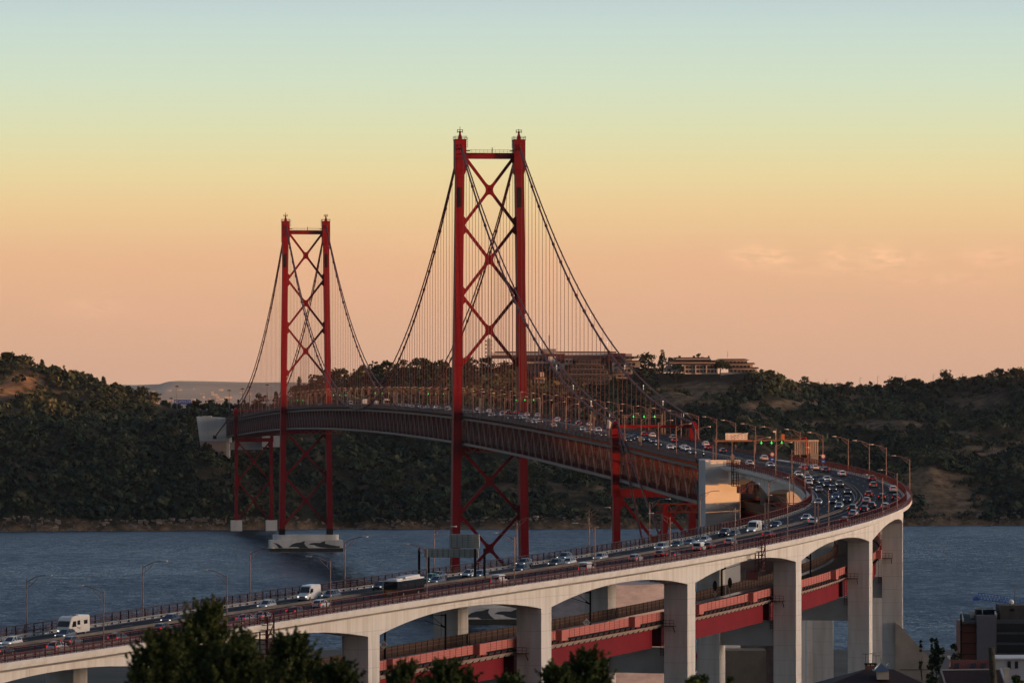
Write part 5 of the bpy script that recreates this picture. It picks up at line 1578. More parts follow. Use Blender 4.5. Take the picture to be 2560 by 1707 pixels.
# traffic farther out on the bridge, set into its lanes by photo x
B = [('sedan', 'grey', 'F', 1169, 0), ('hatchback', 'white', 'R', 1194, 1), ('sedan', 'black', 'F', 1192, 1), ('hatchback', 'silver', 'F', 1203, 2), ('suv', 'white', 'R', 1222, 0), ('hatchback', 'white', 'F', 1226, 0), ('sedan', 'dark', 'R', 1233, 2), ('hatchback', 'grey', 'F', 1240, 1), ('hatchback', 'silver', 'R', 1255, 0), ('sedan', 'silver', 'F', 1255, 2),
     ('suv', 'dark', 'R', 1270, 1), ('hatchback', 'black', 'F', 1274, 0), ('hatchback', 'red', 'R', 1290, 2), ('sedan', 'dark', 'F', 1293, 1), ('hatchback', 'silver', 'R', 1302, 0), ('hatchback', 'white', 'F', 1311, 2), ('suv', 'white', 'R', 1317, 1), ('sedan', 'silver', 'F', 1320, 0), ('hatchback', 'white', 'F', 1334, 0), ('suv', 'silver', 'F', 1340, 2), ('sedan', 'slate', 'F', 1350, 1), ('hatchback', 'white', 'R', 1343, 2),
     ('suv', 'white', 'R', 1391, 0), ('hatchback', 'white', 'R', 1394, 1), ('hatchback', 'dark', 'R', 1418, 1), ('hatchback', 'white', 'F', 1384, 0), ('suv', 'dark', 'R', 1445, 0), ('hatchback', 'grey', 'R', 1447, 1), ('hatchback', 'white', 'F', 1456, 1), ('suv', 'silver', 'F', 1469, 0), ('sedan', 'white', 'R', 1473, 1), ('hatchback', 'slate', 'F', 1491, 0), ('sedan', 'dark', 'F', 1507, 0), ('hatchback', 'silver', 'F', 1483, 2),
     ('small_van', 'white', 'F', 1120, 1), ('hatchback', 'silver', 'F', 1116, 0), ('hatchback', 'silver', 'F', 1097, 1), ('suv', 'white', 'F', 1090, 2), ('sedan', 'dark', 'F', 1078, 0), ('hatchback', 'white', 'F', 1068, 1), ('sedan', 'grey', 'F', 1055, 0), ('hatchback', 'silver', 'F', 1047, 2), ('suv', 'dark', 'F', 1040, 1), ('hatchback', 'white', 'F', 1030, 0), ('suv', 'white', 'F', 1018, 1), ('hatchback', 'silver', 'F', 1008, 0), ('sedan', 'white', 'F', 998, 2), ('hatchback', 'grey', 'F', 985, 1),
     ('bus', 'white', 'R', 966, 2), ('panel_van', 'white', 'R', 940, 1), ('box_truck', 'white', 'R', 911, 1), ('panel_van', 'white', 'F', 877, 1), ('small_van', 'white', 'F', 733, 1), ('hatchback', 'silver', 'F', 800, 0)]
for kind, c, f_, px, ln in B:
    u = (FL if f_ == 'F' else RL)[ln]
    d = find_d(px, u, 1600, 3400)
    vehicle(kind, c, f_, d, u)
# labels: each vehicle told by its look and by its turn in its own lane
KN = dict(hatchback='hatchback', sedan='saloon', suv='estate', panel_van='high-roofed van', small_van='small van', motorhome='motorhome', bus='city bus', box_truck='box lorry', motorcycle='motorcycle')
LN = {-8.6: 'outer inbound lane', -5.4: 'middle inbound lane', -2.3: 'median side inbound lane', 2.3: 'median side outbound lane', 5.4: 'middle outbound lane', 8.6: 'outer outbound lane'}
cnt = {}
for o, kind, c, f_, d, u in sorted(VLIST, key=lambda r: r[4]):
    zone = 'viaduct' if d < 1490 else ('side span' if d < 2160 else 'main span')
    k = (u, zone); i = cnt.get(k, 0); cnt[k] = i + 1
    lit = {'F': 'lights on', 'R': 'seen from behind'}[f_]
    tag(o, f'{CNAME.get(c, c)} {KN[kind]}, {lit}, {ordn(i)} in the {LN[u]}, {zone}', {'panel_van': 'van', 'small_van': 'van', 'box_truck': 'truck', 'bus': 'bus', 'motorhome': 'motorhome', 'motorcycle': 'motorcycle'}.get(kind, 'car'), 'traffic on the bridge road')

# ------------------------------------------------------------------ vegetation
rng = np.random.default_rng(7)
def leaf_mat(name, c0, c1, c2):
    m = bpy.data.materials.new(name); m.use_nodes = True
    n = m.node_tree; p = n.nodes['Principled BSDF']; p.inputs['Roughness'].default_value = .85; p.inputs['Specular IOR Level'].default_value = .15
    a = n.nodes.new('ShaderNodeAttribute'); a.attribute_name = 'tint'
    r = n.nodes.new('ShaderNodeValToRGB'); n.links.new(a.outputs['Fac'], r.inputs[0])
    r.color_ramp.elements[0].position = 0; r.color_ramp.elements[0].color = (*c0, 1)
    r.color_ramp.elements[1].position = 1; r.color_ramp.elements[1].color = (*c2, 1)
    e = r.color_ramp.elements.new(.55); e.color = (*c1, 1)
    n.links.new(r.outputs[0], p.inputs['Base Color'])
    return m
M_scrub = leaf_mat('scrub_leaves', (.012, .026, .021), (.038, .060, .032), (.115, .104, .054))
M_pine = leaf_mat('pine_leaves', (.016, .026, .014), (.034, .052, .020), (.070, .080, .028))
M_fore = leaf_mat('foreground_leaves', (.016, .027, .010), (.050, .070, .020), (.16, .185, .055))
def quads(cen, size, tint, elong=1.0, nrm=None):
    """one small randomly turned quad per centre; returns verts, faces, per-vertex tint"""
    n = len(cen)
    a = rng.normal(size=(n, 3)); a /= np.linalg.norm(a, axis=1, keepdims=True)
    if nrm is not None: a -= (a * nrm).sum(1, keepdims=True) * nrm; a /= np.linalg.norm(a, axis=1, keepdims=True) + 1e-9
    b = rng.normal(size=(n, 3)) if nrm is None else np.cross(nrm, a); b -= (a * b).sum(1, keepdims=True) * a; b /= np.linalg.norm(b, axis=1, keepdims=True)
    s = (np.asarray(size) * rng.uniform(.6, 1.3, n))[:, None]
    a = a * s * elong; b = b * s
    v = np.stack([cen - a - b * .6, cen + a * .2 - b, cen + a + b * .6, cen - a * .2 + b], 1).reshape(-1, 3)
    f = np.arange(4 * n).reshape(n, 4)
    return v, f, np.repeat(tint, 4)
def leaf_mesh(name, v, f, t, m, parent=None):
    me = bpy.data.meshes.new(name)
    if parent is not None: v = v - np.array(world_loc(parent))
    me.vertices.add(len(v)); me.vertices.foreach_set('co', v.astype(np.float32).ravel())
    me.loops.add(f.size); me.loops.foreach_set('vertex_index', f.astype(np.int32).ravel())
    me.polygons.add(len(f)); me.polygons.foreach_set('loop_start', np.arange(0, f.size, 4, dtype=np.int32)); me.polygons.foreach_set('loop_total', np.full(len(f), 4, dtype=np.int32))
    a = me.attributes.new('tint', 'FLOAT', 'POINT'); a.data.foreach_set('value', np.clip(t, 0, 1).astype(np.float32))
    me.update(calc_edges=True); me.materials.append(m)
    o = bpy.data.objects.new(name, me); col.objects.link(o)
    if parent is not None: o.parent = parent
    return o
# scrub on the far slope: one mass
n0 = 42000
X = rng.uniform(-520, 560, n0); T = rng.uniform(0.01, 1.04, n0) ** 1.15
pxs = 1280 + FPX * X / 4000
ds_ = np.interp(pxs, SPX, SDD); dr_ = np.interp(pxs, RPX, RDD)
Y = ds_ + T * (dr_ - ds_)
Z = land_z(X, Y)
keep = (Z > 3) & (np.abs((X / Y) * FPX) < 1500)
br = bareness(X, Y, Z)
dens = .25 + .75 * np.clip((fbm(X / 45, Y / 45, 101, 3) + .22) * 3, 0, 1)
keep &= rng.uniform(0, 1, n0) < dens * (1 - .93 * br)
pxk = 1280 + FPX * X / Y
keep &= ~((pxk > 1640) & (pxk < 1905) & (T > .86))
keep &= ~((pxk > 380) & (pxk < 700) & (Z > 76.5))
X, Y, Z, T = X[keep], Y[keep], Z[keep], T[keep]
nb = len(X)
big = rng.uniform(0, 1, nb)
rad = rng.uniform(1.2, 2.6, nb) * np.where(big < .16, 2.3, np.where(big < .4, 1.5, 1.0))
ct = np.clip(.36 + 1.5 * fbm(X / 55, Y / 60, 111, 3) + rng.normal(0, .25, nb), 0, 1)
K = 26
off = rng.normal(size=(nb, K, 3)); off[:, :, 2] = np.abs(off[:, :, 2]) * 1.1; off /= np.linalg.norm(off, axis=2, keepdims=True)
nr_ = off + rng.normal(0, .35, off.shape); nr_ /= np.linalg.norm(nr_, axis=2, keepdims=True)
off = off * rng.uniform(.72, 1.05, (nb, K, 1))
cen = np.stack([X, Y, Z + rad * .15], 1)[:, None, :] + off * rad[:, None, None] * np.array([1, 1, 1.05])
tint = np.clip(ct[:, None] + rng.normal(0, .09, (nb, K)), 0, 1)
v, f, t = quads(cen.reshape(-1, 3), np.repeat(rad * .30, K), tint.ravel(), 1.0, nr_.reshape(-1, 3))
tag(leaf_mesh('hillside_scrub', v, f, t, M_scrub), kind='stuff')
# dark belt of trees behind the toll canopy, reading as one mass
nb = 240
px_ = rng.uniform(395, 705, nb); Y = rng.uniform(4180, 4330, nb); X = (px_ - 1280) * Y / FPX
yt = 1008 + 4 * fbm(px_ / 30, px_ * 0, 131, 3) * 2 + rng.uniform(-2, 4, nb); zt = CAM_Z - (yt - 990.5) * Y / FPX
rad = rng.uniform(2.0, 3.6, nb); K = 40
off = rng.normal(size=(nb, K, 3)); off /= np.linalg.norm(off, axis=2, keepdims=True)
nr_ = off + rng.normal(0, .4, off.shape); nr_ /= np.linalg.norm(nr_, axis=2, keepdims=True)
cen = np.stack([X, Y, zt - 4.5], 1)[:, None, :] + off * rad[:, None, None] * np.array([.8, .8, 1.5]) * rng.uniform(.6, 1, (nb, K, 1))
v, f, t = quads(cen.reshape(-1, 3), np.repeat(rad * .26, K), np.clip(rng.normal(.2, .12, nb * K), 0, 1), 1.0, nr_.reshape(-1, 3))
tag(leaf_mesh('tree_belt', v, f, t, M_pine), kind='stuff')

def tree(name, base, h, w, label, cat='tree', group=None, shape='round', m=None, n=700, leaf=.5, trunk=None, tint=.4, el=1.0, lean=0.0):
    m = m or M_pine
    base = Vector(base)
    o = empty(name, base, label, cat, group)
    mb = MB()
    tr = trunk or max(.12, w * .045)
    th = h * (.55 if shape != 'umbrella' else .8)
    top = base + Vector((lean * h, 0, th))
    mb.tube([base - Vector((0, 0, .6)), base + Vector((lean * h * .3 + .02 * h, .0, th * .5)), top], [tr, tr * .75, tr * .4], 7)
    for k in range(5):
        a = k * 1.3 + rng.uniform(0, .6); z = th * (.55 + .09 * k)
        e = base + Vector((math.cos(a) * w * .33, math.sin(a) * w * .33, z + h * .16))
        mb.tube([base + Vector((lean * h * z / h, 0, z)), e], [tr * .4, tr * .12], 5)
    mb.build('trunk', M_wood, o)
    if shape == 'feather':                                # upright feathery sprigs
        ns = max(60, n // 34); pts = []; tv = []
        for k in range(ns):
            q = rng.uniform(0, 1) ** .75; a = rng.uniform(0, 2 * math.pi); rr = math.sqrt(rng.uniform(0, 1)) * .5 * w * (1 - q ** 2.2 * .82) * (.75 + .35 * math.sin(3 * a + k * .01))
            p0 = np.array([math.cos(a) * rr, math.sin(a) * rr, h * (.12 + .82 * q) - rr * .25])
            dr = np.array([math.cos(a) * .55 + rng.normal(0, .3), math.sin(a) * .55 + rng.normal(0, .3), .9]); dr /= np.linalg.norm(dr)
            L_ = rng.uniform(.12, .36) * (w / 2) ** .3; m_ = n // ns
            tt_ = rng.uniform(0, 1, m_)
            pts.append(p0 + dr * (tt_ * L_)[:, None] + rng.normal(0, .024, (m_, 3)) * (1.15 - tt_)[:, None]); tv.append(np.clip(tint + rng.normal(0, .16) + .18 * tt_ + .2 * (q - .5), 0, 1))
        cc = np.concatenate(pts); v, f, t = quads(cc + np.array(base), np.full(len(cc), leaf), np.concatenate(tv), el)
        leaf_mesh('crown', v, f, t, m, o)
        return o
    # clumps through the crown
    cl = []
    nc = 26 if shape != 'spire' else 22
    for k in range(nc):
        a = rng.uniform(0, 2 * math.pi); r_ = math.sqrt(rng.uniform(0, 1)) * .5 * w
        if shape == 'round': z = h * rng.uniform(.28, .98); fz = 1 - abs((z / h - .6) / .44) ** 2.2; r_ *= max(.12, fz)
        elif shape == 'umbrella': z = h * (.97 - .28 * (2 * r_ / w) ** 2 - rng.uniform(0, .14)); fz = 1
        elif shape == 'spire': z = h * rng.uniform(.06, 1.0); r_ *= max(.08, (1.04 - z / h)) * .9
        else: z = h * rng.uniform(.05, .95); fz = 1 - (z / h) ** 3; r_ *= max(.25, fz)
        cl.append((math.cos(a) * r_ + lean * z, math.sin(a) * r_, z, w * rng.uniform(.10, .19) * (1 if shape != 'spire' else .75)))
    cl = np.array(cl)
    pick = rng.integers(0, nc, n)
    d3 = rng.normal(size=(n, 3)); d3 /= np.linalg.norm(d3, axis=1, keepdims=True); d3 *= rng.uniform(.3, 1.0, (n, 1)) ** .5
    cc = cl[pick, :3] + d3 * cl[pick, 3:4] * np.array([1, 1, .8 if shape != 'spire' else 1.5])
    ctv = rng.uniform(-.2, .25, nc)[pick]
    v, f, t = quads(cc + np.array(base), np.full(n, leaf), tint + ctv + rng.normal(0, .1, n), el)
    leaf_mesh('crown', v, f, t, m, o)
    return o

def land_at(px, d):
    x = (px - 1280) * d / FPX
    return Vector((x, d, float(land_z(np.array([x]), np.array([float(d)]))[0])))
# trees that stand out against the sky: (photo x, crown top y, distance, width px, shape, label)
SKY = [(22, 884, 4140, 46, 'round', 'broad dark tree at the far left of the left skyline'), (58, 891, 4140, 44, 'round', 'rounded dark tree second along the left skyline'), (104, 902, 4130, 30, 'spire', 'ragged pointed tree above the bare brown slope'), (131, 912, 4120, 14, 'spire', 'slim pointed tree just right of the ragged pointed one'),
       (160, 915, 4110, 22, 'spire', 'tall dark conifer standing alone on the left skyline'), (190, 926, 4110, 26, 'spire', 'dark conifer right of the lone tall one on the left skyline'), (228, 938, 4100, 34, 'spire', 'dense conifer clump halfway down the left skyline'), (258, 943, 4095, 26, 'spire', 'pointed conifer lower on the left skyline'), (288, 958, 4090, 30, 'round', 'low dark tree where the left skyline meets the distant hills'), (320, 966, 4085, 30, 'round', 'low rounded tree in front of the distant pale hills, leftmost'),
       (355, 969, 4080, 36, 'round', 'taller dark tree in front of the distant pale hills'), (388, 982, 4075, 26, 'round', 'dark tree left of the blue billboard'), (412, 1001, 4120, 22, 'round', 'small tree under the tall light mast left of the billboard'), (492, 999, 4190, 34, 'round', 'low tree just right of the blue billboard'), (530, 1001, 4190, 40, 'round', 'low broad tree behind the toll canopy'), (566, 998, 4190, 34, 'spire', 'dark pointed tree behind the toll canopy near the cable'),
       (596, 1000, 4190, 14, 'spire', 'slim cypress behind the toll canopy'), (612, 1001, 4190, 12, 'spire', 'slimmer cypress beside the first one behind the canopy'), (650, 986, 4180, 34, 'round', 'rounded tree between the canopy and the farther tower'), (690, 982, 4170, 26, 'spire', 'dark tree just left of the farther tower leg'), (748, 945, 4200, 34, 'spire', 'pointed pine between the legs of the farther tower'), (795, 938, 4210, 44, 'round', 'pine just inside the right leg of the farther tower'),
       (848, 922, 4220, 52, 'round', 'large rounded pine right of the farther tower'), (905, 915, 4230, 46, 'round', 'pine second to the right of the farther tower'), (958, 905, 4240, 56, 'round', 'broad pine third to the right of the farther tower'), (1006, 900, 4250, 36, 'round', 'tall pine crown midway between the two towers'), (1052, 897, 4260, 48, 'umbrella', 'flat-topped pine left of the nearer tower'), (1100, 902, 4270, 46, 'round', 'pine touching the left leg of the nearer tower'), (1172, 895, 4270, 40, 'round', 'pine below the white mast between the nearer tower legs'), (1215, 896, 4270, 44, 'round', 'dark pine between the nearer tower legs in front of the long building'),
       (1265, 905, 4265, 40, 'round', 'pine by the right leg of the nearer tower'), (1620, 884, 4300, 48, 'round', 'dark bushy tree left of the twin pointed trees by the hotel'), (1656, 880, 4300, 40, 'spire', 'twin pointed dark tree left of the low hotel'), (1683, 893, 4290, 40, 'round', 'broad dark tree touching the low hotel roof'), (1690, 911, 4255, 38, 'round', 'round tree in front of the left end of the low hotel'), (1750, 884, 4330, 26, 'round', 'tree crown rising behind the low hotel roof'), (1772, 889, 4330, 10, 'spire', 'slim tree behind the right end of the low hotel roof'),
       (1800, 903, 4250, 44, 'umbrella', 'round umbrella pine between the two hotel wings'), (1925, 927, 4320, 30, 'round', 'tree on the shoulder just right of the tiered hotel'), (1948, 938, 4330, 34, 'round', 'tree lower on the shoulder right of the tiered hotel'), (1958, 956, 4360, 62, 'umbrella', 'wide green umbrella pine at the foot of the hotel hill'), (2013, 941, 4420, 26, 'round', 'lone small tree standing on the low saddle of the right skyline'), (2040, 958, 4430, 30, 'round', 'first of the low trees right of the lone saddle tree'), (2065, 960, 4430, 26, 'round', 'second of the low trees right of the lone saddle tree'),
       (2096, 957, 4440, 26, 'round', 'clipped round tree on the saddle, left one'), (2122, 956, 4440, 28, 'round', 'clipped round tree on the saddle, right one'), (2152, 964, 4460, 12, 'round', 'tiny tree beside the clipped round trees'), (2238, 946, 4500, 52, 'round', 'broad dark tree at the start of the right ridge'), (2290, 952, 4510, 50, 'round', 'low broad tree in the middle of the right ridge'), (2368, 927, 4500, 42, 'round', 'large open tree rising clear above the right ridge'),
       (2415, 943, 4500, 30, 'round', 'small tree right of the large open ridge tree'), (2448, 940, 4500, 34, 'round', 'dark rounded tree further right on the right ridge'), (2496, 924, 4490, 48, 'round', 'tall dark tree near the right end of the ridge'), (2545, 921, 4480, 50, 'umbrella', 'umbrella pine at the far right of the ridge'), (2330, 958, 4500, 40, 'round', 'low dark tree left of the large open ridge tree')]
for px, yt, d, wpx, shp, lb in SKY:
    b = land_at(px, d); zt = CAM_Z - (yt - 990.5) * d / FPX
    w = wpx * d / FPX * 1.08
    b.z = min(b.z, zt - max(5.0, w * .6)) if zt - b.z < 4 else b.z
    tree('tree' if shp == 'round' else ('conifer_tree' if shp == 'spire' else 'umbrella_pine'), b, zt - b.z, w, lb, 'tree', 'trees on the skyline', shp, n=560, leaf=max(.45, w * .05), tint=.28)
# bigger individual crowns on the slope, told apart by eye against the scrub
for i, (px, py, d, wpx, shp, lb) in enumerate(((235, 1180, 3760, 26, 'bush', 'tall pale green bush low on the left slope'), (640, 1165, 3760, 34, 'round', 'loose tree with bare white stems behind the far bent'), (980, 1165, 3740, 46, 'round', 'rounded green tree on the slope right of the farther tower'), (1450, 1160, 3790, 56, 'round', 'large green tree on the slope under the side span'), (1330, 1160, 3770, 50, 'round', 'green tree on the slope just right of the nearer tower leg'), (480, 1040, 3900, 40, 'bush', 'light green bush above the white anchorage'), (640, 1130, 3780, 20, 'round', 'small dark tree at the foot of the white anchorage'), (515, 1105, 3770, 22, 'round', 'dark tree at the left foot of the white anchorage'))):
    zt = CAM_Z - (py - 990.5) * d / FPX; x = (px - 1280) * d / FPX
    zg = float(land_z(np.array([x]), np.array([float(d)]))[0]); zg = min(zg, zt - 4)
    tree('tree', (x, d, zg), zt - zg, wpx * d / FPX, lb, 'tree', 'trees on the far slope', shp, n=520, leaf=.6, tint=.45)
# boulders and pale stones along the far shore
xs_ = rng.uniform(-430, 480, 1700); vv, ff = [], []
mb = MB()
for x in xs_:
    y = float(np.interp(1280 + FPX * x / 3680, SPX, SDD)) + rng.uniform(-4, 9)
    for _ in range(1):
        s = rng.uniform(.35, 1.15) * (2.0 if (-345 < x < -290 or -255 < x < -205) and rng.uniform() < .45 else 1)
        z = max(.1, float(land_z(np.array([x]), np.array([y]))[0]))
        pts = [Vector((x + sx * s * rng.uniform(.6, 1.2), y + sy * s * rng.uniform(.5, 1), z + sz * s * rng.uniform(.4, .8))) for sz in (-1, 1) for sx, sy in ((-1, -1), (1, -1), (1, 1), (-1, 1))]
        mb.hexa(pts)
tag(mb.build('shore_rocks', mat('shore_rock', (.26, .205, .16), rough=.9, var=.5, scale=.25, dark=(.06, .05, .045))), kind='stuff')

# ------------------------------------------------------------------ far bank buildings
def B_(px0, px1, y0, y1, d, depth, m, name, o, mb=None, flat=True):
    a, b = back(px0, y1, d), back(px1, y0, d)
    m_ = mb or MB()
    m_.box(((a.x + b.x) / 2, d + depth / 2, (a.z + b.z) / 2), (b.x - a.x, depth, b.z - a.z))
    return m_ if mb else m_.build(name, m, o)
M_wall = mat('hotel_wall', (.62, .50, .40), rough=.85, var=.1, scale=.1)
M_wallg = mat('grey_block_wall', (.33, .325, .34), rough=.85, var=.15, scale=.1)
M_roof = mat('roof_tile', (.13, .055, .04), rough=.85, var=.25, scale=.5)
M_roofd = mat('dark_roof', (.06, .045, .045), rough=.85, var=.25, scale=.5)
M_win = mat('window_glass', (.018, .02, .024), rough=.15, spec=.6)
M_brick = mat('brick_band', (.22, .10, .075), rough=.85, var=.15, scale=.3)
M_maroon = mat('maroon_cladding', (.07, .022, .03), rough=.7, var=.1)
M_mast = mat('mast_steel', (.20, .19, .18), rough=.6, var=.1)
# long hotel-like block with terraces
d = 4255
hb = empty('long_terraced_building', back(1390, 960, d), 'long stepped grey building with a pale top storey on the wooded hill behind the cables', 'building')
B_(1290, 1580, 884, 960, d + 14, 14, M_wallg, 'main_wall', hb)
B_(1227, 1541, 882, 888, d + 8, 18, M_signwhite, 'pale_top_storey', hb)
B_(1227, 1541, 888, 896, d + 7, 18, M_brick, 'brick_band', hb)
B_(1238, 1541, 878.5, 882, d + 8, 18, M_roofd, 'flat_roof', hb)
B_(1345, 1390, 872, 882, d + 6, 10, M_wallg, 'roof_plant', hb)
for k, (x0, x1, y0, y1) in enumerate(((1362, 1412, 884, 904), (1518, 1564, 883, 905))): B_(x0, x1, y0, y1, d - 2, 18, M_maroon, 'maroon_block', hb)
B_(1371, 1389, 891, 904, d - 2.4, 1, M_signwhite, 'pale_panel', hb)
for k, (x0, x1, y) in enumerate(((1440, 1500, 899), (1425, 1510, 912), (1412, 1520, 925), (1404, 1530, 938), (1420, 1520, 950))):
    B_(x0, x1, y, y + 11, d - 8 - k * 3, 20, mat('terrace_wall', (.17, .17, .19), rough=.85, var=.2, scale=.2), 'terrace_wall', hb)
    mb = MB()
    for q in np.arange(x0 + 3, x1 - 4, 7.5): B_(q, q + 4.5, y + 3.2, y + 9, d - 8.15 - k * 3, .3, None, '', None, mb)
    mb.build('window_row', M_win, hb)
    mb = MB(); B_(x0 - 6, x1 + 6, y - 2.2, y + .8, d - 12 - k * 3, 26, None, '', None, mb); mb.build('terrace_roof', mat('slate_roof', (.045, .045, .06), rough=.8, var=.2), hb)
for x0, x1, y0, y1 in ((1318, 1412, 904, 908), (1380, 1400, 908, 924), (1400, 1412, 896, 935), (1530, 1568, 905, 930), (1412, 1432, 897, 912), (1390, 1402, 922, 936)):
    B_(x0, x1, y0, y1, d - 1, 14, M_wall, 'side_wall', hb)
mb = MB()
for x0, y0 in ((1383, 910), (1394, 910), (1383, 922), (1394, 922), (1415, 900), (1424, 900), (1536, 911), (1552, 910), (1536, 922), (1340, 910), (1352, 910), (1330, 910)): B_(x0, x0 + 6, y0, y0 + 5.5, d - 1.3, .3, None, '', None, mb)
mb.build('window_row', M_win, hb)
for k, (x0, x1, y0, y1) in enumerate(((1560, 1592, 893, 897), (1563, 1600, 903, 918), (1552, 1582, 918, 934), (1540, 1570, 934, 946))):
    B_(x0, x1, y0, y1, d - 4 - k, 14, M_wallg, 'corner_wing', hb); mb = MB(); B_(x0 - 3, x1 + 4, y0 - 2.5, y0, d - 8 - k, 20, None, '', None, mb); mb.build('wing_roof', M_roofd, hb)
    mb = MB(); B_(x0 + 5, x0 + 14, y0 + 4, y1 - 4, d - 4.2 - k, .3, None, '', None, mb); B_(x0 + 18, x0 + 25, y0 + 4, y1 - 4, d - 4.2 - k, .3, None, '', None, mb); mb.build('window_row', M_win, hb)
o = empty('small_house', back(1347, 958, d - 40), 'small warm lit house among the trees below the long grey building', 'house')
B_(1335, 1362, 944, 958, d - 40, 8, M_wall, 'wall', o); B_(1350, 1360, 930, 944, d - 36, 8, M_wall, 'upper_wall', o)
mb = MB(); [B_(x, x + 5, 947, 953, d - 40.3, .3, None, '', None, mb) for x in (1338, 1346, 1354)]; mb.build('window_row', M_win, o); B_(1333, 1364, 941.5, 944, d - 42, 12, M_roof, 'roof', o)
o = empty('grey_tower_mast', back(1222, 900, 4330), 'pale lattice communications tower seen between the nearer tower legs', 'tower')
a = back(1222, 905, 4330); b = back(1222, 846, 4330); mb = MB()
mb.loft([[Vector((a.x + sx * w, a.y + sy * w, z)) for sx, sy in ((-1, -1), (1, -1), (1, 1), (-1, 1))] for z, w in ((a.z - 6, 1.6), (b.z, 1.3))])
mb.build('shaft', mat('mast_white', (.40, .42, .44), rough=.7, var=.15), o); mb = MB()
for k in range(6):
    zz = b.z - 2 - k * 3.0; mb.box((a.x - 2.2, a.y, zz), (1.2, .4, 1.0)); mb.box((a.x + 2.2, a.y, zz), (1.2, .4, 1.0))
mb.build('antenna_panels', M_wallg, o)
o = empty('roof_antenna', back(1373, 872, d + 8), 'slim lattice antenna on the roof of the long grey building', 'antenna')
a = back(1373, 873, d + 8); b = back(1373, 838, d + 8); mb = MB(); mb.bar(a, b, .45)
for k in range(5): mb.box((a.x, a.y, b.z - .6 - 1.1 * k), (1.0, .6, .5))
mb.build('mast', M_black, o)
# low hotel and tiered hotel on the right of it
d = 4270
o = empty('low_hotel', back(1735, 935, d), 'low two storey hotel with a wide dark roof on the hill top', 'hotel')
B_(1710, 1795, 912, 935, d, 12, M_wall, 'wall', o)
mb = MB()
for r_ in (914, 924):
    for k in range(9):
        x0 = 1714 + k * 9.0; B_(x0, x0 + 7.0, r_, r_ + 7.6, d - .25, .3, None, '', None, mb)
mb.build('window_grid', M_win, o)
mb = MB()
for k in range(4): B_(1711 + k * 27, 1713.5 + k * 27, 911, 935, d - .7, .6, None, '', None, mb)
mb.build('column_row', M_wall, o)
B_(1665, 1712, 914, 930, d + 3, 10, M_wallg, 'side_wing', o)
mb = MB()
def hip(mb, px0, px1, y0, y1, d, dep, inset):
    a, b = back(px0, y1, d), back(px1, y1, d); zt = back(px0, y0, d).z
    i = (b.x - a.x) * inset
    mb.loft([[Vector((a.x, d - 2, a.z)), Vector((b.x, d - 2, a.z)), Vector((b.x, d + dep, a.z)), Vector((a.x, d + dep, a.z))], [Vector((a.x + i, d + dep * .3, zt)), Vector((b.x - i, d + dep * .3, zt)), Vector((b.x - i, d + dep * .6, zt)), Vector((a.x + i, d + dep * .6, zt))]])
hip(mb, 1660, 1802, 900, 912, d, 18, .10); mb.build('roof', M_roofd, o)
mb = MB(); B_(1674, 1790, 906, 907.4, d - .4, 4, None, '', None, mb); mb.build('eave_band', M_wall, o)
mb = MB(); hip(mb, 1685, 1778, 893, 900, d + 4, 12, .04); mb.build('upper_roof', M_roofd, o)
B_(1690, 1774, 896.5, 898.5, d + 3.4, 5, M_wall, 'pale_band', o)
for x in (1699, 1735): B_(x - 3, x + 3, 889, 894, d + 8, 3, M_roofd, 'chimney', o)
o = empty('tiered_hotel', back(1850, 937, d), 'tiered hotel of four stepped storeys with red tiled eaves on the hill top', 'hotel')
for k, (x0, x1, y0, y1) in enumerate(((1795, 1868, 901, 910), (1818, 1882, 911, 921), (1822, 1892, 922, 932), (1800, 1875, 931, 938))):
    B_(x0, x1, y0, y1, d + 6 - k * 3, 12, M_wall, 'storey_wall', o)
    mb = MB()
    for q in np.arange(x0 + 20 if k == 0 else x0 + 4, x1 - 5, 9.5):
        B_(q, q + 5.4, y0 + 2, y1 - 1.2, d + 5.7 - k * 3, .4, None, '', None, mb)
    if k < 3: mb.build('window_row', M_win, o)
    if k < 3:
        mb = MB(); hip(mb, x0 - 8, x1 + 6, y0 - 4.5, y0 - .6, d + 3 - k * 3, 16, .12 if k == 0 else .03); mb.build('tiled_eave', M_roof, o)
B_(1864, 1898, 931.5, 938, d - 4, 8, M_wall, 'pavilion', o); mb = MB(); hip(mb, 1862, 1900, 928, 931.5, d - 6, 12, .2); mb.build('pavilion_roof', M_roofd, o)
a = back(1819, 893, d + 10); mb = MB(); mb.bar(a, a + Vector((0, 0, 5)), .25); mb.build('flagpole', M_mast, o)
# toll plaza, billboard, light masts
d = 4140
o = empty('toll_canopy', back(520, 1030, d), 'long low toll canopy with a row of small pale peaks', 'canopy')
B_(380, 655, 1026, 1031, d, 14, M_maroon, 'fascia', o)
for k in range(17):
    cx = 388 + k * 16.0; mb = MB(); a, b = back(cx - 5, 1026, d + 2), back(cx + 5, 1026, d + 2); zt = back(cx, 1021.5, d).z
    mb.loft([[a, b, b + Vector((0, 6, 0)), a + Vector((0, 6, 0))], [Vector(((a.x + b.x) / 2 + e, d + 5, zt)) for e in (-.1, .1, .1, -.1)]]); mb.build('canopy_peak', M_wallg, o)
for k in range(9): cx = 392 + k * 30; mb = MB(); B_(cx, cx + 2, 1031, 1042, d + 4, .6, None, '', None, mb); mb.build('canopy_post', M_mast, o)
o = empty('billboard', back(462, 1024, d - 20), 'blue billboard with white capital lettering on a pale post by the toll plaza', 'billboard')
B_(434.5, 477, 999, 1010, d - 20, 1.0, M_signblue, 'board', o)
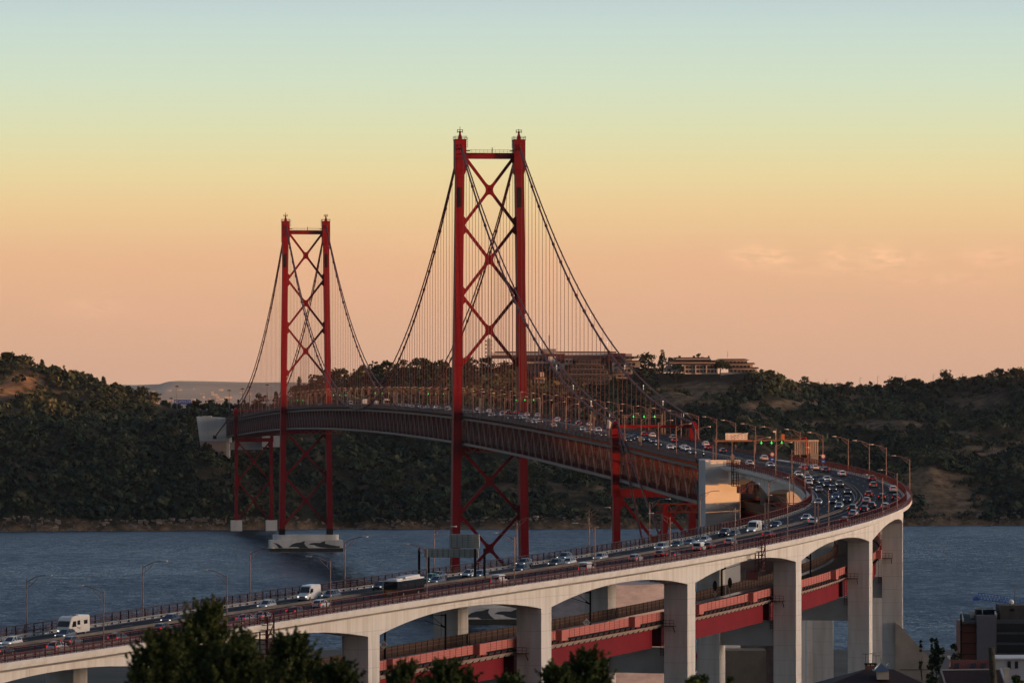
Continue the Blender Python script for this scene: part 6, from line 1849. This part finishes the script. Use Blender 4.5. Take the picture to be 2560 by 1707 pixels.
mb = MB(); a = back(461, 1010, d - 19); mb.loft([[Vector((a.x + s, a.y + t, z)) for s, t in ((-w, -w), (w, -w), (w, w), (-w, w))] for z, w in ((a.z - 7, .6), (a.z, 1.3))]); mb.build('post', M_signwhite, o)
fc = bpy.data.curves.new('lettering', 'FONT'); fc.body = 'DECATHLON'; fc.size = 2.55; fc.align_x = 'CENTER'; fc.align_y = 'CENTER'; fc.extrude = .02; fc.offset = .035; fc.space_character = .92
fc.materials.append(M_signwhite)
text_mesh('lettering', fc, o, back(455.8, 1004.4, d - 20.15))
for i, (px, yt, yb, dd_, lb) in enumerate(((371, 972, 1012, 4150, 'tall light mast left of the dark trees by the toll plaza'), (401, 986, 1026, 4150, 'light mast left of the billboard'), (442.5, 966, 1030, 4110, 'tall light mast rising in front of the billboard'), (428, 996, 1026, 4180, 'thin short light mast just left of the billboard'), (573, 976, 1028, 4130, 'light mast left of the side span cables'), (606, 972, 1026, 4130, 'light mast behind the side span cables'), (624, 967, 1024, 4130, 'light mast second behind the side span cables'), (668, 962, 1022, 4130, 'light mast beside the farther tower'), (285, 1005, 1033, 4060, 'pale pole standing in the scrub left of the toll plaza'), (525, 1008, 1040, 4090, 'slim pole above the white anchorage'))):
    o = empty('light_mast', back(px, yb, dd_), lb, 'light mast', 'light masts of the toll plaza')
    a, b = back(px, yb + 4, dd_), back(px, yt, dd_); mb = MB(); mb.tube([a, b], [.35, .2], 6); mb.build('pole', M_mast, o)
    if i not in (8, 9): mb = MB(); mb.box((b.x, b.y, b.z), (3.0, 1.6, .5)); mb.box((b.x, b.y, b.z + .4), (1.2, 1.0, .4)); mb.build('lamp_crown', M_black, o)
for i, (px, yt, yb) in enumerate(((1985, 953, 966), (2065, 948, 966), (2150, 944, 968), (2194, 941, 966), (2223, 940, 962), (2263, 939, 960), (2333, 936, 956), (2406, 935, 955), (2444, 936, 952))):
    o = empty('roadside_lamp', back(px, yb, 4540), f'{ordn(i)} thin lamp column from the left along the right hand skyline', 'lamp post', 'lamp columns on the right skyline')
    a, b = back(px, yb + 8, 4540), back(px, yt, 4540); mb = MB(); mb.tube([a, b], [.22, .14], 5); mb.build('pole', M_mast, o)
    mb = MB(); mb.box((b.x + .5, b.y, b.z), (1.4, .5, .3)); mb.build('lamp_head', M_mast, o)
# white south anchorage
d = 3786
o = empty('south_anchorage', back(532, 1110, d), 'white anchorage block at the far end of the bridge with a cable running in', 'anchorage')
mb = MB()
f_ = lambda px, py, dd_: back(px, py, dd_)
mb.loft([[f_(491, 1041, d), f_(572, 1045, d), f_(574, 1150, d), f_(506, 1150, d)], [q + Vector((0, 34, 0)) for q in (f_(489, 1041, d), f_(572, 1045, d), f_(574, 1150, d), f_(506, 1150, d))]])
mb.build('block', M_caisson, o)
B_(505, 528, 1039.5, 1045, d + 2, 8, M_cream, 'roof_hut', o)
B_(501, 566, 1102, 1150, d - 1, 12, mat('pink_house_wall', (.42, .30, .24), rough=.85, var=.1), 'lower_house', o); B_(518, 530, 1111, 1122, d - 1.5, .6, M_maroon, 'door', o)
B_(570, 655, 1105, 1124, d + 6, 12, M_wallg, 'long_wall', o)
B_(655, 700, 1090, 1117, d + 2, 20, M_white, 'side_block', o)
# lit town on the distant slope: nobody could count it
mb = MB()
for _ in range(130):
    px = rng.choice([rng.uniform(270, 690), rng.normal(540, 30), rng.normal(310, 30)]); 
    y = rng.uniform(20200, 22900); x = (px - 1280) * y / FPX
    mes = float(np.interp(1280 + FPX * x / DH, [270, 402, 412, 440, 640, 720], [963, 958, 952, 950.5, 954.5, 953.5]))
    fr = min(1, (y - 20000) / (DH - 20000)) ** 1.3
    z = (CAM_Z - (mes - 990.5) * DH / FPX) * fr
    s = rng.uniform(4, 10); mb.box((x, y, z + 2), (s * rng.uniform(1, 2.2), s, rng.uniform(5, 10)))
tag(mb.build('distant_town', mat('town_wall', (.62, .50, .40), rough=.8, var=.3, scale=.02)), kind='stuff')
# moored boat and small jetty on the far shore
c = back(1703, 1318.5, 3730); c.z = 0
o = empty('motor_boat', c, 'tiny white boat on the water under the side span', 'boat'); mb = MB()
mb.loft([[c + Vector((x, -w, .3)), c + Vector((x, w, .3)), c + Vector((x, w * 1.2, 1.3)), c + Vector((x, -w * 1.2, 1.3))] for x, w in ((-4.5, .9), (0, 1.3), (3.2, 1.0), (4.8, .1))]); mb.build('hull', M_signwhite, o)
mb = MB(); mb.box(c + Vector((-.8, 0, 1.9)), (3.0, 1.8, 1.2)); mb.build('cabin', M_signwhite, o)
o = empty('jetty', back(2275, 1308, 3800), 'low concrete jetty on short piles at the foot of the far cliff', 'jetty')
B_(2256, 2294, 1298.5, 1303, 3795, 6, M_grey, 'platform', o)
for k in range(6): B_(2258 + k * 6.4, 2260.5 + k * 6.4, 1303, 1314, 3796, 1.0, M_grey, 'pile', o)

# ------------------------------------------------------------------ near bank
d = 1545
o = empty('north_anchorage', (33, d, 0), 'massive pale pink concrete anchorage seen through an arch of the viaduct', 'anchorage')
M_anch = mat('anchorage_concrete', (.66, .48, .42), rough=.9, var=.16, scale=.25, dark=(.42, .30, .26), stretch=(1.0, 1.0, 3.0))
a, b = back(1528, 1463, d), back(1660, 1463, d)
fx = Vector((math.cos(R(38)), math.sin(R(38)), 0)); fy = Vector((-math.sin(R(38)), math.cos(R(38)), 0))
def skew(o, mm, p0, L_, dep, z0, z1):
    mb = MB(); q = []
    for z in (z0, z1):
        for e in (p0, p0 + fx * L_, p0 + fx * L_ + fy * dep, p0 + fy * dep): q.append((e.x, e.y, z))
    mb.hexa(q); mb.build('block' if L_ < 28 else 'wall', mm, o)
skew(o, M_anch, Vector((a.x, d, 0)), 26, 30, 2, a.z)
mb = MB(); mb.bar((a.x - .4, d - .4, 2), (a.x - .4, d - .4, a.z), 1.0); mb.build('corner_pipe', M_cream, o)
d = 1535
o = empty('sunlit_wall_building', (64, d, 0), 'plain pale building with a warm lit wall, seen through the arch under the curve', 'building')
skew(o, M_anch, Vector((back(1800, 1404, d - 60).x, d - 60, 0)), 30, 8, 5, back(1800, 1404, d - 60).z)
d = 1255
o = empty('gabled_concrete_building', (104, d, 30), 'plain weathered concrete building with a sloping shoulder right of the last tall pier', 'building')
mb = MB(); pts = [(2238, 1555), (2254, 1567), (2327, 1648), (2327, 1800), (2238, 1800)]
mb.loft([[back(x, y, d) for x, y in pts], [back(x, y, d) + Vector((0, 30, 0)) for x, y in pts]]); mb.build('wall', mat('weathered_concrete', (.34, .30, .255), rough=.9, var=.18, scale=.2, dark=(.22, .20, .17)), o)
mb = MB(); mb.bar(back(2250, 1673, d - .1), back(2327, 1673, d - .1), .12, .12); mb.build('wall_joint', M_black, o)
d = 1300
o = empty('weathered_wall_building', (50, d, 6), 'low building with a brown stained concrete wall, seen through the opening under the railway', 'building')
B_(1785, 1915, 1625, 1850, d, 12, mat('brown_stained_concrete', (.20, .165, .125), rough=.9, var=.2, scale=.2, dark=(.12, .10, .075)), 'wall', o)
# dark brown hipped roof with a lantern, chimney and aerials
d = 430
o = empty('hipped_roof_house', back(2195, 1740, d), 'dark hipped roof with a small glazed lantern at the bottom of the slope', 'house')
mb = MB(); zt = back(2190, 1672, d).z; ze = back(2190, 1760, d).z
xl, xr = back(1905, 1760, d).x, back(2440, 1760, d).x; rl, rr = back(2165, 1672, d).x, back(2232, 1672, d).x
mb.loft([[Vector((xl, d - 8, ze)), Vector((xr, d - 8, ze)), Vector((xr, d + 9, ze)), Vector((xl, d + 9, ze))], [Vector((rl, d, zt)), Vector((rr, d, zt)), Vector((rr, d + .6, zt)), Vector((rl, d + .6, zt))]])
mb.build('roof', mat('brown_roof_tile', (.030, .014, .012), rough=.85, var=.3, scale=3.0, bump=.3, bscale=8.0), o)
mb = MB(); zb_ = back(2190, 1760, d).z; mb.box(((xl + xr) / 2, d, zb_ - 2.5), (xr - xl - 1.0, 15, 5)); mb.build('wall', M_wall, o)
mb = MB(); a = back(2194, 1698, d - 3); b = back(2223, 1677, d - 3); mb.box(((a.x + b.x) / 2, d - 2, (a.z + b.z) / 2), (b.x - a.x, 1.4, b.z - a.z)); ln = mb.build('lantern', M_cream, o)
mb = MB(); cxl = (a.x + b.x) / 2 - .12; mb.loft([[Vector((cxl + s * .62, d - 2 + t * .9, b.z + .01)) for s, t in ((-1, -1), (1, -1), (1, 1), (-1, 1))], [Vector((cxl + s * .04, d - 2 + t * .05, b.z + .58)) for s, t in ((-1, -1), (1, -1), (1, 1), (-1, 1))]]); mb.build('lantern_glass', mat('lantern_glass', (.07, .09, .12), rough=.1, spec=.8), ln)
mb = MB(); mb.bar((cxl, d - 2, b.z + .5), (cxl, d - 2, b.z + 1.0), .03); mb.build('lantern_spike', M_black, ln)
mb = MB(); a = back(2163, 1678, d + 2); mb.box((a.x + .42, d + 2, a.z + .1), (.84, .8, .75)); mb.build('chimney', mat('brick_chimney', (.20, .075, .055), rough=.85, var=.2, scale=4.0), o)
mb = MB(); mb.box((a.x + .42, d + 2, a.z + .62), (.95, .9, .1)); 
for s in (-.35, 0, .35): mb.box((a.x + .42 + s, d + 2, a.z + .52), (.1, .6, .2))
mb.build('chimney_cap', M_black, o)
for i, (px, yt) in enumerate(((2164, 1634), (2181, 1633), (2190, 1638))):
    q = back(px, 1662, d + 2); tt = back(px, yt, d + 2); ant = empty('tv_aerial', q, ('thin television aerial leftmost above the brick chimney', 'thin television aerial in the middle above the brick chimney', 'thin television aerial rightmost above the brick chimney')[i], 'aerial', 'television aerials on the dark roof')
    mb = MB(); mb.bar(q, tt, .03); mb.build('mast', M_black, ant); mb = MB(); mb.bar(tt + Vector((-.22, 0, 0)), tt + Vector((.3, 0, 0)), .025)
    for k in range(4): mb.bar(tt + Vector((-.18 + k * .13, 0, -.06)), tt + Vector((-.18 + k * .13, 0, .06)), .015)
    mb.build('elements', M_black, ant)
q = back(2220, 1662, d + 1); o2 = empty('satellite_dish', q, 'small pale satellite dish beside the roof lantern', 'satellite dish'); mb = MB()
mb.loft([[q + Vector((r_ * math.cos(a_), y_, r_ * 1.1 * math.sin(a_))) for a_ in np.linspace(0, 2 * math.pi, 15)[:-1]] for r_, y_ in ((.14, .1), (.13, 0), (.02, .06))]); mb.build('dish', M_signwhite, o2); mb = MB(); mb.bar(q, q - Vector((0, 0, .4)), .04); mb.build('bracket', M_black, o2)
# apartment block with orange panels
d = 880
o = empty('apartment_block', back(2480, 1750, d), 'dark apartment block with rust orange panels and plant on its flat roof', 'building')
sl = FPX / d
def Bn(px0, px1, y0, y1, dd_, dep, m, nm, par=None): return B_(px0, px1, y0, y1, dd_, dep, m, nm, par or o)
Bn(2402, 2444, 1555, 1720, d, 9, mat('rust_panel', (.13, .034, .017), rough=.6, var=.12), 'rust_panels')
Bn(2442, 2491, 1538, 1740, d - 1.0, 10, mat('render_grey', (.10, .10, .115), rough=.85, var=.08), 'grey_wall')
Bn(2491, 2600, 1549, 1740, d - .4, 10, mat('dark_frame', (.05, .056, .066), rough=.6), 'glazed_front')
for k in range(4): Bn(2492, 2600, 1558 + k * 26.4, 1578 + k * 26.4, d - .52, .2, M_win, 'window_band')
for k in range(4): Bn(2403, 2442, 1580 + k * 27, 1581.2 + k * 27, d - .1, .2, M_black, 'panel_joint')
Bn(2401, 2404.5, 1534, 1720, d - .3, .6, M_black, 'corner_strip')
mb = MB(); mb.loft([[back(2402, 1531, d + 8), back(2440, 1537, d + 8), back(2441, 1553, d - .6), back(2405, 1553, d - .6)], [q_ + Vector((0, 0, -.4)) for q_ in (back(2402, 1531, d + 8), back(2440, 1537, d + 8), back(2441, 1553, d - .6), back(2405, 1553, d - .6))]]); mb.build('roof_slab', mat('roof_membrane', (.07, .065, .062), rough=.9, var=.3, scale=.8), o)
Bn(2438, 2484, 1517, 1520, d + 9, .6, M_cream, 'roof_parapet'); mb = MB(); mb.bar(back(2484, 1518, d + 9), back(2490, 1538, d - .8), .25, .5); mb.bar(back(2403, 1532, d + 8), back(2408, 1552, d - .6), .25, .6); mb.build('roof_edge', M_cream, o)
for k, x in enumerate((2441, 2461, 2476)):
    Bn(x, x + 14, 1524, 1538, d + 3, 3, M_black, 'air_unit')
Bn(2428, 2436, 1527, 1545, d + 2, 2, M_guard, 'vent_box')
Bn(2500, 2600, 1512.5, 1548, d + 2, 8, mat('plant_room', (.06, .052, .05), rough=.9, var=.3, scale=.6), 'plant_room'); Bn(2526, 2536, 1521, 1527, d + 1.9, .2, M_black, 'plant_room_vent')
mb = MB()
for k in range(7): mb.bar(back(2491 + k * 1.5, 1548, d + 1), back(2491 + k * 1.5, 1535, d + 1), .04)
for y in (1536, 1541): mb.bar(back(2490, y, d + 1), back(2501, y, d + 1), .05)
mb.build('roof_railing', M_black, o)
q = back(2528, 1503, d + 6); o2 = empty('roof_dome_antenna', q, 'small round pale antenna on the roof of the apartment block', 'antenna'); mb = MB()
mb.loft([[q + Vector((r_ * math.cos(a_), r_ * math.sin(a_), z_)) for a_ in np.linspace(0, 2 * math.pi, 13)[:-1]] for z_, r_ in ((-.45, .12), (-.4, .34), (-.1, .45), (.2, .36), (.4, .1))]); mb.build('dome', M_signwhite, o2); mb = MB(); mb.bar(q - Vector((0, 0, 1.0)), q - Vector((0, 0, .4)), .5, .5); mb.build('stand', M_black, o2)
q = back(2537, 1512, d + 6); o2 = empty('roof_mast', q, 'thin mast with cross arms on the roof of the apartment block', 'aerial'); mb = MB(); t_ = back(2537, 1464, d + 6); mb.bar(q, t_, .09); 
for k in range(3): mb.bar(t_ - Vector((.1, 0, .4 + k * .35)), t_ + Vector((.5, 0, -.4 - k * .35)), .05)
mb.build('mast', M_mast, o2)
# blue crane jib
d = 1120
o = empty('tower_crane', back(2640, 1700, d), 'blue lattice crane jib reaching in above the apartment block', 'crane')
M_crane = mat('crane_blue', (.02, .10, .38), rough=.5)
a, b = back(2442, 1496, d), back(2650, 1524, d); h = 1.25
up = Vector((0, 0, 1)); mb = MB()
for y_, z_ in ((-.6, 0), (.6, 0)): mb.bar(a + Vector((0, y_, z_)), b + Vector((0, y_, z_)), .11)
mb.bar(a + Vector((0.3, 0, h)), b + Vector((0, 0, h * 1.15)), .11)
n_ = 26
for k in range(n_):
    p, q = a + (b - a) * (k / n_), a + (b - a) * ((k + 1) / n_); m_ = (p + q) / 2
    for y_ in (-.6, .6): mb.bar(p + Vector((0, y_, 0)), m_ + up * h, .05); mb.bar(m_ + up * h, q + Vector((0, y_, 0)), .05)
    mb.bar(p + Vector((0, -.6, 0)), p + Vector((0, .6, 0)), .07)
mb.build('jib', M_crane, o)
mb = MB(); mb.box(a + Vector((-.2, 0, -.1)), (1.3, 1.3, .5)); mb.bar(a + Vector((-.7, 0, .2)), a + Vector((.2, 0, .2)), .3); mb.build('jib_head', M_crane, o)
mb = MB(); mb.bar(back(2645, 1750, d), back(2645, 1440, d), 1.4, 1.4); mb.build('mast', M_crane, o)
# white house, red tiled house, brown gable, pole
d = 560
o = empty('red_tiled_house', back(2430, 1690, d), 'house with a red tiled roof, three skylights and a white chimney', 'house')
M_tile = band_mat('red_tiles', (.24, .052, .03), .26, .06, .55, rough=.8, axis=0, var=.2, scale=1.5)
mb = MB(); A, Bq, C, D_ = back(2373, 1673, d), back(2476, 1673, d), back(2476, 1648, d + 5), back(2377, 1648, d + 5)
mb.face([A, Bq, C, D_]); mb.loft([[A, Bq, C, D_], [q_ - Vector((0, 0, .25)) for q_ in (A, Bq, C, D_)]]); mb.build('roof', M_tile, o)
mb = MB(); mb.box(((A.x + Bq.x) / 2, d + 3, A.z - 2.3), (Bq.x - A.x - .4, 5, 4)); mb.build('wall', M_wallg, o)
mb = MB(); mb.loft([[back(x, y, d + e) for x, y in ((2352, 1700), (2372, 1673), (2376, 1648), (2364, 1640), (2350, 1672))] for e in (-.2, 4.8)]); mb.build('gable_wall', mat('pale_gable', (.19, .19, .215), rough=.85, var=.1), o)
for x in (2384, 2426, 2451):
    mb = MB(); e = .06; sk = [A + (Bq - A) * ((x - 2373) / 103) + (D_ - A) * .12, A + (Bq - A) * ((x + 12 - 2373) / 103) + (D_ - A) * .12, A + (Bq - A) * ((x + 12 - 2373) / 103) + (D_ - A) * .55, A + (Bq - A) * ((x - 2373) / 103) + (D_ - A) * .55]
    mb.loft([sk, [s_ + Vector((0, -.05, .1)) for s_ in sk]]); mb.build('skylight', M_black, o)
mb = MB(); a = back(2372, 1660, d + 1); mb.box((a.x, a.y, a.z + .3), (.28, .5, 1.0)); mb.box((a.x, a.y, a.z + .84), (.36, .6, .1)); mb.build('chimney', M_signwhite, o)
d = 600
o = empty('white_house', back(2530, 1690, d), 'white house with dark shuttered windows at the lower right', 'house')
B_(2488, 2600, 1645, 1720, d, 6, mat('white_plaster', (.40, .39, .41), rough=.85, var=.06), 'wall', o); B_(2487, 2600, 1643, 1647, d - .3, 6.6, M_signwhite, 'cornice', o)
for x in (2519, 2537): B_(x, x + 8.4, 1652, 1670, d - .06, .2, M_win, 'window', o)
B_(2527.6, 2536.8, 1652, 1671, d - .05, .1, M_wallg, 'shutter', o)
d = 470
o = empty('brown_gabled_house', back(2430, 1740, d), 'house with a dark brown roof and a pale gable at the bottom right edge', 'house')
mb = MB(); A, Bq, C, D_ = back(2374, 1740, d), back(2520, 1740, d), back(2504, 1672, d + 5), back(2354, 1674, d + 5)
mb.loft([[A, Bq, C, D_], [q_ - Vector((0, 0, .2)) for q_ in (A, Bq, C, D_)]]); mb.build('roof', mat('brown_roof_tile', (.05, .02, .018)), o)
mb = MB(); mb.loft([[back(x, y, d + e) for x, y in ((2328, 1740), (2371, 1740), (2353, 1677))] for e in (-.3, 6)]); mb.build('gable_wall', mat('stained_plaster', (.15, .145, .11), rough=.9, var=.25, scale=.8), o)
mb = MB(); mb.bar(back(2353, 1676, d - .4), back(2374, 1745, d - .4), .16); mb.bar(back(2353, 1674, d + 5), back(2505, 1672, d + 5), .14); mb.bar(back(2502, 1672, d + 4), back(2516, 1712, d + 1), .2); mb.build('roof_ridge', M_grey, o)
mb = MB(); a = back(2517, 1690, d + 1); mb.box((a.x, a.y, a.z - .2), (.38, .5, 1.6)); mb.box((a.x, a.y, a.z + .68), (.48, .6, .12)); mb.build('chimney', M_cream, o)
d = 150
o = empty('timber_post', back(2482, 1760, d), 'thick weathered timber post with bolt holes standing at the lower right', 'post')
mb = MB(); a, b = back(2488, 1780, d), back(2478, 1617, d); mb.tube([a, b], [.118, .085], 10); mb.build('post', mat('weathered_timber', (.055, .052, .035), rough=.9, var=.4, scale=6.0), o)
mb = MB()
for y in (1634, 1653, 1670, 1690): q = back(2480 + (y - 1617) * .06, y, d - .105); mb.tube([q, q + Vector((0, -.02, 0))], .018, 8)
mb.build('bolt_holes', M_black, o)
# cypresses and a small tree between the buildings
for px, yt, d, wpx, lb in ((2330, 1586, 700, 26, 'tall slim cypress right of the concrete building'), (2302, 1592, 740, 10, 'thin cypress tips left of the tall slim cypress'), (2340, 1600, 690, 34, 'bushy cypress in front of the tall slim one')):
    zt = CAM_Z - (yt - 990.5) * d / FPX; x = (px - 1280) * d / FPX
    tree('cypress_tree', (x, d, zt - 7.5), 7.5, max(.9, wpx * d / FPX * 1.5), lb, 'tree', 'cypresses by the concrete building', 'spire', n=900, leaf=.13, tint=.15)
tree('tree', (back(2350, 1720, 690).x, 690, back(2350, 1720, 690).z), 5.2, 3.2, 'dark shrubby mass below the cypresses', 'tree', 'cypresses by the concrete building', 'bush', n=900, leaf=.16, tint=.1)
zt = back(2388, 1606, 720); tree('tree', (zt.x, 720, zt.z - 5), 5.0, 2.6, 'small spiky tree against the water left of the apartment block', 'tree', None, 'bush', n=450, leaf=.16, tint=.12, lean=-.05)
# foreground bushes and treetops on the camera's own hillside, a little out of focus
for px, yt, d, wpx, nn, ti, lb in ((520, 1503, 92, 250, 15000, .38, 'tall feathery tree in the foreground covering part of the viaduct'), (400, 1590, 90, 250, 12000, .28, 'spreading lower bush left of the tall foreground tree'), (730, 1590, 94, 240, 13000, .32, 'bushy tree right of the tall foreground tree'), (440, 1582, 91, 150, 8000, .3, 'rounded shoulder of leaves left of the foreground treetop'), (604, 1582, 91, 150, 8000, .34, 'rounded shoulder of leaves right of the foreground treetop'), (590, 1620, 88, 330, 14000, .2, 'dark bush at the foot of the tall foreground tree'), (845, 1662, 92, 190, 8000, .22, 'low dark bush in front of the third pier'),
        (1120, 1660, 96, 210, 11000, .36, 'low bush under the first open arch'), (1010, 1668, 94, 160, 7000, .25, 'small bush left of the low bush under the arch'), (1470, 1626, 98, 170, 10000, .34, 'feathery bush under the second arch'), (1390, 1662, 97, 150, 7000, .3, 'low bush left of the feathery bush under the second arch'), (1275, 1690, 96, 140, 4000, .3, 'low tuft of leaves below the second pier')):
    zt = back(px, yt, d); w = wpx * d / FPX
    h = max(1.0, (1820 - yt) * d / FPX)
    tall = px == 520
    tree('foreground_tree' if tall else 'foreground_bush', (zt.x, d, zt.z - h), h, w * 1.15, lb, 'tree' if tall else 'bush', 'out of focus greenery in the foreground', 'feather', M_fore, n=nn, leaf=.017, trunk=.03, tint=ti, el=2.2)
for px, yt, d, wpx, ti, lb in ((1745, 1686, 120, 110, .75, 'bright yellow green bush at the bottom between two piers'), (1822, 1690, 125, 44, .35, 'small darker bush right of the bright yellow green bush'), (2540, 1688, 200, 60, .5, 'green bush at the lower right corner by the white house')):
    zt = back(px, yt, d); w = wpx * d / FPX; h = 1.2
    tree('foreground_bush', (zt.x, d, zt.z - h), h, w, lb, 'bush', 'out of focus greenery in the foreground', 'bush', M_fore, n=2500, leaf=.03, trunk=.02, tint=ti, el=1.3)

# ------------------------------------------------------------------ air
HAZE = True
if HAZE:
    mb = MB(); mb.box((0, 14400, 130), (8800, 30000, 640)); 
    hm = bpy.data.materials.new('haze_air'); hm.use_nodes = True
    hn = hm.node_tree; hn.nodes.clear()
    ho = hn.nodes.new('ShaderNodeOutputMaterial'); pv = hn.nodes.new('ShaderNodeVolumePrincipled')
    pv.inputs['Color'].default_value = (.78, .87, 1.0, 1); pv.inputs['Density'].default_value = 0.6e-5; pv.inputs['Anisotropy'].default_value = .3
    hn.links.new(pv.outputs[0], ho.inputs['Volume'])
    tag(mb.build('haze', hm), kind='stuff')
